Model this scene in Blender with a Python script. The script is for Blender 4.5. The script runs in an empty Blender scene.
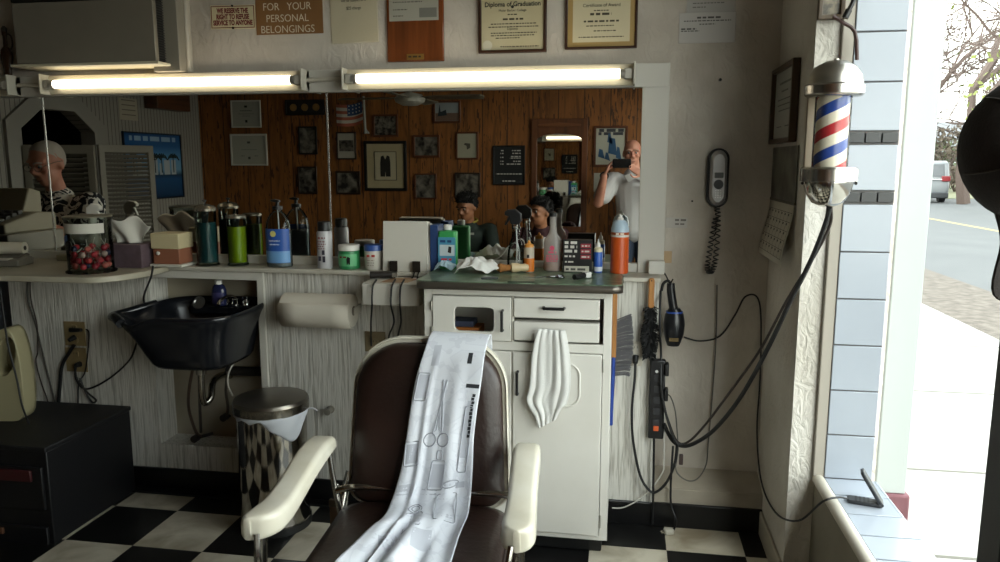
import bpy, bmesh, math, random
from mathutils import Vector, Matrix, Euler
random.seed(7)
PI = math.pi
V = Vector
C = bpy.context.scene.collection
scene = bpy.context.scene

# ------------------------------------------------------------------ camera and survey of the place
H, F = 1.5, 757.0
PH, TH = math.atan2(118, F), math.atan2(127, math.hypot(118, F))
fw = V((-math.sin(TH)*math.cos(PH), math.cos(TH)*math.cos(PH), -math.sin(PH)))
rt = V((math.cos(TH), math.sin(TH), 0))
up = rt.cross(fw)
def ray(x, y): return (x-500)*rt + (281-y)*up + F*fw
def AY(x, y, Y): d = ray(x, y); return V((0, 0, H)) + d*(Y/d.y)
def AZ(x, y, Z): d = ray(x, y); return V((0, 0, H)) + d*((Z-H)/d.z)
def AX(x, y, X): d = ray(x, y); return V((0, 0, H)) + d*(X/d.x)
def depth(P): return (V(P)-V((0, 0, H))).dot(fw)

DM = 3.19            # mirror face
YB = 3.20            # back wall
YL = 3.05            # lower panelled wall
ZS = 1.05            # shelf top
ZC = 1.065           # cabinet top
YW = -0.65           # wood wall behind the photographer
XL = -4.17           # left wall
XR = 0.58            # right wall
ZT = 2.6
def VW(px, py):      # a spot on the wood wall seen in the mirror
    P = AY(px, py, 2*DM - YW); return V((P.x, YW, P.z))
def VL(px, py):      # a spot on the left wall seen in the mirror
    P = AX(px, py, XL); return V((XL, 2*DM - P.y, P.z))

# ------------------------------------------------------------------ materials
def col(h):
    h = h.lstrip('#')
    out = []
    for i in (0, 2, 4):
        c = int(h[i:i+2], 16)/255
        out.append(c/12.92 if c <= .04045 else ((c+.055)/1.055)**2.4)
    return (*out, 1)
MC = {}
def newmat(name):
    m = bpy.data.materials.new(name); m.use_nodes = True
    nt = m.node_tree
    b = nt.nodes['Principled BSDF']
    return m, nt, b
def coords(nt, scale=(1, 1, 1), loc=(0, 0, 0), world=False):
    tc = nt.nodes.new('ShaderNodeTexCoord'); mp = nt.nodes.new('ShaderNodeMapping')
    mp.inputs['Scale'].default_value = scale; mp.inputs['Location'].default_value = loc
    if world:
        g = nt.nodes.new('ShaderNodeNewGeometry'); nt.links.new(g.outputs['Position'], mp.inputs[0])
    else:
        nt.links.new(tc.outputs['Object'], mp.inputs[0])
    return mp.outputs[0]
def mat(h, rough=.5, metal=0, noise=None, bump=None, emit=0, coat=0, spec=None):
    key = (h, rough, metal, noise, bump, emit, coat, spec)
    if key in MC: return MC[key]
    m, nt, b = newmat('mat_'+h.strip('#'))
    c = col(h)
    b.inputs['Base Color'].default_value = c
    b.inputs['Roughness'].default_value = rough
    b.inputs['Metallic'].default_value = metal
    if coat: b.inputs['Coat Weight'].default_value = coat
    if spec is not None: b.inputs['Specular IOR Level'].default_value = spec
    if emit:
        b.inputs['Emission Color'].default_value = c; b.inputs['Emission Strength'].default_value = emit
    if noise:      # (scale, dark hex, amount)
        co = coords(nt)
        n = nt.nodes.new('ShaderNodeTexNoise'); n.inputs['Scale'].default_value = noise[0]; n.inputs['Detail'].default_value = 5
        nt.links.new(co, n.inputs['Vector'])
        r = nt.nodes.new('ShaderNodeValToRGB'); r.color_ramp.elements[0].position = .5-noise[2]*.5; r.color_ramp.elements[1].position = .5+noise[2]*.5
        r.color_ramp.elements[0].color = col(noise[1]); r.color_ramp.elements[1].color = c
        nt.links.new(n.outputs['Fac'], r.inputs[0]); nt.links.new(r.outputs[0], b.inputs['Base Color'])
    if bump:       # (scale xyz, strength)
        co = coords(nt, bump[0])
        n = nt.nodes.new('ShaderNodeTexNoise'); n.inputs['Scale'].default_value = 1; n.inputs['Detail'].default_value = 4
        nt.links.new(co, n.inputs['Vector'])
        bp = nt.nodes.new('ShaderNodeBump'); bp.inputs['Strength'].default_value = bump[1]; bp.inputs['Distance'].default_value = .01
        nt.links.new(n.outputs['Fac'], bp.inputs['Height']); nt.links.new(bp.outputs[0], b.inputs['Normal'])
    MC[key] = m
    return m
def clear(h, gloss=.08, fac=.15):
    """thin clear glass or plastic: mostly transparent, a little gloss"""
    key = ('clear', h, gloss, fac)
    if key in MC: return MC[key]
    m, nt, b = newmat('clear_'+h.strip('#'))
    t = nt.nodes.new('ShaderNodeBsdfTransparent'); t.inputs[0].default_value = col(h)
    g = nt.nodes.new('ShaderNodeBsdfGlossy'); g.inputs['Roughness'].default_value = gloss
    lw = nt.nodes.new('ShaderNodeLayerWeight'); lw.inputs[0].default_value = fac
    mx = nt.nodes.new('ShaderNodeMixShader')
    nt.links.new(lw.outputs['Fresnel'], mx.inputs[0]); nt.links.new(t.outputs[0], mx.inputs[1]); nt.links.new(g.outputs[0], mx.inputs[2])
    nt.links.new(mx.outputs[0], nt.nodes['Material Output'].inputs[0])
    MC[key] = m
    return m
def milky(h, amount=.5, rough=.3):
    """half see-through coloured plastic or liquid"""
    key = ('milky', h, amount, rough)
    if key in MC: return MC[key]
    m, nt, b = newmat('milky_'+h.strip('#'))
    b.inputs['Base Color'].default_value = col(h); b.inputs['Roughness'].default_value = rough
    t = nt.nodes.new('ShaderNodeBsdfTransparent'); t.inputs[0].default_value = col(h)
    mx = nt.nodes.new('ShaderNodeMixShader'); mx.inputs[0].default_value = amount
    nt.links.new(t.outputs[0], mx.inputs[1]); nt.links.new(b.outputs[0], mx.inputs[2])
    nt.links.new(mx.outputs[0], nt.nodes['Material Output'].inputs[0])
    MC[key] = m
    return m
def math_node(nt, op, a, b=None):
    n = nt.nodes.new('ShaderNodeMath'); n.operation = op
    for i, v in enumerate((a, b)):
        if v is None: continue
        if isinstance(v, (int, float)): n.inputs[i].default_value = v
        else: nt.links.new(v, n.inputs[i])
    return n.outputs[0]
def ramp(nt, src, stops, interp='LINEAR'):
    r = nt.nodes.new('ShaderNodeValToRGB'); cr = r.color_ramp; cr.interpolation = interp
    while len(cr.elements) < len(stops): cr.elements.new(.5)
    for e, (p, h) in zip(cr.elements, stops): e.position = p; e.color = col(h)
    nt.links.new(src, r.inputs[0]); return r.outputs[0]
def noise_node(nt, co, scale=1, detail=4, dist=0):
    n = nt.nodes.new('ShaderNodeTexNoise'); n.inputs['Scale'].default_value = scale; n.inputs['Detail'].default_value = detail
    n.inputs['Distortion'].default_value = dist
    nt.links.new(co, n.inputs['Vector']); return n.outputs['Fac']
def mixc(nt, fac, a, b, mode='MIX'):
    n = nt.nodes.new('ShaderNodeMix'); n.data_type = 'RGBA'; n.blend_type = mode
    for s, v in ((0, fac), (6, a), (7, b)):
        if isinstance(v, (int, float)): n.inputs[s].default_value = v
        elif isinstance(v, str): n.inputs[s].default_value = col(v)
        else: nt.links.new(v, n.inputs[s])
    return n.outputs[2]
def bumpit(nt, b, h, strength=.4, dist=.01):
    bp = nt.nodes.new('ShaderNodeBump'); bp.inputs['Strength'].default_value = strength; bp.inputs['Distance'].default_value = dist
    nt.links.new(h, bp.inputs['Height']); nt.links.new(bp.outputs[0], b.inputs['Normal'])

def m_stucco(h='#c9c1b6', dirt='#a79d90', s=26, st=.35):
    m, nt, b = newmat('stucco'); co = coords(nt, world=True)
    b.inputs['Roughness'].default_value = .85
    f = noise_node(nt, co, 2.2, 5); nt.links.new(ramp(nt, f, [(.3, dirt), (.62, h)]), b.inputs['Base Color'])
    co2 = coords(nt, (1, 1, .6), world=True)
    bumpit(nt, b, noise_node(nt, co2, s, 6, 1.2), st, .02); return m
def m_floor():
    m, nt, b = newmat('checker_floor'); tx, ty = .2983, .3085
    co = coords(nt, (1/tx, 1/ty, 1), (-.191/tx+20, -2.838/ty+20, .5), world=True)
    ck = nt.nodes.new('ShaderNodeTexChecker'); ck.inputs['Scale'].default_value = 1
    nt.links.new(co, ck.inputs['Vector'])
    cw = coords(nt, world=True)
    dirt = ramp(nt, noise_node(nt, cw, 5, 6, .6), [(.3, '#8f836e'), (.6, '#c6beac')])
    blk = ramp(nt, noise_node(nt, cw, 9, 4), [(.3, '#0a0a0a'), (.75, '#151414')])
    nt.links.new(mixc(nt, ck.outputs['Fac'], dirt, blk), b.inputs['Base Color'])
    b.inputs['Roughness'].default_value = .42; b.inputs['Specular IOR Level'].default_value = .35
    return m
def m_wood_panel():
    m, nt, b = newmat('knotty_wood_boards')
    co = coords(nt, world=True); sx = nt.nodes.new('ShaderNodeSeparateXYZ'); nt.links.new(co, sx.inputs[0])
    u = math_node(nt, 'DIVIDE', math_node(nt, 'ADD', sx.outputs[0], 10.03), .235)
    fr = math_node(nt, 'FRACT', u); idx = math_node(nt, 'FLOOR', u)
    cb = nt.nodes.new('ShaderNodeCombineXYZ'); nt.links.new(math_node(nt, 'MULTIPLY', sx.outputs[0], 22), cb.inputs[0])
    nt.links.new(math_node(nt, 'MULTIPLY', idx, 3.7), cb.inputs[1]); nt.links.new(math_node(nt, 'MULTIPLY', sx.outputs[2], 2.4), cb.inputs[2])
    g = noise_node(nt, cb.outputs[0], 1, 6, .8)
    base = ramp(nt, g, [(.25, '#54300f'), (.5, '#83501f'), (.75, '#9a6028')])
    cb2 = nt.nodes.new('ShaderNodeCombineXYZ'); nt.links.new(math_node(nt, 'MULTIPLY', sx.outputs[0], 60), cb2.inputs[0])
    nt.links.new(math_node(nt, 'MULTIPLY', idx, 5.3), cb2.inputs[1]); nt.links.new(math_node(nt, 'MULTIPLY', sx.outputs[2], 9), cb2.inputs[2])
    k = noise_node(nt, cb2.outputs[0], 1, 2, .3)
    cb3 = nt.nodes.new('ShaderNodeCombineXYZ'); nt.links.new(math_node(nt, 'MULTIPLY', idx, 2.9), cb3.inputs[0]); nt.links.new(sx.outputs[2], cb3.inputs[2])
    per = noise_node(nt, cb3.outputs[0], 1.3, 1)
    spots = math_node(nt, 'GREATER_THAN', math_node(nt, 'ADD', k, math_node(nt, 'MULTIPLY', per, .35)), .80)
    c1 = mixc(nt, math_node(nt, 'MULTIPLY', spots, .8), base, '#2a1408')
    groove = math_node(nt, 'LESS_THAN', fr, .035)
    nt.links.new(mixc(nt, math_node(nt, 'MULTIPLY', groove, .85), c1, '#1c0f06'), b.inputs['Base Color'])
    b.inputs['Roughness'].default_value = .6
    return m
def m_beadboard(axis=1, step=.045, h='#8f8a80', g='#4a4741'):
    m, nt, b = newmat('beadboard'); co = coords(nt, world=True); sx = nt.nodes.new('ShaderNodeSeparateXYZ'); nt.links.new(co, sx.inputs[0])
    fr = math_node(nt, 'FRACT', math_node(nt, 'DIVIDE', math_node(nt, 'ADD', sx.outputs[axis], 10), step))
    nt.links.new(mixc(nt, math_node(nt, 'LESS_THAN', fr, .16), h, g), b.inputs['Base Color']); b.inputs['Roughness'].default_value = .6
    return m
def m_grain(h='#d2cfc7', g='#a8a49a'):
    """painted panel with long vertical wavy grain"""
    m, nt, b = newmat('wavy_grain_panel'); co = coords(nt, (1, 1, .055), world=True)
    w = nt.nodes.new('ShaderNodeTexNoise'); w.inputs['Scale'].default_value = 110; w.inputs['Detail'].default_value = 3; w.inputs['Distortion'].default_value = .5
    nt.links.new(co, w.inputs['Vector'])
    nt.links.new(ramp(nt, w.outputs['Fac'], [(.34, g), (.52, h)]), b.inputs['Base Color'])
    b.inputs['Roughness'].default_value = .55
    bumpit(nt, b, w.outputs['Fac'], .6, .008); return m
def m_stripes():
    m, nt, b = newmat('barber_stripes'); co = coords(nt); sx = nt.nodes.new('ShaderNodeSeparateXYZ'); nt.links.new(co, sx.inputs[0])
    ang = math_node(nt, 'DIVIDE', math_node(nt, 'ARCTAN2', sx.outputs[1], sx.outputs[0]), 2*PI)
    fr = math_node(nt, 'FRACT', math_node(nt, 'ADD', math_node(nt, 'SUBTRACT', math_node(nt, 'MULTIPLY', sx.outputs[2], 7.6), math_node(nt, 'MULTIPLY', ang, 1.0)), 20.34))
    nt.links.new(ramp(nt, fr, [(0, '#e6dccb'), (.25, '#b5333a'), (.5, '#e6dccb'), (.75, '#2f4a98')], 'CONSTANT'), b.inputs['Base Color'])
    b.inputs['Roughness'].default_value = .25; return m
def m_wood(h='#8a5a2c', d='#5a3516', axis=2, sc=30, rough=.45):
    key = ('wood', h, d, axis, sc)
    if key in MC: return MC[key]
    m, nt, b = newmat('wood_grain'); s = [sc, sc, sc]; s[axis] = sc*.08
    n = noise_node(nt, coords(nt, tuple(s)), 1, 5, .6)
    nt.links.new(ramp(nt, n, [(.3, d), (.65, h)]), b.inputs['Base Color']); b.inputs['Roughness'].default_value = rough
    MC[key] = m; return m
def m_green_laminate():
    m, nt, b = newmat('green_marbled_laminate'); co = coords(nt, world=True)
    n = noise_node(nt, co, 14, 6, 1.5)
    c = ramp(nt, n, [(.3, '#39483a'), (.5, '#5f735c'), (.7, '#84947c')])
    st = math_node(nt, 'GREATER_THAN', noise_node(nt, co, 9, 3, .5), .66)
    nt.links.new(mixc(nt, math_node(nt, 'MULTIPLY', st, .5), c, '#5a3c22'), b.inputs['Base Color'])
    b.inputs['Roughness'].default_value = .3; return m
def m_photo(seed=0, a='#14110e', b2='#8d877c', sc=14):
    m, nt, b = newmat('old_photo'); n = noise_node(nt, coords(nt, (sc, sc, sc), (seed*3.1, seed, 0)), 1, 3, .4)
    nt.links.new(ramp(nt, n, [(.38, a), (.66, b2)]), b.inputs['Base Color']); b.inputs['Roughness'].default_value = .3; return m
def m_shirt_print():
    m, nt, b = newmat('floral_shirt'); n = noise_node(nt, coords(nt, (11, 11, 11)), 1, 2, 2.2)
    nt.links.new(ramp(nt, n, [(.40, '#15171b'), (.47, '#3d4450'), (.50, '#d8d4cb'), (.60, '#b9b5ac'), (.64, '#22252b')], 'CONSTANT'), b.inputs['Base Color']); b.inputs['Roughness'].default_value = .9; return m
def m_bark():
    return mat('#4c3f38', .9)

# ------------------------------------------------------------------ mesh builder
def catmull(pts, k=6, closed=False):
    pts = [V(p) for p in pts]; n = len(pts)
    if n < 3: return pts
    out = []
    rng = range(n if closed else n-1)
    for i in rng:
        if closed: p0, p1, p2, p3 = pts[i-1], pts[i], pts[(i+1) % n], pts[(i+2) % n]
        else: p0, p1, p2, p3 = pts[max(i-1, 0)], pts[i], pts[i+1], pts[min(i+2, n-1)]
        for j in range(k):
            t = j/k
            out.append(.5*((2*p1)+(p2-p0)*t+(2*p0-5*p1+4*p2-p3)*t*t+(3*p1-p0-3*p2+p3)*t**3))
    if not closed: out.append(pts[-1])
    return out
def rrect(x0, z0, x1, z1, r, n=5):
    out = []
    for cx, cz, a in ((x1-r, z1-r, 0), (x0+r, z1-r, 90), (x0+r, z0+r, 180), (x1-r, z0+r, 270)):
        for i in range(n+1):
            t = math.radians(a+90*i/n); out.append((cx+r*math.cos(t), cz+r*math.sin(t)))
    return out
class MB:
    def __init__(s): s.bm = bmesh.new()
    def loops(s, rings, closed=True, caps=True):
        vs = [[s.bm.verts.new(p) for p in r] for r in rings]
        n = len(vs[0])
        for a, b in zip(vs, vs[1:]):
            for i in range(n if closed else n-1):
                j = (i+1) % n
                s.bm.faces.new((a[i], a[j], b[j], b[i]))
        if caps and closed:
            s.bm.faces.new(list(reversed(vs[0]))); s.bm.faces.new(vs[-1])
        return s
    def box(s, x0, y0, z0, x1, y1, z1, M=None):
        c = [V((x, y, z)) for z in (z0, z1) for (x, y) in ((x0, y0), (x1, y0), (x1, y1), (x0, y1))]
        if M is not None: c = [M @ p for p in c]
        v = [s.bm.verts.new(p) for p in c]
        for f in ((3, 2, 1, 0), (4, 5, 6, 7), (0, 1, 5, 4), (1, 2, 6, 5), (2, 3, 7, 6), (3, 0, 4, 7)):
            s.bm.faces.new([v[i] for i in f])
        return s
    def lathe(s, prof, cx=0, cy=0, n=24, M=None, sx=1, sy=1):
        rings = []
        for r, z in prof:
            ring = [V((cx+sx*max(r, 1e-4)*math.cos(2*PI*i/n), cy+sy*max(r, 1e-4)*math.sin(2*PI*i/n), z)) for i in range(n)]
            rings.append([M @ p for p in ring] if M is not None else ring)
        return s.loops(rings)
    def tube(s, pts, r, n=8, smooth=4, closed=False, taper=None):
        P = catmull(pts, smooth, closed) if smooth else [V(p) for p in pts]
        P = [p for i, p in enumerate(P) if i == 0 or (p-P[i-1]).length > 1e-5]
        if len(P) < 2: return s
        rings = []; nrm = None
        for i, p in enumerate(P):
            if closed: t = (P[(i+1) % len(P)]-P[i-1]).normalized()
            else: t = (P[min(i+1, len(P)-1)]-P[max(i-1, 0)]).normalized()
            if nrm is None:
                nrm = t.orthogonal().normalized()
            nrm = (nrm - t*nrm.dot(t))
            nrm = nrm.normalized() if nrm.length > 1e-6 else t.orthogonal().normalized()
            b = t.cross(nrm)
            rr = r if taper is None else r+(taper-r)*i/(len(P)-1)
            rings.append([p+rr*(math.cos(2*PI*k/n)*nrm+math.sin(2*PI*k/n)*b) for k in range(n)])
        if closed:
            return s.loops(rings+[rings[0]], caps=False)
        return s.loops(rings)
    def cyl(s, a, b, r, r2=None, n=16):
        return s.tube([a, b], r, n, 0, taper=r2)
    def sphere(s, c, r, nu=16, nv=10, M=None):
        if isinstance(r, (int, float)): r = (r, r, r)
        rings = []
        for j in range(nv+1):
            t = -PI/2+PI*j/nv; cr = max(math.cos(t), 1e-3)
            ring = [V((c[0]+r[0]*cr*math.cos(2*PI*i/nu), c[1]+r[1]*cr*math.sin(2*PI*i/nu), c[2]+r[2]*math.sin(t))) for i in range(nu)]
            rings.append([M @ p for p in ring] if M is not None else ring)
        return s.loops(rings)
    def prism(s, poly, a, b, axis='y', M=None):
        def q(p, d):
            w = {'y': V((p[0], d, p[1])), 'x': V((d, p[0], p[1])), 'z': V((p[0], p[1], d))}[axis]
            return M @ w if M is not None else w
        return s.loops([[q(p, a) for p in poly], [q(p, b) for p in poly]])
    def holed(s, outer, inner, a, b, axis='y'):
        """plate between depths a and b with a hole"""
        def q(p, d): return {'y': V((p[0], d, p[1])), 'x': V((d, p[0], p[1])), 'z': V((p[0], p[1], d))}[axis]
        for d in (a, b):
            es = []
            for loop in (outer, inner):
                vs = [s.bm.verts.new(q(p, d)) for p in loop]
                es += [s.bm.edges.new((vs[i], vs[(i+1) % len(vs)])) for i in range(len(vs))]
            bmesh.ops.triangle_fill(s.bm, edges=es, use_beauty=True)
        for loop in (outer, inner):
            s.loops([[q(p, a) for p in loop], [q(p, b) for p in loop]], caps=False)
        return s
    def grid(s, fn, nu, nv):
        vs = [[s.bm.verts.new(fn(i/nu, j/nv)) for i in range(nu+1)] for j in range(nv+1)]
        for j in range(nv):
            for i in range(nu): s.bm.faces.new((vs[j][i], vs[j][i+1], vs[j+1][i+1], vs[j+1][i]))
        return s
    def build(s, name, m, parent=None, bevel=0, smooth=38, thick=0, sub=0, seg=2, weld=True):
        if weld: bmesh.ops.remove_doubles(s.bm, verts=s.bm.verts, dist=1e-5)
        bmesh.ops.recalc_face_normals(s.bm, faces=s.bm.faces)
        me = bpy.data.meshes.new(name); s.bm.to_mesh(me); s.bm.free()
        if smooth:
            me.shade_smooth(); me.set_sharp_from_angle(angle=math.radians(smooth))
        o = bpy.data.objects.new(name, me); C.objects.link(o)
        if m: me.materials.append(m)
        if thick:
            md = o.modifiers.new('thick', 'SOLIDIFY'); md.thickness = thick; md.offset = 0
        if bevel:
            md = o.modifiers.new('bevel', 'BEVEL'); md.width = bevel; md.segments = seg; md.limit_method = 'ANGLE'; md.angle_limit = math.radians(50)
        if sub:
            md = o.modifiers.new('sub', 'SUBSURF'); md.levels = sub; md.render_levels = sub
        if parent: o.parent = parent
        return o
def tag(o, label, cat, group=None, kind=None):
    o['label'] = label; o['category'] = cat
    if group: o['group'] = group
    if kind: o['kind'] = kind
    return o
def thing(name, label, cat, loc=(0, 0, 0), rotz=0, group=None, rot=None):
    o = bpy.data.objects.new(name, None); C.objects.link(o)
    o.empty_display_size = .05
    o.location = loc; o.rotation_euler = rot or (0, 0, rotz)
    return tag(o, label, cat, group)
def struct(name, mb, m, bevel=0, parent=None, label=None, cat=None):
    o = mb.build(name, m, parent, bevel=bevel)
    if not parent:
        o['kind'] = 'structure'
        if label: o['label'] = label
        o['category'] = cat or name.split('_')[0]
    return o
def lettering(parent, txt, size, loc, m, name='lettering', align='CENTER', sx=1, shear=0, rot=(PI/2, 0, 0), space=1, ext=.0004, bold=0):
    c = bpy.data.curves.new(name, 'FONT'); c.body = txt; c.size = size; c.align_x = align; c.align_y = 'CENTER'
    c.extrude = ext; c.offset = bold; c.shear = shear; c.space_line = space; c.resolution_u = 3
    c.materials.append(m)
    o = bpy.data.objects.new(name, c); C.objects.link(o); o.parent = parent; o.location = loc; o.rotation_euler = rot; o.scale = (sx, 1, 1)
    return o
def textlines(parent, rows, m, y=-.0006, name='text_lines', h=.004):
    """small print too fine to read: rows of (x0, x1, z[, h])"""
    mb = MB(); rnd = random.Random(len(rows)*7+int(rows[0][2]*1e4))
    for row in rows:
        x0, x1, z = row[:3]; hh = row[3] if len(row) > 3 else h
        x = x0
        while x < x1:
            w = min(hh*rnd.uniform(1.2, 3.6), x1-x)
            mb.box(x, y, z-hh/2, x+w, y+.0004, z+hh/2); x += w+hh*.8
    o = mb.build(name, m, parent, smooth=0); o['kind'] = 'stuff'; return o
def blob_text(rows): return rows

BLACK = mat('#0d0d0e', .45); WHITE = mat('#dcdad4', .45); CHROME = mat('#c9c6c0', .12, 1)
DARKMETAL = mat('#2a2826', .35, .8); INK = mat('#1c1a18', .7); PAPER = mat('#d8d4c8', .8)
CREAM = mat('#d9d0b4', .4)
SKY, SUN, EXPO, TUBE_E = 6.0, 1.5, 0.35, 3.5
# ------------------------------------------------------------------ the room
STUCCO = m_stucco(); STUCCO2 = m_stucco('#d6d1c8', '#bdb6aa', 34, .55)
GRAIN = m_grain(); TRIMW = mat('#cfcbc1', .5, noise=(6, '#aaa499', .5)); BASEB = mat('#0b0b0c', .35)
BEAD = m_beadboard(1); WOODW = m_wood_panel()
struct('floor', MB().box(XL-.1, YW-.1, -.1, .86, YB+.1, 0), m_floor())
struct('ceiling', MB().box(XL-.1, YW-.1, ZT, .86, YB+.1, ZT+.1), mat('#8d877c', .9))
struct('wall_back', MB().box(XL, YB, 0, XR, YB+.1, ZT), STUCCO)
struct('wall_front', MB().box(XL, YW-.1, 0, .86, YW, ZT), WOODW)
# left wall with the arched opening into a dark back room
A = [VL(*p) for p in ((18, 128), (45, 109), (75, 109), (92, 133))]
ay0, ay1 = A[3].y, A[0].y          # far / near sides of the opening
az1, az0 = A[1].z, A[0].z
om = (ay1-ay0)
hole = [(ay0, .02), (ay1, .02), (ay1, az0), (ay1-.28*om, az1), (ay0+.28*om, az1), (ay0, az0)]
struct('wall_left', MB().holed([(YW, 0), (YB+.1, 0), (YB+.1, ZT), (YW, ZT)], hole, XL-.1, XL, 'x'), BEAD)
fo = .13
hole2 = [(ay0-fo, .021), (ay1+fo, .021), (ay1+fo, az0+.05), (ay1-.25*om, az1+fo), (ay0+.25*om, az1+fo), (ay0-fo, az0+.05)]
struct('trim_1', MB().holed(hole2, [(y, z if z > .1 else .022) for y, z in hole], XL, XL+.025, 'x'), mat('#8f8b82', .6), label='pale wooden surround of the arched doorway, reflected in the mirror', cat='door trim')
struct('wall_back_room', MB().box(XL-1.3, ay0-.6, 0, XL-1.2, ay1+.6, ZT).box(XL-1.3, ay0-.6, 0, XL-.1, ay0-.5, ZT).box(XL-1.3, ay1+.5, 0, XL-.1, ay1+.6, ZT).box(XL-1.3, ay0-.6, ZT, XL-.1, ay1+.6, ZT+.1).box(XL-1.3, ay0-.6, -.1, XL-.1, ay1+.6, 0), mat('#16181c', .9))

# right end: alcove side wall / pillar, window wall with tiled reveal
struct('wall_right', MB().box(XR, 2.62, 0, .86, YB+.1, ZT), STUCCO2)
struct('wall_right_sill', MB().box(.665, YW, 0, .86, 2.62, .42), mat('#8f8778', .7, noise=(3, '#6e675b', .6)))
struct('wall_right_header', MB().box(.665, YW, 2.38, .86, 2.62, ZT).box(.665, YW, .42, .86, -.35, 2.38), STUCCO)
TILE = mat('#abb1ba', .16, noise=(3, '#9ba1ab', .8)); MOSAIC = mat('#1d1f22', .25); GROUT = mat('#6c6a68', .8)
# tiled reveal: sixteen-centimetre tiles with dark mosaic strips
tz = []; z = .437
while z < 1.36: tz.append((z, z+.1545)); z += .1555
mos = [(1.372, 1.410), (1.560, 1.598)]
tz += [(1.412, 1.558)] + [(1.600+.152*i, 1.600+.152*(i+1)-.001) for i in range(6)]
g = struct('trim_2', MB().box(.69, 2.606, .42, .845, 2.62, 2.38), GROUT, label='tiled window reveal of pale blue square tiles with dark mosaic strips', cat='tiled trim')
mb = MB()
for a, b in tz: mb.box(.6925, 2.60, a+.0018, .8435, 2.607, min(b-.0018, 2.38))
mb.build('wall_tile', TILE, g, bevel=.002)
mb = MB()
for a, b in mos:
    for i in range(3): mb.box(.695+i*.05, 2.599, a+.004, .695+i*.05+.046, 2.607, b-.004)
mb.build('mosaic_strip', MOSAIC, g, bevel=.001)
struct('trim_3', MB().box(.655, 2.604, .437, .692, 2.62, 2.38), mat('#a49c90', .6), bevel=.004, label='beige strip between the plaster pillar and the tiled window reveal', cat='window trim')
g = struct('trim_4', MB().box(.69, YW, .418, .862, 2.606, .428), GROUT, label='window sill covered in pale blue tiles', cat='window sill')
mb = MB(); y = 2.604
while y > -.3: mb.box(.6925, y-.134, .428, .859, y-.0035, .437); y -= .1365
mb.build('sill_tile', TILE, g, bevel=.002)
struct('trim_5', MB().tube([(.676, 2.612, .425), (.676, YW, .425)], .02, 12, 0), mat('#c4bdaf', .45), label='rounded cream nosing along the front edge of the tiled sill', cat='trim')
w = struct('window_1', MB().box(.846, -.35, .437, .858, -.32, 2.38).box(.846, -.32, 2.35, .858, 2.60, 2.38), mat('#c9ccd0', .4), label='large shop front window beside the tiled sill', cat='window')
MB().box(.850, -.32, .437, .853, 2.60, 2.35).build('pane', clear('#f6faf8', .02, .02), w)
# lower panelled wall, niche and curb
LOWER = MB().box(-2.82, YL, 0, -2.10, YB, 1.03).box(-1.575, YL, 0, .14, YB, 1.03).box(-2.10, YL, 0, -1.575, YB, .215)
struct('wall_back_lower', LOWER, GRAIN)
struct('wall_back_niche', MB().box(-2.10, 3.185, .215, -1.575, YB, 1.03), mat('#b3aa98', .7, noise=(4, '#8d8471', .6)))
struct('wall_back_strip', MB().box(-4.1, 3.17, 0, -2.82, YB, 1.03), mat('#5c6570', .7))
struct('trim_6', MB().box(-1.578, YL-.014, .2, -1.545, YL, 1.0).box(-2.13, YL-.014, .995, -1.545, YL, 1.032), mat('#c5c1b7', .5), bevel=.003, label='white moulding around the sink niche', cat='trim')
struct('trim_7', MB().box(.14, 3.055, 0, XR, YB, .165).prism([(3.05, 0), (YB, 0), (YB, .2), (3.06, .165), (3.05, .16)], .14, XR, 'x'), mat('#b9b0a1', .7, noise=(5, '#938a7b', .6)), label='white curb along the bottom of the alcove wall', cat='curb')
struct('baseboard_back', MB().box(-2.82, YL-.014, 0, .14, YL, .1).box(-2.82, YL-.075, 0, -.80, YL-.014, .008).box(.14, YL-.016, 0, XR, YL, .103), BASEB, bevel=.003)
struct('baseboard_right', MB().box(XR-.012, 2.55, 0, XR, 3.034, .1).box(.652, YW, 0, .665, 2.62, .09), mat('#a59c8c', .6), bevel=.003)
struct('baseboard_left', MB().box(XL, YW, 0, XL+.014, ay0-fo, .1).box(XL, ay1+fo, 0, XL+.014, YB-.04, .1), BASEB)
# shelves under the mirror
sh = MB().prism(rrect(-2.10, 3.022, .145, 3.188, .012), 1.032, ZS, 'z')
o = sh.build('mirror_shelf', mat('#c9c4b8', .4, noise=(8, '#aba597', .5)), bevel=.003); tag(o, 'long narrow white shelf running under the mirror', 'shelf')
pts = [(-4.05, 3.188), (-4.05, 2.66)]
P1 = AZ(105, 279, ZS); xr = AZ(152, 270, ZS)
for t in range(9):
    a = math.radians(-90+90*t/8); pts.append((xr.x-.14+.14*math.cos(a), 2.66+.24+.24*math.sin(a)))
pts += [(xr.x, 3.188)]
ls = MB().prism(pts, 1.026, ZS+.001, 'z')
o = ls.build('register_shelf', mat('#b9b3a2', .35, noise=(7, '#9a937f', .5)), bevel=.004); tag(o, 'deep cream shelf with a rounded corner under the lollipop jar', 'shelf')

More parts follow.
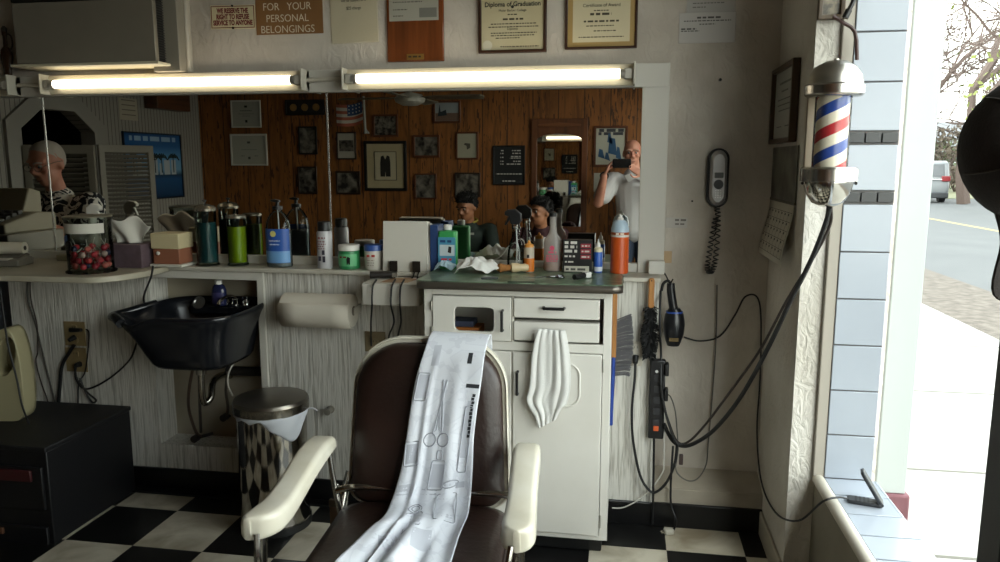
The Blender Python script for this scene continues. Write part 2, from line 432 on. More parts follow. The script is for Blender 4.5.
# ------------------------------------------------------------------ mirror
FRM = mat('#c8c4bb', .4)
MIR, nt, b = newmat('mirror_silver')
b.inputs['Base Color'].default_value = (.74, .73, .69, 1); b.inputs['Metallic'].default_value = 1; b.inputs['Roughness'].default_value = 0
xs1, xs2 = AY(45, 130, DM).x, AY(328, 140, DM).x
mir = thing('wall_mirror', 'wide white framed wall mirror in three panels above the counter', 'mirror', (-1.4, YB, ZS))
def rel(o, P): return V(P)-V(o.location)
def wbox(root, name, x0, y0, z0, x1, y1, z1, m, bevel=0):
    a, b_ = rel(root, (x0, y0, z0)), rel(root, (x1, y1, z1))
    return MB().box(*a, *b_).build(name, m, root, bevel=bevel)
for a, b_ in ((-4.0, xs1-.003), (xs1+.003, xs2-.003), (xs2+.003, .056)):
    wbox(mir, 'mirror_pane', a, DM, 1.085, b_, YB-.001, 1.803, MIR)
for x in (xs1, xs2): wbox(mir, 'seam_strip', x-.0035, DM-.003, 1.085, x+.0035, DM+.001, 1.803, mat('#c8c8c4', .25, .8))
fr = MB()
def fb(*a): fr.box(*rel(mir, a[:3]), *rel(mir, a[3:]))
fb(-4.0, 3.165, 1.801, .16, YB-.001, 1.893); fb(.054, 3.165, 1.05, .16, YB-.001, 1.801); fb(-4.0, 3.172, 1.0502, .054, YB-.001, 1.087)
fr.build('frame', FRM, mir, bevel=.002)
o = MB().box(.098, 3.12, 1.0505, .162, 3.164, 1.105).build('frame_block', mat('#d3d0c8', .5), None, bevel=.003); tag(o, 'small white block at the right end of the mirror shelf', 'block')

# ------------------------------------------------------------------ outside the window
def gmat(h, d, sc, rough=.9): return mat(h, rough, noise=(sc, d, .5))
g = struct('ground_sidewalk', MB().box(.861, -8, -.2, 3.4, 70, -.1), gmat('#8d8b85', '#817e78', 1.5), label='pale concrete sidewalk outside the window', cat='sidewalk')
mb = MB()
for y in (3.15, 4.1, 5.6, 7.1, 8.6, 10.1): mb.box(.9, y, -.1005, 3.4, y+.02, -.0985)
mb.build('joint_line', mat('#55524a', .9), g)
struct('ground_verge', MB().box(3.4, -8, -.22, 4.6, 70, -.115), mat('#5c544b', .95, noise=(9, '#3f362e', .35)), label='gravel verge littered with dry leaves beside the sidewalk', cat='verge')
g = struct('ground_street', MB().box(4.6, -8, -.25, 60, 110, -.125), gmat('#4b4c4c', '#424344', .8), label='grey asphalt street outside the window', cat='street')
MB().box(8.8, 8, -.126, 8.96, 60, -.122).build('lane_line', mat('#8a7a4a', .8), g)
struct('ground_yard', MB().box(14.5, 38, -.13, 60, 110, -.11), gmat('#6c664c', '#4e5636', 2), label='dry lawn on the far side of the street', cat='lawn')
p = thing('porch_post', 'white square post standing outside the window', 'post', (.985, 2.88, -.1))
MB().box(-.052, -.05, .40, .052, .05, 2.9).build('post_shaft', mat('#9ca09e', .6), p, bevel=.004)
MB().box(-.066, -.064, 0, .066, .064, .40).build('post_base', mat('#6f454b', .8, noise=(14, '#56343a', .6)), p, bevel=.008)

def car(x, y, rot, label, paint, kind='suv'):
    c = thing('car', label, 'car', (x, y, -.125), rot, 'cars parked across the street')
    L, W = 2.3, .92      # rear toward -y
    prof = [(-2.25, .35), (-2.3, .75), (-2.2, 1.05), (-1.95, 1.62), (-1.6, 1.72), (.3, 1.70), (1.0, 1.1), (2.1, .95), (2.3, .7), (2.25, .32)]
    MB().prism(prof, -W, W, 'x').build('body', paint, c, bevel=.09, seg=3)
    MB().prism([(-2.02, .45), (-2.36, .42), (-2.36, .2), (-2.02, .2)], -W*.98, W*.98, 'x').build('bumper', mat('#26282b', .6), c, bevel=.04)
    dk = mat('#1c242a', .3)
    rw = MB(); rw.grid(lambda u, v: V((-.74+1.48*u, -2.205+.25*v-.012, 1.08+.50*v)), 1, 1); rw.build('rear_window', dk, c)
    for s in (-1, 1):
        MB().prism([(-1.75, 1.12), (.75, 1.12), (.2, 1.58), (-1.6, 1.6)], s*(W+.003), s*(W-.02), 'x').build('side_window', dk, c)
        MB().box(s*.62, -2.32, .88, s*.93, -2.16, 1.10).build('tail_light', mat('#7a1018', .4), c, bevel=.03)
        for yy in (-1.45, 1.45):
            w_ = MB().cyl((s*.70, yy, .345), (s*.93, yy, .345), .345, n=20).build('wheel', mat('#1a1a1b', .7), c)
            MB().cyl((s*.925, yy, .345), (s*.94, yy, .345), .2, n=16).build('hubcap', mat('#8d9094', .3, .7), w_)
    MB().box(-.26, -2.315, .72, .26, -2.29, .87).build('license_plate', mat('#90908a', .5), c)
    MB().box(-.7, -2.31, .95, .7, -2.25, .975).build('trim_bar', mat('#d0d2d4', .2, .8), c)
    return c
P = AZ(930, 203, -.125)
car(P.x+.1, P.y+2.3, -.16, 'light grey hatchback parked outside, its rear lights facing the window', mat('#6f7274', .3))
P = AZ(957, 184, -.125)
car(P.x, P.y+2, -.16, 'white van-like car parked behind the light grey hatchback', mat('#8a8c8d', .3))
P = AZ(925, 178, -.125)
car(P.x, P.y+2, -.16, 'dark blue car farthest back across the street', mat('#2a333d', .3))

def leafball(name, label, cat, c, r, n, size, h, h2, group=None):
    t = thing(name, label, cat, (c[0], c[1], c[2]-r[2]), 0, group)
    rnd = random.Random(int(c[0]*100)); mb = MB()
    for i in range(n):
        d = V((rnd.gauss(0, 1), rnd.gauss(0, 1), rnd.gauss(0, 1))).normalized()*rnd.uniform(.6, 1)
        p = V((d.x*r[0], d.y*r[1], d.z*r[2]+r[2])); a = V((rnd.gauss(0, 1), rnd.gauss(0, 1), rnd.gauss(0, 1))).normalized()*size; b_ = a.orthogonal().normalized()*size*.6
        vs = [mb.bm.verts.new(q) for q in (p-a, p+b_, p+a, p-b_)]; mb.bm.faces.new(vs)
    mb.build('foliage', mat(h, .9, noise=(2, h2, .5)), t, smooth=0, weld=False)
    st = MB()
    for i in range(4): st.tube([(0, 0, 0), (r[0]*.4*math.cos(i*1.7), r[1]*.4*math.sin(i*1.7), r[2]*1.2)], .04, 5, 0, taper=.02)
    st.build('stem', m_bark(), t)
    return t
for px, py, rr, h, h2, lab in ((943, 152, (3.2, 1.5, 1.6), '#566038', '#3b4328', 'yellow green hedge behind the parked cars'),
                               (953, 160, (2.6, 1.2, 1.9), '#4c4238', '#5f5446', 'brown leafless hedge to the right of the yellow green hedge')):
    P = AY(px, py, 52) if px < 950 else AY(px+4, py, 47); leafball('hedge', lab, 'hedge', (P.x, P.y, rr[2]-.13), rr, 1500, .16, h, h2)
P = AZ(956, 188, -.12); leafball('bush', 'small dark green bush beside the parked light grey hatchback', 'bush', (P.x+.4, P.y-3, .75), (1.0, .7, .85), 900, .1, '#2c3d24', '#1f2d19')

P = AY(930, 150, 90)
hs = thing('house', 'grey roofed house beyond the parked cars', 'house', (P.x+3, 90, -.12), -.15)
MB().box(-9, 0, 0, 9, 8, 2.9).build('house_wall', mat('#6b6861', .8), hs)
MB().prism([(-.8, 2.8), (8.8, 2.8), (4, 6.2)], -10, 10, 'x').build('roof', mat('#66676a', .8), hs)
for i in (-5, 0, 5): MB().box(i-.7, -.05, 1, i+.7, .05, 2.2).build('house_window', mat('#4d565e', .2), hs)

def bare_tree(x, y, h, seed, label, lean=0, green=0, dense=False):
    rnd = random.Random(seed); t = thing('bare_tree', label, 'tree', (x, y, -.12), 0, 'bare trees across the street')
    tr = MB(); br = MB(); tips = []
    def grow(p, d, L, r, lvl, mb):
        k = 4; pts = [p]
        for i in range(k):
            d = (d+V((rnd.gauss(0, .16), rnd.gauss(0, .16), rnd.gauss(.0, .10)-(.05 if lvl > 2 else 0)))).normalized(); pts.append(pts[-1]+d*L/k)
        mb.tube(pts, r, 5 if lvl < 2 else 3, 0, taper=r*.55)
        if lvl >= 5: tips.append(pts[-1]); return
        for i in range((4 if dense else 3) if lvl > 0 else 5):
            q = pts[rnd.randint(2, k)]; a = V((rnd.gauss(0, 1), rnd.gauss(0, 1), rnd.gauss(.15, .6))).normalized()
            grow(q, (d*.75+a*.8).normalized(), L*rnd.uniform(.62, .8), r*.55, lvl+1, br)
    grow(V((0, 0, 0)), V((lean, 0, 1)).normalized(), h*.36, h*.020, 0, tr)
    tr.build('trunk', m_bark(), t, weld=False); br.build('branches', mat('#5d4f49', .9), t, weld=False)
    if green:
        mb = MB()
        for p in tips[::max(1, int(len(tips)/green))]:
            for i in range(3):
                q = p+V((rnd.gauss(0, .2), rnd.gauss(0, .2), rnd.gauss(0, .2))); a = V((rnd.gauss(0, 1), rnd.gauss(0, 1), rnd.gauss(0, 1))).normalized()*.12; b_ = a.orthogonal()*.6
                mb.bm.faces.new([mb.bm.verts.new(v) for v in (q-a, q+b_, q+a, q-b_)])
        mb.build('leaves', mat('#666b34', .9), t, smooth=0, weld=False)
P = AY(985, 150, 24); bare_tree(P.x+2.6, 24, 10.5, 3, 'bare branched tree nearest the window, with a few fresh green leaves', -.25, 160)
P = AY(940, 150, 44); bare_tree(P.x, 45, 15, 5, 'tall bare tree behind the nearest tree across the street', .1, dense=True)
P = AY(968, 150, 33); bare_tree(P.x, 33, 13, 9, 'bare tree in the middle of the row across the street', 0, dense=True)
# ------------------------------------------------------------------ on the upper wall
def root_at(name, label, cat, P, rotz=0, group=None): return thing(name, label, cat, P, rotz, group)
# air conditioner set into the wall
xl, xr_ = AY(12, 20, 3.02).x, AY(157, 63, 3.03).x
zb, zt = 1.915, 2.19
ac = thing('air_conditioner', 'dark grey wall air conditioner panel above the left end of the mirror', 'air conditioner', ((xl+xr_)/2, 3.1, zb))
w2 = (xr_-xl)/2
ACM = mat('#8d8577', .45, .1, noise=(3, '#797266', .6))
MB().box(-w2+.01, -.05, .012, w2-.012, .098, zt-zb+.12).build('case', mat('#1b1a18', .6), ac)
MB().prism(rrect(-w2, .012, w2, zt-zb-.008, .008, 2), -.075, -.05, 'y').build('front_panel', ACM, ac, bevel=.003)
MB().box(-w2, -.078, zt-zb-.006, w2, -.045, zt-zb+.13).build('vent_slot', mat('#0a0a0a', .6), ac)
mb = MB()
for i in range(26): mb.box(w2-.013, -.045, .02+i*.0105, w2-.006, .06, .024+i*.0105)
mb.build('side_grille', mat('#2b2926', .5), ac)
MB().box(-w2-.03, -.08, 0, w2+.012, .098, .011).build('bottom_trim', mat('#cfc7ae', .5), ac, bevel=.002)
struct('trim_8', MB().box(AY(172, 70, YB).x-.03, 3.11, 1.893, AY(181, 60, 3.12).x, YB, 2.4), mat('#8a8376', .6), bevel=.004, label='grey casing right of the air conditioner', cat='trim')
struct('trim_9', MB().box(AY(181, 60, 3.13).x, 3.165, 1.893, AY(190, 60, 3.17).x, YB, 2.4), mat('#b5ad9f', .6), bevel=.008, label='pale upright moulding beside the air conditioner casing', cat='trim')
P = AY(8, 66, 3.168)
b = thing('glass_bottle', 'dark amber glass bottle on the ledge left of the air conditioner', 'bottle', (P.x-.012, 3.178-.0, 1.8935))
MB().lathe([(.012, 0), (.02, .01), (.018, .03), (.026, .06), (.031, .09), (.024, .12), (.011, .135), (.010, .18), (.013, .185), (.013, .20), (.001, .20)], n=20, sy=.62).build('bottle_body', milky('#4a3322', .75, .15), b)
MB().lathe([(.014, .2), (.015, .215), (.006, .225)], n=16, sy=.62).build('stopper', mat('#3a332b', .4), b)
MB().tube([(.012, 0, .19), (.033, 0, .18), (.036, 0, .14), (.022, 0, .115)], .004, 6).build('handle', mat('#3a2a1c', .3), b)

# signs, papers, diplomas
def panel(name, label, cat, px, Y, m, group=None, t=.006, bevel=.0015, tilt=0, fill=True):
    """flat rectangular thing on the back wall, seen between the pixel corners px"""
    a = AY(px[0], px[1], Y); c = AY(px[2], px[3], Y)
    o = thing(name, label, cat, ((a.x+c.x)/2, YB, (a.z+c.z)/2), 0, group, rot=(0, tilt, 0))
    w_, h_ = (c.x-a.x), (a.z-c.z)
    o['w'], o['h'] = w_, h_
    if fill: MB().box(-w_/2, -t, -h_/2, w_/2, 0, h_/2).build('panel', m, o, bevel=bevel)
    return o, w_, h_
s, w_, h_ = panel('refusal_sign', 'small cream sign with red lettering, We Reserve the Right, beside the brown sign', 'sign', (209, 5.5, 255, 28), 3.19, mat('#cfc4a0', .5), t=.004, tilt=.01)
RED = mat('#6d1f1f', .6)
MB().holed([(-w_/2+.004, -h_/2+.004), (w_/2-.004, -h_/2+.004), (w_/2-.004, h_/2-.004), (-w_/2+.004, h_/2-.004)], [(-w_/2+.007, -h_/2+.007), (w_/2-.007, -h_/2+.007), (w_/2-.007, h_/2-.007), (-w_/2+.007, h_/2-.007)], -.0048, -.004).build('border', RED, s, smooth=0)
lettering(s, 'WE RESERVE THE\nRIGHT TO REFUSE\nSERVICE TO ANYONE', .0285, (0, -.0045, 0), RED, sx=.66, space=.88, bold=.0012)
for zz in (-h_/2+.004, h_/2-.004): MB().sphere((0, -.005, zz), .005, 8, 6).build('screw', mat('#2a2622', .4, .8), s)
s, w_, h_ = panel('belongings_sign', 'brown sign with white capitals, For Your Personal Belongings', 'sign', (253.5, -22, 323, 33), 3.192, mat('#8a6238', .6, noise=(5, '#75522e', .5)), t=.005)
PW = mat('#d9cdb6', .6)
ztop = -h_/2
for k, (tx, zz) in enumerate((('FOR   YOUR', 26.5), ('PERSONAL', 15.2), ('BELONGINGS', 4.6))):
    lettering(s, tx, .044, (-.008, -.0055, ztop+zz*h_/55), PW, sx=.92, bold=-.0003)
s, w_, h_ = panel('paper_notice', 'white paper notice in a clear sleeve, right of the brown sign', 'notice', (329, -26, 378, 42), 3.196, mat('#d2cab9', .7), t=.003, tilt=-.02)
textlines(s, [(-.07, .07, .068, .012)], INK, -.0036)
for tx, zz in (('will be subject to a', .012), ('$25 charge', -.020)): lettering(s, tx, .018, (.0, -.0035, zz-.01+.03), INK, sx=.8)
MB().box(-w_/2-.003, -.0052, -h_/2-.004, w_/2+.003, -.0048, h_/2).build('sleeve', clear('#fbfaf6', .2, .02), s)
s, w_, h_ = panel('wooden_plaque', 'varnished wooden plaque holding a certificate and a brass tag', 'plaque', (385.5, -28, 444, 61), 3.185, m_wood('#7a4424', '#59301a', 2, 26, .16), t=.016, bevel=.004)
z1 = -h_/2+ (61-20.5)/89*h_
MB().box(-w_/2+.013, -.018, z1, w_/2-.021, -.016, h_/2-.02).build('certificate', mat('#a8a598', .4), s)
textlines(s, [(-w_/2+.03, w_/2-.07, z1+.09, .006), (-w_/2+.03, w_/2-.09, z1+.075), (-w_/2+.03, -.03, z1+.045), (-w_/2+.03, -.05, z1+.02)], mat('#55534d', .7), -.0186)
MB().box(.02, -.0186, z1+.012, w_/2-.028, -.018, z1+.05).build('certificate_photo', mat('#77766f', .4), s)
MB().box(-.037, -.018, -h_/2+.008, .037, -.016, -h_/2+.031).build('brass_tag', mat('#b08a4a', .3, .7), s)
textlines(s, [(-.03, .03, -h_/2+.02, .007)], mat('#3a2a14', .6), -.0186)
def framed(name, label, cat, px, Y, fm, fwid, pm, group=None, t=.018):
    o, w_, h_ = panel(name, label, cat, px, Y, None, group, fill=False)
    MB().holed([(-w_/2, -h_/2), (w_/2, -h_/2), (w_/2, h_/2), (-w_/2, h_/2)], [(-w_/2+fwid, -h_/2+fwid), (w_/2-fwid, -h_/2+fwid), (w_/2-fwid, h_/2-fwid), (-w_/2+fwid, h_/2-fwid)], -t, -.001).build('frame', fm, o, bevel=.003)
    MB().box(-w_/2+fwid*.8, -t*.5, -h_/2+fwid*.8, w_/2-fwid*.8, -.001, h_/2-fwid*.8).build('paper', pm, o)
    return o, w_, h_
BW = mat('#3a2418', .3)
s, w_, h_ = framed('framed_diploma', 'black and brown framed diploma of graduation above the mirror', 'diploma', (478, -34, 546.5, 52), 3.185, BW, .013, mat('#cbc0a0', .35, noise=(4, '#b5a985', .5)))
Yt = -.0095
k = h_/86
lettering(s, 'Diploma of Graduation', .026, (0, Yt, -h_/2+(52-4)*k), INK, sx=.95, bold=.0006); lettering(s, 'Moler Barber College', .013, (0, Yt, -h_/2+(52-10)*k), INK)
lettering(s, 'Diploma', .013, (0, Yt, -h_/2+(52-28)*k), INK)
textlines(s, [(-.02, .02, -h_/2+(52-14)*k), (-.04, .045, -h_/2+(52-18.5)*k, .007), (-.09, .10, -h_/2+(52-23)*k), (-.10, .11, -h_/2+(52-26)*k), (-.09, .1, -h_/2+(52-32)*k), (-.09, .09, -h_/2+(52-34.5)*k), (-.07, .03, -h_/2+(52-37)*k), (-.05, .11, -h_/2+(52-45.5)*k)], mat('#4a4436', .7), Yt-.0003)
MB().cyl((-w_/2+.037, -.0085, -h_/2+.032), (-w_/2+.037, -.0115, -h_/2+.032), .02, n=24).build('seal', mat('#cfc9b5', .4), s)
MB().cyl((0, -.0085, -h_/2+(52-6.5)*k), (0, -.0105, -h_/2+(52-6.5)*k), .006, n=12).build('emblem', INK, s)
s, w_, h_ = framed('framed_certificate', 'framed cream certificate with a tan border, right of the diploma', 'certificate', (566, -34, 637, 48), 3.185, BW, .010, mat('#a98c56', .4))
MB().box(-w_/2+.03, -.0098, -h_/2+.028, w_/2-.03, -.008, h_/2-.03).build('inner_sheet', mat('#cdc2a2', .4), s)
k = h_/82; Yt = -.0103
lettering(s, 'Certificate of Award', .018, (0, Yt, -h_/2+(48-5)*k), INK)
textlines(s, [(-.03, .03, -h_/2+(48-10)*k), (-.045, .04, -h_/2+(48-13.5)*k, .009), (-.07, .07, -h_/2+(48-20.5)*k, .007), (-.06, .05, -h_/2+(48-25)*k), (-.03, .06, -h_/2+(48-30)*k), (-.09, .09, -h_/2+(48-36)*k)], mat('#4a4436', .7), Yt-.0003)
s, w_, h_ = panel('posted_paper', 'white posted licence paper at the top right of the wall, partly covered', 'paper', (688, -28, 735, 18), 3.197, mat('#a9a5a0', .7), t=.002)
textlines(s, [(-.07, .05, -h_/2+.06), (-.07, -.02, -h_/2+.045), (-.08, .08, -h_/2+.018, .008)], mat('#6f6c69', .7), -.0028)
s, w_, h_ = panel('posted_paper', 'white notice pinned over the lower edge of the licence paper', 'paper', (679.5, 13, 735, 42), 3.194, mat('#b7b3ae', .7), t=.005)
textlines(s, [(-.04, .05, h_/2-.02, .007), (-.09, .09, h_/2-.032), (-.03, .03, h_/2-.045), (-.10, -.04, h_/2-.062, .006), (-.1, -.03, h_/2-.07)], mat('#55534f', .7), -.0058)
def tagbox(name, label, cat, px, Y, y0, y1, m, group=None, bevel=.001):
    a = AY(px[0], px[1], Y); c = AY(px[2], px[3], Y)
    o = MB().box(a.x, y0, c.z, c.x, y1, a.z).build(name, m, None, bevel=bevel); return tag(o, label, cat, group)
o = tagbox('label_sticker', 'small white sticker on the wall left of the telephone', 'sticker', (666, 217.5, 687, 228), YB, 3.197, YB, mat('#b5b0a9', .6))
textlines(o, [(AY(675, 220, YB).x, AY(686, 220, YB).x, AY(680, 220, YB).z, .008), (AY(675, 224, YB).x, AY(685, 224, YB).x, AY(680, 224, YB).z, .006)], mat('#6b6660', .7), 3.1962)
tagbox('masking_tape', 'strip of tan tape beside the mirror frame above the hair dryer hook', 'tape', (663, 251, 671.5, 263), YB, 3.196, YB, mat('#b79c79', .7))
P = AY(720, 80, YB); o = MB().cyl((P.x, YB, P.z), (P.x, YB-.015, P.z), .006, n=8).build('nail', DARKMETAL); tag(o, 'small nail in the bare wall above the telephone', 'nail')
P = AY(692, 201, YB); o = MB().cyl((P.x, YB, P.z), (P.x, YB-.01, P.z), .004, n=8).build('nail', DARKMETAL); tag(o, 'tiny nail in the wall left of the telephone handset', 'nail')

# ------------------------------------------------------------------ fluorescent lights along the mirror frame
TUBE = mat('#fff4dc', .5, emit=TUBE_E)
def fixture(x0, x1, label, lit=True):
    f = thing('fluorescent_light', label, 'light', ((x0+x1)/2, 3.165, 1.848), 0, 'fluorescent lights above the mirror')
    h = (x1-x0)/2
    MB().prism([(0, -.042), (0, .042), (-.02, .042), (-.03, .022), (-.03, -.022), (-.02, -.042)], -h, h, 'x').build('housing', mat('#d6cdb5', .35), f, bevel=.002)
    for s in (-1, 1):
        MB().box(s*(h-.004)-.004, -.078, -.044, s*(h-.004)+.004, 0, .044).build('end_plate', mat('#c9c4b6', .4), f, bevel=.002)
        hd = MB().box(s*(h-.028)-.016, -.066, -.02, s*(h-.028)+.016, -.028, .02).build('lamp_holder', mat('#b6b1a6', .4), f, bevel=.004)
        MB().cyl((s*(h-.05)-.012*s, -.052, 0), (s*(h-.05)+.012*s, -.052, 0), .018, n=16).build('tube_cap', mat('#b9b6ae', .3, .7), f)
    MB().cyl((-h+.06, -.052, 0), (h-.06, -.052, 0), .0185, n=20).build('lamp_tube', TUBE if lit else mat('#7c766a', .4), f)
    return f
fx = [AY(p, 79, 3.1).x for p in (40, 303, 342, 635.5)]
fixture(fx[0], fx[1], 'lit fluorescent tube light on the mirror frame below the air conditioner')
fixture(fx[2], fx[3], 'lit fluorescent tube light on the mirror frame below the diplomas')
x8 = AY(9, 79, 3.1).x
fixture(x8-1.2, x8, 'end of an unlit tube light at the far left edge', False)
for a, b_, lab in ((x8, fx[0], 'thin metal conduit at the left end of the left lit tube light'), (fx[1], fx[2], 'thin metal conduit joining the two lit tube lights')):
    o = MB().cyl((a, 3.145, 1.850), (b_, 3.145, 1.850), .009, n=12).build('electrical_conduit', mat('#b8b1a3', .45)); tag(o, lab, 'conduit', 'conduits between the tube lights')

# ------------------------------------------------------------------ telephone on the wall
P = AY(718, 178, 3.17); ph = thing('wall_telephone', 'silver and black corded telephone hanging on the right of the back wall', 'telephone', (P.x, YB, P.z))
rr = rrect(-.043, -.118, .043, .118, .042, 8)
MB().prism(rr, -.028, 0, 'y').build('cradle', mat('#17171a', .4), ph, bevel=.006)
hs_ = MB(); prof = [(0, -.026, .028), (.0, -.045, .034)]
rings = []
for sc, yy in ((1, -.024), (1, -.038), (.93, -.05), (.7, -.058)):
    rings.append([V((p[0]*.75*sc, yy, p[1]*.93*(sc if sc > .8 else .86))) for p in rr])
MB().loops(rings).build('handset', mat('#9c9a99', .3, .4), ph)
MB().box(-.017, -.0605, .0, .017, -.055, .022).build('display', mat('#4c4e4a', .3), ph, bevel=.002)
kb = MB().lathe([(.019, 0), (.019, .004), (.001, .005)], n=20, M=Matrix.Translation((0, -.057, -.025)) @ Matrix.Rotation(PI/2, 4, 'X')).build('keypad', mat('#2c2c2e', .5), ph)
mb = MB()
for i in range(3):
    for j in range(4): mb.box(-.012+i*.009, -.0595, -.052-j*.009, -.007+i*.009, -.055, -.047-j*.009)
mb.build('number_buttons', mat('#c8c8c6', .4), ph)
pts = []
ctr = catmull([V((.002, -.03, -.115)), V((.008, -.03, -.2)), V((.004, -.03, -.33)), V((-.012, -.03, -.385)), V((-.026, -.03, -.36)), V((-.016, -.03, -.26)), V((-.002, -.03, -.16))], 30)
for i, p in enumerate(ctr):
    a = i*1.15; pts.append(p+V((.0105*math.cos(a), .0105*math.sin(a), 0)))
MB().tube(pts, .0026, 5, 0).build('coil_cord', mat('#161618', .5), ph, weld=False)

# ------------------------------------------------------------------ right wall: picture and calendar
rw = thing('framed_certificate', 'narrow dark framed certificate hanging on the side wall above the calendar', 'certificate', (XR, 3.0, 1.715), -PI/2)
W2, H2 = .195, .142
MB().holed([(-W2, -H2), (W2, -H2), (W2, H2), (-W2, H2)], [(-W2+.018, -H2+.018), (W2-.018, -H2+.018), (W2-.018, H2-.018), (-W2+.018, H2-.018)], -.028, -.001).build('frame', mat('#3d2a18', .35), rw, bevel=.003)
MB().box(-W2+.016, -.012, -H2+.016, W2-.016, -.002, H2-.016).build('paper', mat('#a9aaa2', .5), rw)
textlines(rw, [(-.10, .10, .08, .008), (-.06, .06, .05, .006), (-.12, .12, .02), (-.12, .12, 0), (-.1, .1, -.02), (-.12, -.03, -.08), (.03, .12, -.08)], mat('#6b6a66', .7), -.0126)
cl = thing('wall_calendar', 'wall calendar with a grey photo page hanging on the side wall below the framed certificate', 'calendar', (XR, 2.975, 1.345), -PI/2)
MB().box(-.225, -.006, .015, .225, -.002, .215).build('photo_page', m_photo(4, '#15160f', '#6f6f64', 9), cl)
def curl(u, v): return V((-.225+.45*u, -.007-.035*math.sin(v*PI*.5)**2, .012-.215*v))
MB().grid(curl, 4, 8).build('date_page', mat('#b9b4a6', .7), cl, thick=.0012)
mb = MB()
for k in range(6):
    v = .14+.15*k
    mb.grid(lambda u, t, v=v: curl(.04+.92*u, v+.008*t)+V((0, -.0012, 0)), 1, 1)
for k in range(8):
    mb.grid(lambda u, t, k=k: curl(.04+.92*k/7+.007*u, .14+.76*t)+V((0, -.0012, 0)), 1, 8)
mb.build('date_grid', mat('#3c3a36', .7), cl, smooth=0)
mb = MB()
for r_ in range(5):
    for c_ in range(7):
        mb.grid(lambda u, t, r_=r_, c_=c_: curl(.055+.92*c_/7+.035*u, .165+.15*r_+.035*t)+V((0, -.0014, 0)), 1, 1)
mb.build('date_numbers', INK, cl, smooth=0)['kind'] = 'stuff'
MB().box(-.225, -.009, .010, .225, -.001, .019).build('binding', mat('#5a564e', .5), cl)
pf = thing('framed_picture', 'brown framed picture on the pillar above the barber pole', 'picture', (AY(831, 10, 2.61).x, 2.62, AY(831, 0, 2.61).z+.03), 0)
MB().holed([(-.04, -.09), (.04, -.09), (.04, .12), (-.04, .12)], [(-.026, -.075), (.026, -.075), (.026, .105), (-.026, .105)], -.022, -.001).build('frame', m_wood('#5e4a30', '#3d2f1e'), pf, bevel=.003)
MB().box(-.028, -.010, -.078, .028, -.002, .108).build('print', m_photo(8, '#3d3526', '#8a7d64', 40), pf)

# ------------------------------------------------------------------ barber pole
Pt, Pb = AY(834, 59, 2.43), AY(829, 207, 2.43)
bp = thing('barber_pole', 'red white and blue striped barber pole with chrome ends on the pillar', 'barber pole', ((Pt.x+Pb.x)/2, 2.43, Pb.z))
hh = Pt.z-Pb.z
CHR = mat('#b9b5ae', .22, 1)
z1, z2 = hh*.275, hh-.108
MB().lathe([(.001, 0), (.02, .001), (.045, .014), (.062, .04), (.071, hh*.165), (.071, hh*.175)], n=36).build('bottom_bowl', mat('#c4c0b8', .12, 1), bp)
MB().lathe([(.074, hh*.175), (.081, hh*.18), (.081, z1-.006), (.076, z1), (.05, z1+.002)], n=36).build('bottom_ring', CHR, bp)
MB().lathe([(.046, z1-.005), (.046, z2+.01)], n=36).build('striped_cylinder', m_stripes(), bp)
MB().lathe([(.051, z1), (.051, z2)], n=36).build('glass_tube', clear('#fbfbf8', .04, .12), bp)
MB().lathe([(.05, z2-.002), (.076, z2), (.083, z2+.006), (.083, z2+.03), (.078, z2+.036)], n=36).build('top_ring', CHR, bp)
MB().lathe([(.079, z2+.034), (.074, z2+.06), (.058, z2+.085), (.03, z2+.101), (.008, z2+.105), (.008, z2+.108), (.001, z2+.108)], n=36).build('top_dome', mat('#b4afa6', .28, 1), bp)
for s, zz in ((-1, hh*.165), (1, hh*.165)): MB().sphere((s*.076, -.01, zz), .005, 8, 6).build('thumb_screw', DARKMETAL, bp)
bk = MB().box(-.03, .10, z1-.03, .03, .189, z1+.0).box(-.03, .10, z2+.01, .03, .189, z2+.035).box(-.035, .172, z1-.05, .035, .189, z2+.06)
bk.box(-.02, .05, z1-.02, .02, .11, z1-.003).box(-.02, .05, z2+.012, .02, .11, z2+.03).build('bracket', mat('#8d8170', .4, .5), bp, bevel=.002)
# cord strap above the pole
q = [AY(*p, 2.56) for p in ((833, 16), (842, 22), (855, 32), (857, 60))]
o = MB().tube(q, .006, 8, 3).build('wiring_strap', mat('#3f2823', .5)); tag(o, 'reddish brown strap hanging beside the tiles above the barber pole', 'strap')
q = [AY(*p, 2.55) for p in ((845, 18), (849, 10), (853, 2), (855, -6))]
o = MB().tube([q[0], q[1]], .010, 10, 0).tube([q[1], q[2], q[3]], .007, 8, 2).build('cable_plug', mat('#141414', .4)); tag(o, 'black cable plug at the top of the window reveal above the barber pole', 'plug')

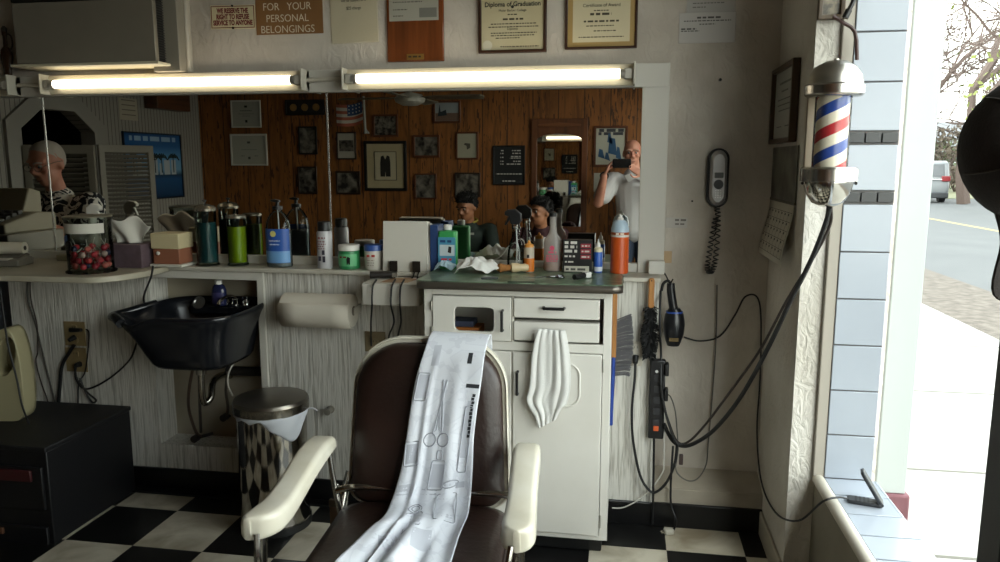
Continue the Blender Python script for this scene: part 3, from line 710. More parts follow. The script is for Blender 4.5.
# ------------------------------------------------------------------ gadget on the sill
P = AZ(872, 508, .437)
g = thing('folding_antenna', 'small black hinged gadget with a tilted flap on the tiled sill', 'antenna', (P.x-.012, P.y+.03, .437), -.25)
BK = mat('#26272a', .4)
MB().prism(rrect(-.052, -.022, .05, .022, .01), .0005, .012, 'z').build('base', BK, g, bevel=.003)
M_ = Matrix.Translation((.045, 0, .010)) @ Matrix.Rotation(math.radians(-32), 4, 'Y')
MB().prism(rrect(-.024, .0, .024, .115, .010), -.006, .006, 'x', M=M_).build('flap', BK, g, bevel=.003)
mb = MB()
for i in range(4): mb.box(-.03+i*.012, -.02, .0119, -.024+i*.012, .02, .0125)
mb.build('ridges', mat('#17181a', .5), g, smooth=0)
MB().cyl((.046, -.02, .010), (.046, .02, .010), .006, n=10).build('hinge', BK, g)
cordpts = [V((P.x-.06, P.y+.043, .443))]+[V(p) for p in (AX(838, 498, .66)+V((0, 0, .002)), AX(822, 502, .61), AX(800, 521, .58)+V((-.006, 0, 0)), AX(775, 512, .572), AY(761, 480, 3.05), AY(757, 430, 3.18), AY(760, 380, 3.185), AY(761, 320, 3.185), AY(757, 297, 3.185))]
cordpts += [AY(745, 297, 3.19), AY(735, 315, 3.19), AY(720, 336, 3.19), AY(700, 341, 3.19), AY(684, 337, 3.19)]
# ------------------------------------------------------------------ white cabinet
YF = 2.75
def fx_(px, py, Y=YF): p = AY(px, py, Y); return p.x, p.z
CABW = mat('#dedbd4', .4, noise=(3, '#cecac1', .5))
x0, x1 = fx_(424, 300)[0], fx_(612, 300)[0]
cx0 = (x0+x1)/2
cb = thing('cabinet', 'white painted cabinet with black handles and a green marbled top', 'cabinet', (cx0, YF, 0))
def L(px, py, Y=YF):
    p = AY(px, py, Y); return p.x-cx0, p.z
hw = (x1-x0)/2; zbot, ztop = .065, 1.03
mb = MB()
mb.box(-hw, .004, zbot, -hw+.018, .29, ztop).box(hw-.018, .004, zbot, hw, .29, ztop).box(-hw, .27, zbot, hw, .29, ztop)
mb.box(-hw, .004, zbot, hw, .29, zbot+.018).box(-hw, .02, .76, hw, .29, .775)
mb.build('carcass', CABW, cb, bevel=.002)
(ax0, az1), (ax1, az0) = L(433, 295), L(511, 341)      # window door
(dx0, dz1), (dx1, dz0) = L(514, 297.5), L(599.5, 319.9); (_, ez1), (_, ez0) = L(514, 321), L(599, 343)
(lx0, lz1), (lx1, lz0) = L(433, 348), L(511, 524); (rx0, rz1), (rx1, rz0) = L(513, 348.5), L(598.5, 531)
lz0 = rz0 = .085
# face frame: plates around the openings
fr = MB()
e = .003
fr.box(-hw, 0, zbot, ax0-e, .02, ztop).box(rx1+e, 0, zbot, hw, .02, ztop)
fr.box(ax0-e, 0, az1+e, rx1+e, .02, ztop).box(ax0-e, 0, lz1+e, rx1+e, .02, az0-e).box(ax0-e, 0, zbot, rx1+e, .02, lz0-e)
fr.box(ax1+e*.4, .002, lz0, dx0-e*.4, .02, az1)
fr.build('face_frame', CABW, cb, bevel=.002)
def handle(parent, x, z, vert, L_=.07):
    m = mat('#121213', .35)
    if vert: pts = [(x, -.008, z-L_/2), (x, -.03, z-L_/2), (x, -.03, z+L_/2), (x, -.008, z+L_/2)]
    else: pts = [(x-L_/2, -.008, z), (x-L_/2, -.03, z), (x+L_/2, -.03, z), (x+L_/2, -.008, z)]
    MB().tube(pts, .0058, 8, 0).build('handle', m, parent)
d = MB().holed([(ax0, az0), (ax1, az0), (ax1, az1), (ax0, az1)], rrect(L(454.5, 306)[0], L(460, 330.5)[1], L(494, 306)[0], L(460, 306.5)[1], .018), -.008, .008).build('door', CABW, cb, bevel=.002)
handle(d, L(503, 320)[0], L(503, 320)[1], True, .075)
for zz in (az0+.03, az1-.04): MB().cyl((ax0-.004, -.008, zz-.018), (ax0-.004, -.008, zz+.018), .004, n=8).build('hinge', mat('#b8b5ac', .3, .8), d)
for z0_, z1_ in ((dz0, dz1), (ez0, ez1)):
    d = MB().box(dx0, -.008, z0_, dx1, .05, z1_).build('drawer', CABW, cb, bevel=.003)
    handle(d, (dx0+dx1)/2-.008, (z0_+z1_)/2+.004, False, .075)
d = MB().box(lx0, -.008, lz0, lx1, .012, lz1).build('door', CABW, cb, bevel=.003)
handle(d, lx1-.03, lz1-.13, True, .07)
d = MB().box(rx0, -.008, lz0, rx1, .012, lz1).build('door', CABW, cb, bevel=.003)
handle(d, L(518, 382)[0], L(518, 382)[1], True, .085)
for zz in (lz0+.06, lz1-.04): MB().cyl((rx1+.004, -.007, zz-.025), (rx1+.004, -.007, zz+.025), .004, n=8).build('hinge', mat('#b8b5ac', .3, .8), d)
pa = rrect(L(548, 364)[0], L(560, 405)[1], L(580, 364)[0], L(560, 363)[1], .045, 8)
ring = [V((p[0], -.009, p[1])) for p in pa]
MB().tube(ring, .004, 6, 0, closed=True).build('raised_moulding', CABW, d)
# worktop
tp = MB().prism(rrect(-hw-.026, -.035, hw+.038, .27, .04, 6), 1.036, ZC, 'z').box(-hw-.02, .265, ZS+.0008, hw+.034, .40, ZC)
tp.build('worktop', m_green_laminate(), cb, bevel=.003)
o2 = [(p[0], p[1]) for p in rrect(-hw-.027, -.036, hw+.039, .27, .041, 6)]
ed = MB().loops([[V((p[0], p[1], z)) for p in o2 if p[1] < .26] for z in (1.034, 1.062)], closed=False, caps=False)
ed.build('metal_edge', mat('#6b645c', .3, .7), cb, thick=.002)
MB().box(-hw+.02, .035, 0, hw-.02, .26, zbot).build('plinth', mat('#0d0d0d', .5), cb, bevel=.006)
P = AY(471, 322, 2.86)
bx = MB().box(P.x-.055, 2.83, .776, P.x+.04, 2.93, .865).build('carton', mat('#b0672a', .6), None, bevel=.002); tag(bx, 'orange carton inside the cabinet behind the little window', 'box')
textlines(bx, [(P.x-.045, P.x+.03, .838, .008)], mat('#e6d9c0', .6), 2.8294)
P2 = AY(465, 311, 2.9)
bx = MB().box(P2.x-.05, 2.84, .8655, P2.x+.045, 2.93, .888).build('carton', mat('#3a4055', .6), None, bevel=.002); tag(bx, 'flat dark carton lying on the orange carton inside the cabinet', 'box')

def stand(name, label, cat, px, ptop, Y, z0, group=None, rotz=0):
    """an upright thing standing at depth Y on a surface at height z0: root, height and metres per pixel"""
    P = AY(px, ptop+20, Y); h_ = AY(px, ptop, Y).z-z0
    return thing(name, label, cat, (P.x, Y, z0), rotz, group), h_, depth(P)/F
# orange spray can
t, h_, k = stand('spray_can', 'tall orange can with a light blue shoulder and white nozzle on the cabinet', 'spray can', 620, 214, 3.04, ZC)
r = 9*k
OR = mat('#c2501c', .35)
MB().lathe([(r*.93, 0), (r, .003), (r, h_*.62)], n=28).build('can_body', OR, t)
MB().lathe([(r+.0003, h_*.62), (r+.0003, h_*.655)], n=28).build('white_band', mat('#cfc9bf', .4), t)
MB().lathe([(r+.0004, h_*.655), (r+.0004, h_*.70)], n=28).build('red_band', mat('#a34a22', .4), t)
MB().lathe([(r, h_*.70), (r*.98, h_*.76), (r*.78, h_*.86), (r*.5, h_*.9), (.001, h_*.9)], n=28).build('shoulder', mat('#a9bccb', .35), t)
MB().lathe([(r*.35, h_*.895), (r*.35, h_*.93), (r*.2, h_*.95), (r*.2, h_*.985), (.001, h_)], n=16).build('nozzle', mat('#dddad4', .4), t)
textlines(t, [(-.016, .016, h_*.677, .006)], mat('#e8d9c8', .5), -r-.001)
# blue little bottle
t, h_, k = stand('dropper_bottle', 'small blue bottle with a cream cap and white tip beside the orange can', 'bottle', 598, 239, 3.04, ZC)
r = 4.6*k
MB().lathe([(r*.9, 0), (r, .004), (r, h_*.60), (r*.8, h_*.64)], n=20).build('bottle_body', mat('#2c57ab', .35), t)
MB().lathe([(r+.0004, .006), (r+.0004, h_*.18)], n=20).build('label', mat('#c9cdd6', .5), t)
MB().lathe([(r*.95, h_*.62), (r*.95, h_*.72), (r*.5, h_*.76)], n=20).build('cap', mat('#d9cfae', .5), t)
MB().lathe([(r*.5, h_*.76), (r*.45, h_*.86), (r*.18, h_*.92), (r*.12, h_), (.0005, h_)], n=14).build('tip', mat('#dedbd2', .5), t)
# black and red carton
t, h_, k = stand('carton', 'black carton with red panels and white lettering on the cabinet top', 'box', 577.5, 239.5, 3.045, ZC, rotz=.06)
w = 14.5*k
MB().box(-w, -.024, 0, w, .024, h_).build('box_body', mat('#131213', .35), t, bevel=.0015)
RD = mat('#8d2230', .5)
for i in range(3): MB().box(.012, -.0247, h_*(.42+.17*i), w-.006, -.024, h_*(.55+.17*i)).build('red_panel', RD, t)
MB().box(-w+.006, -.0247, .004, w-.012, -.024, h_*.2).build('pale_panel', mat('#bdb8aa', .5), t)
textlines(t, [(-w+.012, w-.02, h_*.1, .009)], mat('#4a4742', .6), -.0252)
WL = mat('#c9c5bd', .6)
textlines(t, [(-.052, -.002, h_*(.92-.13*i), .011) for i in range(3)]+[(-.052, -.010, h_*.50, .007), (-.050, -.012, h_*.33, .006)], WL, -.0248)
textlines(t, [(.016, w-.012, h_*(.485+.17*i), .006) for i in range(3)], WL, -.0252)
# clear bottle with pink label
t, h_, k = stand('tonic_bottle', 'clear bottle with a pink label and black cap on the cabinet top', 'bottle', 553, 212, 3.06, ZC)
r = 9.3*k
prof = [(r*.9, 0), (r, .005), (r, h_*.47), (r*.92, h_*.54), (r*.5, h_*.63), (r*.37, h_*.70), (r*.36, h_*.93)]
MB().lathe(prof, n=28, sy=.8).build('bottle_glass', milky('#e3dcd6', .32, .2), t)
MB().lathe([(r*.94, .004), (r*.95, h_*.13), (.001, h_*.131)], n=28, sy=.78).build('amber_liquid', milky('#c9783a', .6, .2), t)
MB().lathe([(r*.42, h_*.925), (r*.42, h_*.985), (r*.2, h_), (.001, h_)], n=20).build('cap', BLACK, t)
PK = mat('#c64a66', .6)
MB().cyl((0, -r*.8-.001, h_*.40), (0, -r*.8-.002, h_*.40), .010, n=20).build('emblem', PK, t)
textlines(t, [(-.015, .017, h_*.33, .008), (-.022, .022, h_*.27, .005), (-.024, .024, h_*.235), (-.024, .024, h_*.21), (-.022, .02, h_*.18)], PK, -r*.8-.0016)
# amber bottle with orange top
t, h_, k = stand('squeeze_bottle', 'small amber squeeze bottle with an orange cap on the cabinet top', 'bottle', 529, 240, 3.01, ZC)
r = 5.3*k
MB().lathe([(r*.9, 0), (r, .004), (r, h_*.74), (r*.8, h_*.8)], n=20).build('bottle_body', milky('#d9cbb8', .6, .3), t)
MB().lathe([(r+.0004, .003), (r+.0004, h_*.44)], n=20).build('amber_liquid', milky('#d1752a', .85, .25), t)
MB().box(-.006, -r-.001, h_*.46, .004, -r+.001, h_*.56).build('label_mark', INK, t)
MB().lathe([(r*.88, h_*.76), (r*.85, h_*.86), (r*.35, h_*.90), (r*.2, h_*.97), (.0006, h_)], n=18).build('cap', mat('#cf8a33', .4), t)
# clear spray bottle with black trigger
def spray_bottle(name, label, px, ptop, Y, z0, r, body, head, neck=None, rotz=0, straw=True):
    t, h_, k = stand(name, label, 'spray bottle', px, ptop, Y, z0, rotz=rotz, group=None)
    MB().lathe([(r*.92, 0), (r, .005), (r*1.02, h_*.16), (r*.9, h_*.34), (r*.5, h_*.53), (r*.38, h_*.70)], n=24).build('bottle_body', body, t)
    MB().lathe([(r*.5, h_*.68), (r*.48, h_*.755), (r*.3, h_*.76)], n=18).build('collar', neck or head, t)
    hd = MB().prism([(-.020, h_*.755), (.014, h_*.755), (.024, h_*.82), (.022, h_*.93), (-.002, h_), (-.034, h_*.99), (-.046, h_*.955), (-.046, h_*.90), (-.03, h_*.885)], -.011, .011, 'y')
    hd.build('spray_head', head, t, bevel=.004)
    MB().prism([(-.030, h_*.885), (-.040, h_*.80), (-.048, h_*.74), (-.040, h_*.74), (-.028, h_*.81), (-.018, h_*.87)], -.007, .007, 'y').build('trigger', head, t, bevel=.003)
    if straw: MB().tube([(0, 0, .01), (.004, .002, h_*.4), (0, 0, h_*.72)], .0028, 6).build('dip_tube', mat('#d8d5cf', .5), t)
    return t
spray_bottle('spray_bottle', 'clear spray bottle with a black trigger head on the cabinet top', 516, 209, 3.03, ZC, .036, clear('#e8ebea', .05, .25), mat('#141415', .4), clear('#dcdcda', .1, .4))
# green bottle with blue label
t, h_, k = stand('shampoo_bottle', 'green bottle with a blue label and white cap beside the white panel', 'bottle', 448, 224.5, 3.06, ZC)
w = 9.6*k
MB().prism(rrect(-w, -.022, w, .022, .014), 0, h_*.86, 'z').build('bottle_body', mat('#3c9a55', .35), t, bevel=.008, seg=3)
MB().lathe([(.014, h_*.86), (.014, h_*.9)], n=20).build('neck', mat('#3c9a55', .35), t)
MB().lathe([(.017, h_*.885), (.017, h_*.985), (.014, h_), (.001, h_)], n=20).build('cap', mat('#d8d6d0', .5), t)
MB().box(-w+.003, -.0232, h_*.06, w-.003, -.0222, h_*.72).build('label', mat('#4f93b2', .4), t)
MB().box(-w+.010, -.0236, h_*.30, w-.007, -.0230, h_*.55).build('label_panel', mat('#c3cdd0', .4), t)
textlines(t, [(-.028, .028, h_*.63, .010)], mat('#1d3f6e', .5), -.0240); textlines(t, [(-.024, .02, h_*.22, .008)], mat('#d33a4a', .5), -.0240)
MB().prism([(.004, h_*.38), (.018, h_*.36), (.02, h_*.5), (.008, h_*.52)], -.0240, -.0236, 'y').build('label_figure', INK, t)

# ---- cloth helper
def cloth(name, label, cat, fn, nu, nv, m, thick=.003, sub=1, root=None):
    P = root or fn(.5, .5)
    t = thing(name, label, cat, P); mb = MB(); mb.grid(lambda u, v: fn(u, v)-V(P), nu, nv)
    return t, mb.build('fabric', m, t, thick=thick, sub=sub)
TOWEL = mat('#d9d8d4', .95, bump=((260, 260, 260), .25))
rnd = random.Random(4)
def crumple(cx, cy, a, b_, h_, seed, z0=ZC):
    rn = random.Random(seed); ph_ = [rn.uniform(0, 6.28) for _ in range(8)]
    def f(u, v):
        x, y = (u*2-1), (v*2-1); rr_ = math.sqrt(x*x+y*y*.9)
        ang = math.atan2(y, x); R_ = 1+.16*math.sin(3*ang+ph_[0])+.09*math.sin(7*ang+ph_[1])
        q = max(0, 1-(rr_/1.25)**2.2)
        zz = h_*q*(.72+.28*math.sin(7*x+3*y+ph_[2])*math.sin(5*y-4*x+ph_[3]))+.010*abs(math.sin(11*x*y+9*x+ph_[4]))*min(1, q*3)
        return V((cx+a*x*R_*(1-.12*abs(y)), cy+b_*y*R_*(1-.15*abs(x)), z0+.0045+max(0, zz)))
    return f
P = AZ(465, 275, ZC)
cloth('towel', 'white towel crumpled on the left of the cabinet top', 'towel', crumple(P.x+.028, P.y+.085, .084, .09, .058, 3), 22, 22, TOWEL, root=V((P.x+.045, P.y+.085, ZC)))
P = AZ(444, 272, ZC)
cloth('cloth_wipe', 'pale blue wipe wadded up in front of the green bottle', 'cloth', crumple(P.x-.005, P.y+.04, .040, .033, .035, 8), 14, 14, mat('#a9c3cf', .8), root=V((P.x, P.y+.045, ZC)))
q = [AY(505, 266, 3.0)]; 
P = AZ(520, 268, ZC)
t = thing('paper_strip', 'white neck strip trailing up behind the towel on the cabinet top', 'paper strip', (-.55, 3.09, ZC))
sp_ = catmull([V((-.075, -.03, .006)), V((-.02, -.01, .012)), V((.04, .005, .05)), V((.075, .012, .095)), V((.105, .015, .105)), V((.118, .01, .07)), V((.12, 0, .012))], 6)
MB().loops([[p+V((0, d, 0)) for p in sp_] for d in (-.014, .014)], closed=False, caps=False).build('strip', mat('#d4d2cb', .9), t, thick=.001)
# shaving brush lying on its side
P = AZ(519, 273.5, ZC)
t = thing('shaving_brush', 'shaving brush with a pale handle and tan bristles lying beside the spray bottle', 'brush', (P.x-.015, P.y+.02, ZC+.0205), 0, None, rot=(0, PI/2, .25))
MB().lathe([(.012, -.022), (.019, -.018), (.0195, .0), (.015, .02), (.017, .036), (.012, .05), (.001, .052)], n=20).build('handle', mat('#c9b48f', .35), t)
MB().lathe([(.011, -.02), (.014, -.045), (.0195, -.065), (.012, -.075), (.001, -.077)], n=20).build('bristles', mat('#a5713a', .9, noise=(60, '#7c4f24', .5)), t)
# scissors
def scissors(name, label, P, rotz, open_=.12):
    t = thing(name, label, 'scissors', P, rotz); st = mat('#8f9091', .2, 1)
    for s in (-1, 1):
        M_ = Matrix.Rotation(s*open_, 4, 'Z')
        mb = MB().prism([(-.002, -.0045), (.085, -.001), (.085, .0005), (-.002, .0045)], 0+.0012*(s+1), .0012+.0012*(s+1), 'z', M=M_)
        mb.tube([M_ @ V(p) for p in ((0, 0, .002), (-.03, -s*.003, .002), (-.045, -s*.008, .002))], .0024, 6)
        mb.build('blade', st, t)
        mb = MB(); mb.tube([M_ @ V((-.06+.013*math.cos(a_), -s*.012+.010*math.sin(a_), .003)) for a_ in [i*PI/8 for i in range(16)]], .0026, 6, 0, closed=True); mb.build('finger_ring', st, t)
    MB().cyl((0, 0, .0), (0, 0, .0042), .0035, n=10).build('pivot', st, t)
    return t
P = AZ(545, 277.5, ZC); scissors('scissors', 'steel hair scissors lying open on the green cabinet top', (P.x, P.y, ZC+.0004), PI+.2)
P = AZ(521, 282.5, ZC)
t = thing('comb', 'thin dark comb lying near the front edge of the cabinet top', 'comb', (P.x, P.y, ZC+.0003), .12)
mb = MB().box(-.05, 0, 0, .05, .006, .003)
for i in range(26): mb.box(-.048+i*.0037, -.010, .0005, -.0463+i*.0037, .001, .0022)
mb.build('teeth_bar', mat('#39433c', .4), t, smooth=0)
P = AZ(581, 279, ZC)
t = thing('hair_trimmer', 'small black hair trimmer with a white head lying in front of the black carton', 'trimmer', (P.x, P.y, ZC+.0115), .95)
MB().tube([(-.04, 0, 0), (-.03, 0, 0), (.0, 0, 0), (.02, 0, .001)], .0105, 12).build('body', mat('#171718', .35), t)
MB().prism(rrect(.018, -.0135, .05, .0135, .006), -.009, .012, 'z').build('head', mat('#d5d4d0', .4), t, bevel=.003)
MB().box(.048, -.012, -.003, .056, .012, .003).build('blade', mat('#9a9a98', .25, .9), t)
P = AZ(488, 279, ZC)
t = thing('hair_clip', 'flat dark grey clip lying in front of the crumpled towel', 'clip', (P.x+.004, P.y, ZC+.0004), .15)
MB().prism([(-.03, -.006), (.035, -.004), (.035, .004), (-.005, .016), (-.028, .012)], 0, .006, 'z').build('clip_body', mat('#3d3f40', .45), t, bevel=.002)
MB().prism([(-.028, -.012), (.01, -.009), (.01, -.005), (-.028, -.006)], 0, .004, 'z').build('clip_lever', mat('#55585a', .35, .6), t)

# ------------------------------------------------------------------ towel hanging over the drawer handle
def prof_cloth(rows, nfold, amp, seed, sharp=1.0):
    """rows: (left point, right point) top to bottom; folds run down the cloth"""
    rn = random.Random(seed); pa_ = [rn.uniform(0, 6.28) for _ in range(6)]
    Ls = catmull([r_[0] for r_ in rows], 8); Rs = catmull([r_[1] for r_ in rows], 8); n = len(Ls)-1
    def f(u, v):
        t_ = v*n; i = min(int(t_), n-1); fr_ = t_-i
        a = Ls[i].lerp(Ls[i+1], fr_); b_ = Rs[i].lerp(Rs[i+1], fr_)
        p = a.lerp(b_, u)
        d = amp*(math.sin(nfold*2*PI*u+pa_[0]+1.2*v)*.6+.4*math.sin(nfold*3.7*PI*u+pa_[1]-1.7*v))*min(1, .35+v*1.3)
        d2 = amp*.35*math.sin(9*u+5*v+pa_[2])*math.sin(7*v+4*u*u+pa_[3])
        return p+V((.3*d2, -abs(d)*sharp-d*(1-sharp)-abs(d2), .4*d2*v))
    return f
yt = YF-.030
def TP(px, py, Y): return AY(px, py, Y)
rows = [(TP(540, 345, YF-.012), TP(563, 346, YF-.012)), (TP(541, 331, YF-.022), TP(565, 332, YF-.022)), (TP(537, 331, YF-.044), TP(566, 333, YF-.044)), (TP(532, 355, YF-.040), TP(570, 356, YF-.040)), (TP(530, 385, YF-.036), TP(571, 385, YF-.036)), (TP(527, 400, YF-.034), TP(567, 403, YF-.034)), (TP(535, 416, YF-.033), TP(562, 408, YF-.033)), (TP(539, 428, YF-.033), TP(556, 419, YF-.033))]
cloth('hand_towel', 'white towel draped over the handle of the lower drawer', 'towel', prof_cloth(rows, 1.7, .010, 5), 40, 40, TOWEL, thick=.003, sub=1, root=AY(550, 333, YF-.034))
# ------------------------------------------------------------------ things on the mirror shelf
# hand sanitizer
t, h_, k = stand('sanitizer_bottle', 'large clear hand sanitizer pump bottle with a blue label on the mirror shelf', 'bottle', 278, 199, 3.095, ZS)
r = 13.2*k
prof = [(r*.93, 0), (r, .006), (r, h_*.56), (r*.9, h_*.68), (r*.62, h_*.78), (r*.36, h_*.82), (r*.34, h_*.86)]
MB().lathe(prof, n=32, sy=.72).build('bottle_body', clear('#dfe4e4', .04, .25), t)
MB().lathe([(r*.93, .004), (r*.94, h_*.50), (.001, h_*.501)], n=32, sy=.68).build('gel', milky('#d3dbdd', .38, .1), t)
MB().grid(lambda u, v: V((r*1.012*math.sin((u-.5)*2.5), -.72*r*1.015*math.cos((u-.5)*2.5), h_*(.07+.50*v))), 14, 1).build('label', mat('#2a55a5', .4), t)
MB().grid(lambda u, v: V((r*1.018*math.sin((u-.5)*2.5), -.72*r*1.022*math.cos((u-.5)*2.5), h_*(.075+.17*v))), 14, 1).build('label_band', mat('#6f9fd0', .4), t)
lb = MB().cyl((-.006, -.72*r-.0012, h_*.50), (-.006, -.72*r-.0022, h_*.50), .013, n=20); lb.build('label_emblem', mat('#dcd27a', .4), t)
lettering(t, 'hand sanitizer', .0115, (.0, -.72*r-.0025, h_*.40), mat('#e3e8ee', .5), sx=.8); lettering(t, 'with moisturizers', .008, (0, -.72*r-.0025, h_*.345), mat('#e3e8ee', .5), sx=.8)
MB().lathe([(r*.38, h_*.845), (r*.38, h_*.895), (r*.16, h_*.9), (r*.12, h_*.96)], n=20).build('pump_collar', BLACK, t)
MB().prism([(-.012, h_*.955), (.012, h_*.955), (.012, h_*.985), (-.012, h_), (-.03, h_*.985), (-.03, h_*.968)], -.008, .008, 'y').build('pump_head', BLACK, t, bevel=.002)
MB().tube([(0, 0, .01), (.003, 0, h_*.4), (0, 0, h_*.86)], .003, 6).build('dip_tube', mat('#c9ccca', .4), t)
# two disinfectant jars
def comb_jar(name, label, px, ptop, Y, r, liq, lvl, lid):
    t, h_, k = stand(name, label, 'jar', px, ptop, Y, ZS)
    hg = h_*.85
    MB().lathe([(r*1.08, 0), (r*1.1, .006), (r*.98, .014), (r, .022), (r, hg), (r*1.02, hg+.003)], n=32).build('glass', clear('#e2ece6', .03, .25), t)
    MB().lathe([(r*.93, .014), (r*.94, hg*lvl), (.001, hg*lvl+.001)], n=32).build('liquid', liq, t)
    for i, (a_, c_) in enumerate(((.5, '#16181a'), (2.6, '#1c2422'), (4.2, '#14171a'))):
        x, y = r*.45*math.cos(a_), r*.45*math.sin(a_)
        MB().box(-.006, -.0015, .02, .006, .0015, hg*(.98 if i else .9), M=Matrix.Translation((x, y, 0)) @ Matrix.Rotation(.13*(i-1), 4, 'Y')).build('comb', mat(c_, .4), t)
    if lid:
        MB().lathe([(r*1.05, hg-.004), (r*1.07, hg+.006), (r*.9, hg+.018), (r*.35, hg+.026), (.001, hg+.027)], n=32).build('lid', mat('#a9a294', .25, .9), t)
        MB().lathe([(.004, hg+.025), (.004, hg+.034), (.010, hg+.040), (.010, h_), (.001, h_+.002)], n=14).build('lid_knob', BLACK, t)
    else:
        MB().lathe([(r*1.03, hg-.006), (r*1.05, hg+.004), (r*.92, hg+.007), (.001, hg+.008)], n=32).build('lid', mat('#b3ad9f', .25, .9), t)
    return t
comb_jar('disinfectant_jar', 'glass comb jar of teal blue disinfectant with a knobbed lid', 205.5, 200, 3.09, .046, milky('#2f5a60', .55, .2), .78, True)
comb_jar('disinfectant_jar', 'glass comb jar of yellow green disinfectant beside the teal blue one', 236.5, 208, 3.115, .042, milky('#a5bb1e', .62, .2), .80, False)
# spray can
t, h_, k = stand('spray_can', 'slim white spray can with a black cap on the mirror shelf', 'spray can', 324.5, 221.5, 3.09, ZS)
r = 7.6*k
MB().lathe([(r*.96, 0), (r, .004), (r, h_*.76), (r*.9, h_*.80)], n=26).build('can_body', mat('#b6b4b6', .35), t)
MB().lathe([(r*.86, h_*.79), (r*.84, h_*.97), (r*.75, h_), (.001, h_)], n=24).build('cap', BLACK, t)
textlines(t, [(-.016, .016, h_*.66, .006), (-.018, .014, h_*.58), (-.016, .018, h_*.53), (-.018, .010, h_*.48), (-.016, .016, h_*.43)], mat('#7a3034', .6), -r-.0006)
for zz, hh_, x_ in ((.3, .10, .006), (.17, .10, -.010), (.14, .13, .008)): MB().box(x_-.006, -r-.0012, h_*zz, x_+.006, -r*.96, h_*(zz+hh_)).build('label_block', mat('#33323f', .5), t)
# green jar and white jar
t, h_, k = stand('gel_jar', 'round green jar with a white lid on the mirror shelf', 'jar', 349.5, 244.5, 3.09, ZS)
r = 10.6*k
MB().lathe([(r*.9, 0), (r, .005), (r*1.02, h_*.4), (r*.98, h_*.74), (r*.85, h_*.78)], n=28).build('jar_body', mat('#2f7d4c', .3), t)
MB().lathe([(r*.99, h_*.77), (r, h_*.97), (r*.96, h_), (.001, h_)], n=28).build('lid', mat('#d5d2c9', .45), t)
MB().grid(lambda u, v: V((r*1.03*math.sin((u-.5)*2.2), -r*1.03*math.cos((u-.5)*2.2), h_*(.14+.5*v))), 10, 1).build('label', mat('#5fae78', .4), t)
textlines(t, [(-.024, .004, h_*.52, .007)], mat('#6d2a2a', .5), -r*1.06)
MB().prism([(.006, h_*.22), (.010, h_*.22), (.011, h_*.32), (.016, h_*.22), (.020, h_*.22), (.021, h_*.5), (.010, h_*.54), (.005, h_*.45)], -r*1.06, -r*1.02, 'y').build('label_figure', INK, t)
t, h_, k = stand('cream_jar', 'small white jar with a blue lid left of the white panel', 'jar', 374, 244.5, 3.085, ZS)
r = 9.2*k
MB().lathe([(r*.93, 0), (r, .004), (r, h_*.78)], n=28).build('jar_body', mat('#c9c4ba', .4), t)
MB().lathe([(r*1.04, h_*.77), (r*1.04, h_*.97), (r, h_), (.001, h_)], n=28).build('lid', mat('#2f4f92', .4), t)
textlines(t, [(-.018, .018, h_*.58, .010)], mat('#b04038', .5), -r-.0010); textlines(t, [(-.016, .016, h_*.4), (-.016, .016, h_*.3), (-.016, .012, h_*.2)], mat('#9a8f84', .5), -r-.0008)
# white panel leaning with clipper hooks + blue folder beside
a = AY(386, 221, 3.06); c_ = AY(430, 270, 3.035)
px0, px1 = AY(383, 271, 3.04).x, AY(427.5, 271, 3.04).x
t = thing('display_board', 'blank white board standing upright on the mirror shelf with a dark side', 'board', ((px0+px1)/2, 3.055, ZS), 0)
w = (px1-px0)/2; hb = AY(405, 221, 3.06).z-ZS
MB().prism([(-.018, 0), (.03, 0), (.036, hb-.004), (.0, hb)], -w, w, 'x').build('board', mat('#d4cfc4', .5), t, bevel=.002)
MB().prism([(-.010, .001), (.034, .001), (.040, hb-.012), (.006, hb-.008)], w+.0005, w+.010, 'x').build('board_side', mat('#c9c5bc', .5), t)
bx = MB().box(px1+.011, 3.045, ZS, px1+.045, 3.145, ZS+hb*.93)
o = bx.build('folder', mat('#27406f', .5), None, bevel=.002); tag(o, 'dark blue upright folder squeezed between the white board and the green bottle', 'folder')
# clipper shelf under the board
a = AY(362, 284, 2.84); zt_ = 1.0285; zb_ = AY(365, 305, 2.84).z
sx0, sx1 = AY(362, 290, 2.84).x, AY(362, 290, 2.84).x+.235
cs = thing('clipper_shelf', 'small white box shelf between the panelled wall and the cabinet', 'shelf', ((sx0+sx1)/2, YL, zb_))
w = (sx1-sx0)/2
MB().box(-w, -.21, 0, w, -.0005, zt_-zb_).build('shelf_box', mat('#c4bfb5', .5), cs, bevel=.003)
MB().prism([(-w*.45, -.18), (w*.5, -.17), (w*.62, -.08), (w*.2, -.04), (-w*.35, -.06)], zt_-zb_, zt_-zb_+.0008, 'z').build('stained_patch', mat('#7a4a26', .6, noise=(30, '#b59a78', .6)), cs)
for i, px in enumerate((392, 415)):
    P = AY(px, 266, 3.0)
    t = thing('clipper_hook', ('left' if i == 0 else 'right')+' dark square metal clip in front of the white board', 'clip', (P.x, 3.012, zt_), 0, 'dark clips in front of the white board')
    MB().box(-.017, .006, .022, .017, .012, .068).build('plate', mat('#2e2822', .5, .5), t, bevel=.001)
    for s in (-1, 1): MB().tube([(s*.009, .008, .024), (s*.009, -.004, .012), (s*.011, -.010, .003), (s*.011, -.022, .003)], .003, 6).build('prong', mat('#1d1b19', .4, .6), t)
P = AZ(376, 280, zt_)
t = thing('hair_clipper', 'black hair clipper lying on the small white box shelf', 'hair clipper', (P.x+.01, P.y+.035, zt_+.017), .3)
MB().tube([(-.045, 0, 0), (-.03, 0, .0), (.02, 0, .0), (.05, 0, .0)], .015, 12).build('body', mat('#1f1a17', .4), t)
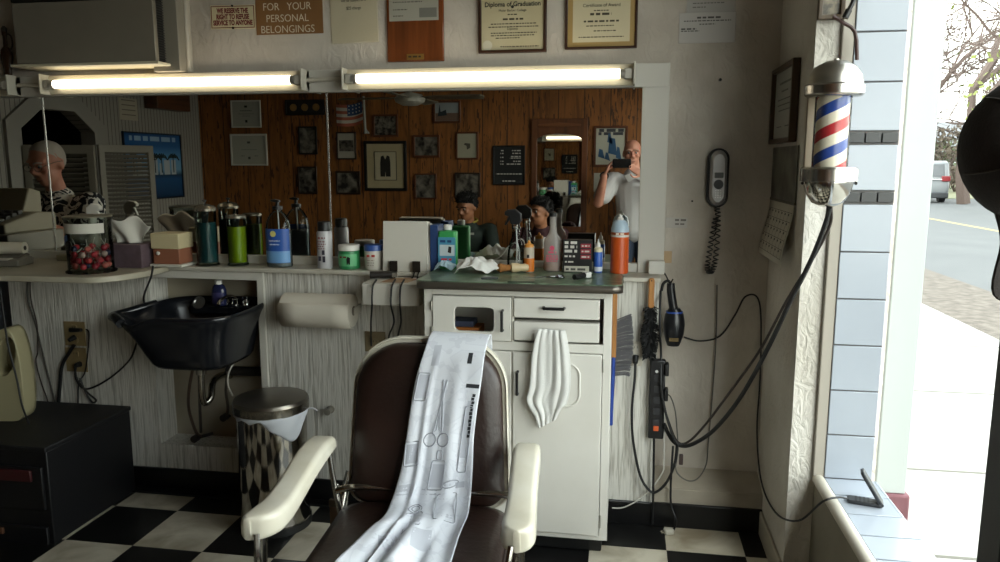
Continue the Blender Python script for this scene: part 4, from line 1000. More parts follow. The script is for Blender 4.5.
MB().prism([(.045, -.017), (.066, -.015), (.066, .015), (.045, .017)], -.009, .009, 'z').build('blade', mat('#6b675f', .3, .9), t)
for px, c0, c1, lab in (((373, 371, 371), 0, 0, 'leftmost'), ((392, 394, 389), 0, 0, 'middle'), ((401, 401, 398), 0, 0, 'rightmost')):
    pts = [AY(px[0]+1, 284, 2.855)+V((0, .03, .012)), AY(px[0], 286, 2.826), AY(px[0]-1, 296, 2.824), AY(px[0]-1, 306, 2.826), AY(px[1], 322, 2.90), AY(px[2], 336, 3.02), AY(px[2]+.5, 346, 3.033)]
    o = MB().tube(pts, .0038, 8, 6).build('power_cable', mat('#131313', .5)); tag(o, lab+' of the three black cables hanging from the small white box shelf', 'cable', 'cables hanging from the small white box shelf')
# big comb jar of lollipops
t, h_, k = stand('lollipop_jar', 'clear glass jar half full of red wrapped lollipops on the corner of the deep shelf', 'jar', 89, 215, 2.82, ZS+.0012)
r = 22*k
MB().lathe([(r*1.06, 0), (r*1.07, .006), (r*.96, .012), (r*.97, h_*.90), (r*1.03, h_*.955), (r*.98, h_*.97)], n=36).build('glass', clear('#d9dfda', .03, .2), t)
MB().lathe([(r*1.0, h_*.965), (r*1.02, h_*.99), (r*.8, h_), (.001, h_)], n=32).build('lid', mat('#8a8574', .3, .6), t)
MB().grid(lambda u, v: V((r*.985*math.sin((u-.42)*2.3), -r*.985*math.cos((u-.42)*2.3), h_*(.70+.17*v))), 14, 1).build('label', mat('#c9c6ba', .6), t)
MB().grid(lambda u, v: V((r*.985*math.sin(-1.0+.6*u), -r*.985*math.cos(-1.0+.6*u), h_*(.52+.06*u+.10*v))), 8, 1).build('label_tag', mat('#2f5e9e', .5), t)
rnd = random.Random(11)
base = V(t.location)
lol = None; nl = 0
LC = [mat(c, .3) for c in ('#a52335', '#c23a44', '#8e1f2c', '#b8393a', '#d06a62', '#2b3150', '#c8a8a0')]
MATS = []
for lay in range(4):
    m_ = 9 if lay < 3 else 6
    for i in range(m_ + (4 if lay < 3 else 0)):
        rad = r*.70 if i < m_ else r*.28
        a_ = 2*PI*i/(m_ if i < m_ else 4)+lay*.35
        pos = base+V((rad*math.cos(a_), rad*math.sin(a_), .027+lay*.0245))
        ci = rnd.choice([0, 0, 1, 1, 2, 3, 3, 4, 5, 6])
        o = MB().sphere((0, 0, 0), (.0135, .0135, .012), 10, 7).build('lollipop', LC[ci])
        st_ = MB().cyl((0, 0, .010), (0, 0, .040), .0013, n=6).build('stick', mat('#d5d0c4', .6), o)
        o.location = pos; o.rotation_euler = (-rnd.uniform(-1.2, -.2), rnd.uniform(-.6, .6), a_-PI/2) if lay < 3 else (rnd.uniform(-.5, .5), rnd.uniform(-.5, .5), a_)
        tag(o, 'lollipop among the red wrapped ones heaped in the glass jar', 'lollipop', 'lollipops in the jar'); nl += 1
# tissue box
t, h_, k = stand('tissue_box', 'dark mauve tissue box with a white tissue sticking up', 'tissue box', 131, 243, 3.0, ZS+.0012)
MB().box(-.095, -.06, 0, .095, .06, h_).build('box_body', mat('#4a3a3e', .7, noise=(22, '#63525a', .6)), t, bevel=.003)
MB().prism([(.05*math.cos(2*PI*i/20), .022*math.sin(2*PI*i/20)) for i in range(20)], h_-.0005, h_+.0012, 'z').build('opening', mat('#1a1517', .8), t)
ht = AY(131, 217, 3.0).z-ZS-h_
def tis(u, v):
    x = (u-.5); w_ = .055+.075*v-.03*v*v
    return V((x*2*w_+.01*math.sin(5*v+3*u), .014*math.sin(9*u+2*v)*(1-.3*v)+.012*(u-.5), h_+.001+ht*v*(1-.30*abs(x)*2+.10*math.sin(12*u)) ))
MB().grid(tis, 16, 10).build('tissue', mat('#d3cfc4', .9), t, thick=.001)
# white trigger spray bottle behind the lollipop jar
MILK = milky('#cfcabc', .75, .4)
spray_bottle('spray_bottle', 'white spray bottle behind the lollipop jar', 93, 203.5, 3.06, ZS+.0012, .035, MILK, mat('#d8d5cb', .4), rotz=PI)
# cream box on a terracotta box on a white slab
t, h_, k = stand('storage_box', 'small cream topped box with terracotta sides beside the tissue box', 'box', 172, 232.5, 3.04, ZS+.014)
zb0 = t.location.z
MB().box(-.058, -.05, 0, .066, .055, h_*.5).build('box_base', mat('#8e5a42', .6), t, bevel=.003)
MB().box(-.064, -.055, h_*.5, .07, .06, h_).build('box_lid', mat('#c6b892', .5), t, bevel=.004)
MB().sphere((-.03, -.056, h_*.36), .0085, 10, 8).build('knob', mat('#cfccc4', .4), t)
o = MB().box(t.location.x-.075, 2.985, ZS+.0012, t.location.x+.078, 3.105, ZS+.0138).build('slab', mat('#c5c1b5', .5), None, bevel=.003); tag(o, 'flat white slab under the small cream and terracotta box', 'slab')
# card machine with a paper roll
P = AZ(12, 268, ZS)
t = thing('card_terminal', 'grey payment terminal with a paper roll at the left edge of the deep shelf', 'card terminal', (P.x-.085, P.y+.06, ZS+.0012), .2)
TG = mat('#6e6a60', .5)
MB().prism([(-.05, 0), (.07, 0), (.075, .028), (.03, .045), (-.05, .030)], -.11, .085, 'x').build('body', TG, t, bevel=.006)
MB().prism([(-.025, .038), (.04, .052), (.06, .046), (.06, .036), (-.025, .030)], -.06, .075, 'x').build('roll_cover', mat('#57534a', .5), t, bevel=.003)
MB().cyl((-.075, .035, .074), (.07, .035, .074), .027, n=26).build('paper_roll', mat('#cbc5b4', .8), t)
MB().cyl((.0695, .035, .074), (.0712, .035, .074), .0105, n=18).build('roll_core', mat('#2b2620', .8), t)
MB().prism([(-.068, .0305), (-.02, .034), (-.02, .037), (-.068, .033)], -.03, .05, 'x').build('paper_slip', mat('#b9b6ac', .8), t)
# cash register further left on the shelf (seen in the mirror)
t = thing('cash_register', 'beige cash register on the deep shelf, seen in the mirror', 'cash register', (-3.22, 2.93, ZS+.0012), PI)
BG = mat('#9a927c', .5)
MB().box(-.23, -.19, 0, .23, .19, .10).build('drawer_case', mat('#8d897c', .5), t, bevel=.006)
MB().prism([(-.17, .10), (.18, .10), (.18, .19), (.05, .20), (-.17, .15)], -.20, .20, 'x').build('body', BG, t, bevel=.008)
MB().prism([(.04, .19), (.18, .185), (.18, .30), (.10, .32)], -.12, .20, 'x').build('display', BG, t, bevel=.008)
mb = MB()
for i in range(6):
    for j in range(4): mb.prism(rrect(-.15+i*.05, -.14+j*.04, -.115+i*.05, -.11+j*.04, .005, 2), .15+.012*j, .172+.012*j, 'z')
mb.build('keys', mat('#4b4a44', .5), t, smooth=0)['kind'] = 'stuff'
o = MB().box(-2.60, 3.10, ZS+.0012, -2.33, 3.16, ZS+.03).build('till_tray', mat('#9b9279', .6), None, bevel=.004); tag(o, 'low beige tray lying along the mirror behind the paper roll', 'tray')
# ------------------------------------------------------------------ shampoo sink in the niche
SB = mat('#14161b', .22, spec=.6)
zr = AY(205, 320, 2.72).z
xl_, xr2 = AY(136, 330, 2.86).x, AY(247, 315, 2.88).x
sk = thing('shampoo_sink', 'black shampoo basin with a neck rest jutting from the niche', 'sink', ((xl_+xr2)/2, 2.93, zr))
a_, b_ = (xr2-xl_)/2, .235
zb = AY(180, 368, 2.80).z-zr
N = 64
def ringz(sa, sb, dz, lipx=0, dip=0, ex=4.0, shift=0):
    out = []
    for i in range(N):
        t = 2*PI*i/N; c, s = math.cos(t), math.sin(t)
        q = (abs(c)**ex+abs(s)**ex)**(-1/ex)
        x, y = a_*sa*c*q+shift, b_*sb*s*q
        d = abs((t-PI*1.06+PI) % (2*PI)-PI)
        w = math.exp(-(d/.40)**2); d2 = abs((t-PI*1.30+PI) % (2*PI)-PI); w2_ = math.exp(-(d2/.22)**2)
        slope = .006*max(0, c)+.010*max(0, s)
        out.append(V((x-lipx*w*1.0, y-lipx*.25*w, dz-dip*w*.55-dip*.9*w2_+(slope if dip else 0))))
    return out
rings = [ringz(.62, .72, zb, shift=.02), ringz(.68, .78, zb+.004, shift=.02), ringz(.80, .90, zb*.55), ringz(.95, .99, zb*.12, .03, .05), ringz(1, 1.02, -.018, .085, .045), ringz(1.01, 1.03, 0, .10, .042), ringz(.985, 1.0, .008, .095, .042),
         ringz(.94, .94, .002, .07, .048), ringz(.88, .90, -.03, .03, .05), ringz(.76, .82, zb*.6), ringz(.5, .6, zb+.02, shift=.02), ringz(.15, .2, zb+.014, shift=.02), ringz(.02, .02, zb+.014, shift=.02)]
MB().loops(rings).build('basin', SB, sk, sub=1, smooth=60)
lip = [ringz(1.0, 1.02, -.004, .095, .042)[i] for i in range(N) if abs((2*PI*i/N)-PI*1.06) < .62]
MB().tube([V((-.0, 0, 0))+p for p in lip[::2]], .019, 12, 2).build('neck_rest', SB, sk)
# rear deck with the taps
MB().prism(rrect(-a_*.55, .15, a_*1.02, .254, .02), -.055, -.012, 'z').build('tap_deck', SB, sk, bevel=.008, seg=3)
dx = AY(229, 311, 3.05).x-sk.location.x
dz_ = -.057; tp_ = MB(); tp_.cyl((dx, .18, -.012), (dx, .18, .013), .014, n=16).tube([(dx, .18, .013), (dx-.01, .16, .03), (dx-.02, .10, .025), (dx-.022, .07, .005)], .008, 10)
tp_.build('faucet', CHROME, sk)
for s in (-1, 1):
    kn = MB().lathe([(.018, -.012), (.016, .003), (.010, .009), (.018, .015), (.018, .028), (.001, .033)], cx=dx+s*.05, cy=.185, n=18).build('tap', CHROME, sk)
dpx = AY(191, 311, 3.02)
MB().lathe([(.001, 0), (.028, .001), (.03, .006), (.022, .008), (.018, .004), (.001, .004)], n=24, M=Matrix.Translation((dpx.x-sk.location.x, .160, -.005)) @ Matrix.Rotation(math.radians(62), 4, 'X')).build('spray_socket', mat('#8f8d8a', .3, .9), sk)
# pump bottle of soap on the deck
t = thing('soap_bottle', 'dark blue soap bottle with a white pump standing on the black sink', 'bottle', (AY(211, 310, 3.0).x, 3.075, zr-.0118))
MB().lathe([(.028, 0), (.033, .004), (.034, .07), (.026, .09), (.013, .10)], n=24, sy=.75).build('bottle_body', milky('#23284a', .8, .15), t)
MB().lathe([(.016, .097), (.016, .115), (.006, .117), (.005, .142)], n=16).build('collar', mat('#d6d3cc', .5), t)
MB().prism([(-.034, .142), (.012, .142), (.012, .150), (-.034, .150), (-.040, .143)], -.009, .009, 'y').build('pump_head', mat('#d6d3cc', .5), t, bevel=.002)
MB().grid(lambda u, v: V((.0345*math.sin((u-.5)*2), -.0345*.77*math.cos((u-.5)*2), .012+.05*v)), 8, 1).build('label', mat('#33305a', .5), t)
# pipes below
def SP(px, py, Y): return AY(px, py, Y)-V(sk.location)
MB().cyl(SP(201, 366, 2.93), SP(201, 374, 2.93), .022, n=18).build('drain_collar', CHROME, sk)
MB().tube([SP(201, 370, 2.93), SP(202, 395, 2.93), SP(205, 403, 2.94), SP(211, 397, 2.97), SP(213, 382, 3.02), SP(222, 375, 3.1), SP(230, 376, 3.18)], .015, 14, 5).build('drain_trap', mat('#a9a49a', .2, 1), sk)
MB().tube([SP(193, 368, 2.98), SP(189, 390, 3.0), SP(189, 410, 3.05), SP(196, 432, 3.08), SP(202, 437, 3.10)], .007, 8, 5).build('supply_hose', mat('#4f4036', .5), sk)
MB().tube([SP(199, 372, 2.99), SP(200, 410, 3.05), SP(201, 432, 3.10)], .007, 8, 5).build('supply_hose', mat('#3a3530', .5), sk)
MB().tube([SP(228, 372, 3.04), SP(226, 390, 3.08), SP(228, 408, 3.15), SP(226, 418, 3.183)], .007, 8, 5).build('supply_hose', mat('#4b443c', .5), sk)
for p in (SP(196, 438, 3.08), SP(225, 417, 3.17)):
    MB().cyl(p+V((0, -.02, 0)), p+V((0, .012, 0)), .017, n=14).tube([p, p+V((.05, .06, .004))], .008, 8, 0).build('shutoff_valve', mat('#2b2421', .5), sk)
P = AY(240, 383, 3.17)
o = MB().cyl((AY(228, 371, 3.16).x, 3.155, AY(240, 371, 3.16).z), (-1.579, 3.155, AY(258, 371, 3.16).z), .022, n=16).build('waste_pipe', mat('#1a1714', .6)); tag(o, 'black waste pipe running along the back of the niche behind the sink', 'pipe')
pts = [AY(*p) for p in ((243, 350, 2.95), (236, 360, 2.93), (229, 372, 2.9), (228, 385, 2.9), (233, 396, 2.87))]
o = MB().tube(pts, .0035, 8, 5).build('thin_cable', mat('#a29d92', .5)); tag(o, 'pale thin cable curving down beside the black sink to the bin', 'cable')

# ------------------------------------------------------------------ chrome bin
P = AZ(271, 538, 0); bc = V((AY(276, 460, 2.83).x-.0, 2.81, 0))
tb = thing('trash_can', 'round chrome trash can with a closed lid and white liner showing', 'trash can', bc)
zt2 = AY(271, 403, 2.72).z
zl = AY(270, 397, 2.81).z
r = 37.0*depth((bc.x, bc.y, .5))/F
MB().lathe([(r*.93, 0), (r*.95, .004), (r*.95, .03), (r*.92, .034), (r*.92, zl-.04)], n=48).build('can_body', mat('#b2aea8', .07, 1), tb)
MB().lathe([(r*.955, .0), (r*.955, .032)], n=48).build('base_band', mat('#1c1c1c', .5), tb)
MB().lathe([(r*.97, zl-.05), (r*1.0, zl-.045), (r*1.0, zl-.010), (r*.96, zl), (r*.5, zl+.012), (.001, zl+.014)], n=48).build('lid', mat('#7b756c', .28, .9), tb)
MB().lathe([(r*1.003, zl-.046), (r*1.008, zl-.030), (r*1.003, zl-.014)], n=48).build('lid_band', mat('#9a958d', .2, 1), tb)
def liner(u, v):
    ang = -PI/2+(u-.33)*2.55; drop = .013+.088*max(0, math.sin(PI*max(0, (u-.42)/.58)))**.8+.010*math.sin(19*u)
    if u < .42: drop = .02+.006*math.sin(30*u)
    rr_ = r*(.94+.05*v*0+.045*math.sin(PI*(.25+.75*v)))+.003*math.sin(25*u+6*v)
    return V((rr_*math.cos(ang), rr_*math.sin(ang), zl-.046-drop*v))
MB().grid(liner, 40, 8).build('liner', milky('#c9ccd3', .88, .4), tb, thick=.001)
MB().tube([liner(.99, .1), liner(.99, .1)+V((.025, 0, .004)), liner(.99, .1)+V((.045, -.004, -.004))], .004, 6).build('liner_tie', mat('#cfd0d4', .5), tb)
# paper towel roll
a, c_ = AY(285.5, 308, 2.985), AY(354, 311, 2.985)
pt_ = thing('paper_towel_roll', 'white paper towel roll on a bracket on the panelled wall', 'paper towels', ((a.x+c_.x)/2, 2.98, (a.z+c_.z)/2))
hw_ = (c_.x-a.x)/2; rr = .069
MB().cyl((-hw_, 0, 0), (hw_, 0, 0), rr, n=40).build('roll', mat('#c9c2b4', .9, bump=((90, 90, 90), .15)), pt_, bevel=.004)
MB().cyl((hw_-.001, 0, 0), (hw_+.001, 0, 0), .02, n=20).build('core', mat('#6e6557', .8), pt_)
def flap(u, v):
    t = math.radians(150-95*v); e = .003+.010*v
    return V((-hw_+2*hw_*u, -(rr+e)*math.sin(t)*1.0, -(rr+e)*math.cos(t)*-1))
MB().grid(lambda u, v: V((-hw_+2*hw_*u, -(rr+.003+.006*v)*math.sin(math.radians(60+118*v)), (rr+.003+.004*v)*math.cos(math.radians(60+118*v)))), 4, 12).build('loose_sheet', mat('#cdc6b8', .9), pt_, thick=.001)
br = MB()
for s in (-1, 1): br.prism([(-.012, -.014), (.069, -.02), (.069, .02), (-.012, .014)], s*(hw_+.004), s*(hw_+.008), 'x')
br.box(-hw_-.008, .063, -.02, hw_+.008, .0695, .02).build('bracket', mat('#b7b1a4', .4), pt_, bevel=.001)
P = AY(331, 409, YL); o = MB().lathe([(.018, 0), (.018, .006), (.012, .008), (.012, .03), (.015, .032), (.015, .045), (.001, .047)], n=18, M=Matrix.Translation(P) @ Matrix.Rotation(PI/2, 4, 'X')).build('wall_valve', mat('#9b968c', .35, .6)); tag(o, 'small round metal valve on the panelled wall beside the bin', 'valve')

# ------------------------------------------------------------------ outlets
def outlet(label, px, Y, n, m, cat='outlet', group='wall outlets'):
    a = AY(px[0], px[1], Y); c = AY(px[2], px[3], Y)
    o = thing('wall_outlet', label, cat, ((a.x+c.x)/2, Y, (a.z+c.z)/2), 0, group); w, h = (c.x-a.x)/2, (a.z-c.z)/2
    MB().box(-w, -.006, -h, w, 0, h).build('plate', m, o, bevel=.002)
    for i in range(n):
        zc = h-(2*h)*(i+.5)/n
        s = MB().prism(rrect(-.016, zc-.014, .016, zc+.014, .009), -.009, -.005, 'y').build('socket', m, o, bevel=.001)
        mb = MB()
        for q in (-1, 1): mb.box(q*.006-.001, -.0095, zc-.002, q*.006+.001, -.009, zc+.007)
        mb.build('slot', BLACK, s, smooth=0)
    return o
TAN = mat('#8d7a55', .5)
outlet('tan outlet plate on the wall above the black cabinet, crowded with plugs, upper one', (64, 321, 87, 346), YL, 2, TAN)
outlet('tan outlet plate on the wall above the black cabinet, lower one', (65.5, 347, 88.5, 372), YL, 2, TAN)
outlet('tan outlet plate behind the barber chair under the small box shelf', (365, 331, 386, 352), YL, 1, mat('#85765a', .5))
outlet('white outlet plate right of the cabinet beside the grey bristle brush', (629, 341, 642, 366), YL, 2, mat('#c2bbad', .5))
def cable(label, pts, r, m, k=6, group=None, plugs=(), nm='power_cable'):
    t = thing(nm, label, 'cable', pts[0], 0, group); P0 = V(pts[0])
    MB().tube([V(p)-P0 for p in pts], r, 8, k).build('wire', m, t)
    for p, d, s in plugs:
        p = V(p)-P0
        MB().tube([p, p+V(d)*.6, p+V(d)], s, 10, 0, taper=s*.7).build('plug', mat('#121212', .45), t, bevel=.002)
    return t
BC = mat('#111112', .5); GC = mat('#55524c', .5)
def K(lst, Y): return [AY(p[0], p[1], p[2] if len(p) > 2 else Y) for p in lst]
# left side cables
cable('black cable from beneath the deep shelf running behind the sink to the tan outlets', [AY(153, 266, 2.86), AY(152, 273, 2.852)]+K([(150, 280, 2.9), (144, 296), (144, 314)], 3.03)+K([(136, 345), (128, 362), (107, 380), (86, 389)], 3.035)+K([(76, 379), (76, 366)], 3.03), .0045, BC, plugs=[(AY(80, 364, 3.04), (-.0, -.028, 0), .014)])
cable('black looped cable hanging below the tan outlets', K([(75, 365, 3.03), (77, 379), (87, 392), (96, 400), (92, 402), (85, 391), (80, 378)], 3.028), .0045, BC)
cable('thick black cable from the tan outlets down behind the black cabinet', K([(74, 345, 3.03), (69, 353), (62, 366), (60, 385), (58, 408), (57, 415)], 3.03), .008, BC, plugs=[(AY(75, 337, 3.04), (-.01, -.03, -.01), .013)])
cable('black flat plug and thin cable at the top of the tan outlets', K([(86, 329, 3.025), (89, 333), (88, 350), (85, 372), (79, 383), (78, 400), (78, 412)], 3.032), .003, BC, plugs=[(AY(70, 330, 3.03), (.06, 0, .002), .011)])
cable('grey cable hanging on the wall left of the tan outlets', K([(28, 281, 3.035), (28, 300), (35, 322), (42, 350), (48, 375), (54, 398), (57, 410)], 3.038), .004, GC)
cable('thin brown cable hanging on the wall beside the grey one', K([(30, 281, 3.035), (31, 300), (37, 325), (38, 350), (36, 362), (42, 385), (48, 402), (46, 415)], 3.036), .003, mat('#3a302a', .5))
cable('black cable at the far left edge crossing the beige plastic case', K([(0, 288, 2.70), (3, 312), (8, 345), (14, 368), (18, 385), (22, 405), (29, 424, 2.72)], 2.70), .004, BC)
# beige case
P = AZ(8, 421, .406)
bg = thing('plastic_case', 'beige rounded plastic case with a recessed grip standing on the low black cabinet', 'case', (P.x-.01, P.y+.045, .4062), .15)
hb2 = AY(20, 327, P.y+.045).z-bg.location.z
BGM = mat('#9c9474', .45)
pf_ = [(-.085, .0), (.045, 0), (.078, .08), (.080, hb2*.6), (.062, hb2*.9), (.03, hb2), (-.03, hb2*.92), (-.07, hb2*.7), (-.085, hb2*.3)]
pf2 = [(p.x, p.y) for p in catmull([V((x, z, 0)) for x, z in pf_], 4, True)]
hole_ = [(.018+.042*math.cos(2*PI*i/20)+.018*math.sin(2*PI*i/20), hb2*.70+.085*math.sin(2*PI*i/20)) for i in range(20)]
MB().holed(pf2, hole_, -.045, .045, 'y').build('shell', BGM, bg, bevel=.012, seg=3)
MB().prism(pf2, .030, .044, 'y').build('grip_back', mat('#7e775c', .5), bg)
# black low cabinet
xR = -2.17; yF = 2.48
lc = thing('storage_cabinet', 'low black cabinet in the bottom left corner with red drawer edges', 'cabinet', (-2.54, 2.75, 0))
BKC = mat('#0b0b0e', .5)
zt3 = AZ(62, 450, .40); zc_ = .405
MB().box(-.34, -.26, 0, .33, .25, zc_-.02).build('carcass', BKC, lc, bevel=.004)
MB().box(-.345, -.27, zc_-.02, .335, .255, zc_).build('top', mat('#0d0d10', .55), lc, bevel=.004)
def lcz(px, py): P_ = AY(px, py, 2.48); return P_.z
for za, zb_2, xe, mm in ((lcz(30, 481), lcz(30, 470), -2.27, '#3a1012'), (lcz(8, 533), lcz(8, 527), -2.42, '#5a3a26')):
    d = MB().box(-.33, -.272, za-.12, .31, -.258, zb_2+.01).build('drawer', BKC, lc, bevel=.003)
    MB().box(-.33, -.284, za, xe+2.54, -.272, zb_2).build('drawer_pull', mat(mm, .5), d, bevel=.003)

# ------------------------------------------------------------------ tools hanging right of the cabinet
# counter brush with pale wood and blue handle, grey bristles
P = AY(615, 292, 2.93)
t = thing('counter_brush', 'brush with wood and blue handle and grey bristles hanging beside the cabinet', 'brush', (P.x, 2.93, 0))
zz = lambda py: AY(615, py, 2.93).z
MB().box(-.009, -.011, zz(357), .010, .011, zz(291)).build('brush_block', m_wood('#b07c44', '#8a5a2a', 2, 40), t, bevel=.003)
MB().tube([(0, 0, zz(352)), (.0, 0, zz(375)), (-.004, 0, zz(400)), (-.006, 0, zz(425))], .0075, 10, 4, taper=.010).build('handle', mat('#23408f', .35), t)
mb = MB(); rn = random.Random(2)
for i in range(330):
    z0 = rn.uniform(zz(376), zz(320)); f_ = (z0-zz(376))/(zz(320)-zz(376)); y0 = rn.uniform(-.016, .016)
    mb.tube([(.008, y0*.6, z0), (.045, y0, z0+.005+.012*f_), (.062+.012*math.sin(3*f_)+rn.uniform(-.004, .004), y0*1.3, z0+.002+.022*f_)], .0011, 3, 0)
mb.build('bristles', mat('#77767a', .8), t, weld=False, smooth=0)['kind'] = 'stuff'
MB().tube([(0, .0, zz(291)), (0, .01, zz(289)), (0, .115, zz(289))], .002, 6, 0).build('hook', DARKMETAL, t)
# black duster with wooden handle
P = AY(651, 300, 3.015)
t = thing('duster_brush', 'black bristle duster with a wooden handle hanging on the panelled wall', 'brush', (P.x, 3.015, 0))
zz = lambda py: AY(651, py, 3.015).z
MB().prism(rrect(-.011, zz(308), .012, zz(278), .010), -.009, .009, 'y').build('handle', m_wood('#b88148', '#94622e', 2, 40), t, bevel=.004)
MB().cyl((0, -.011, zz(280.5)), (0, .034, zz(280.5)), .003, n=8).build('hook', CHROME, t)
mb = MB(); rn = random.Random(6)
MB().box(-.010, -.008, zz(356), .010, .010, zz(306)).build('brush_block', BLACK, t, bevel=.003)
for i in range(700):
    z0 = rn.uniform(zz(357), zz(306)); a_ = rn.uniform(0, 2*PI); L_ = .033+.006*math.sin(40*z0)
    d = V((math.cos(a_)*L_, math.sin(a_)*L_*.7, -.006+rn.uniform(-.01, .006)))
    mb.tube([(0, 0, z0), V((0, 0, z0))+d*.6, V((0, 0, z0))+d+V((0, 0, -.004))], .0016, 3, 0)
mb.build('bristles', mat('#101011', .8), t, weld=False, smooth=0)['kind'] = 'stuff'
# hair dryer hung from a wire hook
P = AY(671, 262, 3.10)
hk = MB().tube([AY(661, 270, 3.17), AY(665, 274, 3.12), AY(668.5, 281, 3.06), AY(670.5, 283, 3.05), AY(673, 279, 3.05)], .003, 8).build('wire_hook', DARKMETAL); tag(hk, 'dark wire hook holding the hair dryer', 'hook')
o = V(AY(674, 322, 3.06))
t = thing('hair_dryer', 'black hair dryer with a blue ring hanging nose down from the wire hook', 'hair dryer', o)
DB = mat('#131418', .28)
z_ = lambda py: AY(674, py, 3.06).z-o.z
x_ = lambda px: AY(px, 322, 3.06).x-o.x
MB().tube([(x_(669.5), 0, z_(283)), (x_(670), 0, z_(292)), (x_(673), 0, z_(308))], .0155, 14, 4, taper=.018).build('handle', DB, t)
MB().lathe([(.001, z_(307)), (.022, z_(308)), (.037, z_(314)), (.044, z_(324)), (.040, z_(334)), (.030, z_(342)), (.024, z_(345.5)), (.020, z_(345.5)), (.001, z_(344))], n=28, sy=.85).build('barrel', DB, t)
MB().lathe([(.030, z_(311.6)), (.0335, z_(311)), (.034, z_(312.6)), (.030, z_(313))], n=28, sy=.87).build('blue_ring', mat('#2a4a9a', .35), t)
gr = MB()
for s in (-1, 0, 1): gr.box(-.018, -.036+.001*s, z_(338)+s*.005-.0012, .018, -.022, z_(338)+s*.005+.0012)
gr.build('nozzle_grille', mat('#8f7a52', .4, .6), t, smooth=0)
MB().tube([(x_(669.5), 0, z_(283)), (x_(666), 0, z_(281)), (x_(662), .0, z_(284)), (x_(660.5), 0, z_(291))], .006, 10).build('strain_relief', BLACK, t)
cable('black hair dryer cable dropping behind the power strip', K([(660.6, 291, 3.06), (660, 310), (660, 335), (661, 352, 3.03), (661, 380), (663, 400), (669, 425), (676, 442), (684, 444)], 3.0), .005, BC)
# power strip
a, c_ = AY(650, 358, 3.045), AY(663, 437, 3.045)
t = thing('power_strip', 'black power strip mounted upright on the panelled wall', 'power strip', ((a.x+c_.x)/2, YL, (a.z+c_.z)/2))
w, h = (c_.x-a.x)/2, (a.z-c_.z)/2
MB().box(-w, -.035, -h, w, -.0005, h).build('case', mat('#121214', .4), t, bevel=.006, seg=3)
for i in range(5):
    zc = h*.55-i*h*.28
    MB().prism(rrect(-.013, zc-.014, .013, zc+.014, .004, 2), -.0365, -.034, 'y').build('socket', mat('#2a2a2d', .5), t)
MB().box(-.010, -.042, -h*.78, .010, -.034, -h*.66).build('switch', mat('#b2502a', .4, emit=.3), t, bevel=.002)
MB().cyl((-.004, -.0355, h*.72), (-.004, -.038, h*.72), .006, n=12).build('indicator', mat('#bdbdbb', .4), t)
for i, zc in enumerate((h*.93, h*.30)):
    MB().box(w-.004, -.05, zc-.05, w+.012, -.005, zc).build('adapter', BLACK, t, bevel=.004)
cable('black cable plugged into the white outlet and looping down to the cable tangle', K([(635.5, 362, 3.02), (634.5, 380), (632, 410), (633, 440), (640, 475), (650, 491), (658, 491), (668, 480), (675, 462), (677, 444)], 3.02), .0055, BC, plugs=[(AY(635.5, 356, 3.035), (0, -.022, -.025), .014)])
cable('black cable dropping straight from the power strip to the floor', K([(654, 437, 3.02), (653.5, 470), (653, 500)], 3.02)+[AY(652, 524, 3.02)], .005, BC)
cable('black cable hanging from the tangle to the white plug on the floor', K([(673, 446, 3.03), (671, 480), (671, 505), (676, 520, 3.0)], 3.02)+[AZ(674, 529, .006), AZ(670, 533, .006)], .0045, BC)
cable('thick black cable sweeping from the barber pole to the cable tangle', K([(829, 208, 2.43), (826, 222), (812, 258, 2.50)], 2.45)+K([(790, 302, 2.58), (766, 352, 2.7), (740, 398, 2.82), (715, 429, 2.92), (695, 443, 3.0), (682, 446, 3.03), (672, 440, 3.03), (664, 424, 3.01)], 2.7), .008, BC)
cable('thinner black cable running beside the thick one from the barber pole', K([(831, 208, 2.44), (830, 225), (815, 255, 2.52)], 2.47)+K([(787, 300, 2.62), (760, 350, 2.74), (730, 392, 2.86), (705, 425, 2.96), (688, 442, 3.01), (677, 441, 3.035), (668, 420), (663, 402)], 3.03), .0048, mat('#2a211c', .5))
cable('thin cable looping up the alcove wall from the power strip and along the curb', K([(664, 394, 3.03), (670, 396), (675, 410), (677, 430), (678, 450), (676, 470, 3.0)], 3.05)+K([(686, 480, 2.98), (697, 479, 3.0), (706, 465, 3.1), (708, 445), (712, 400), (716, 340), (717, 285)], 3.185), .0028, GC)
cable('dark thin cable from the hair dryer across the corner to the black gadget', list(reversed(cordpts)), .0034, BC)
cable('white cable drooping along the black baseboard behind the cabinet', K([(664, 395, 3.03), (664, 460), (661, 475), (645, 495), (625, 507), (612, 508, 3.02)], 3.022), .003, mat('#b9b6ae', .5))
P = AZ(669, 534, 0); o = thing('plug_adapter', 'dirty white plug lying on the floor below the power strip', 'plug', (P.x, P.y, .0005), .4)
MB().box(-.022, -.014, 0, .018, .014, .022).build('plug_body', mat('#b5b0a3', .6), o, bevel=.005)
for s in (-1, 1): MB().box(-.038, s*.006-.001, .010, -.02, s*.006+.001, .016).build('prong', CHROME, o)
P = AY(681, 459, 3.03); o = MB().box(P.x-.008, 3.018, P.z-.022, P.x+.008, 3.034, P.z+.022).build('cable_connector', mat('#3f3230', .5), None, bevel=.003); tag(o, 'brown cable connector dangling from the tangle below the power strip', 'connector')

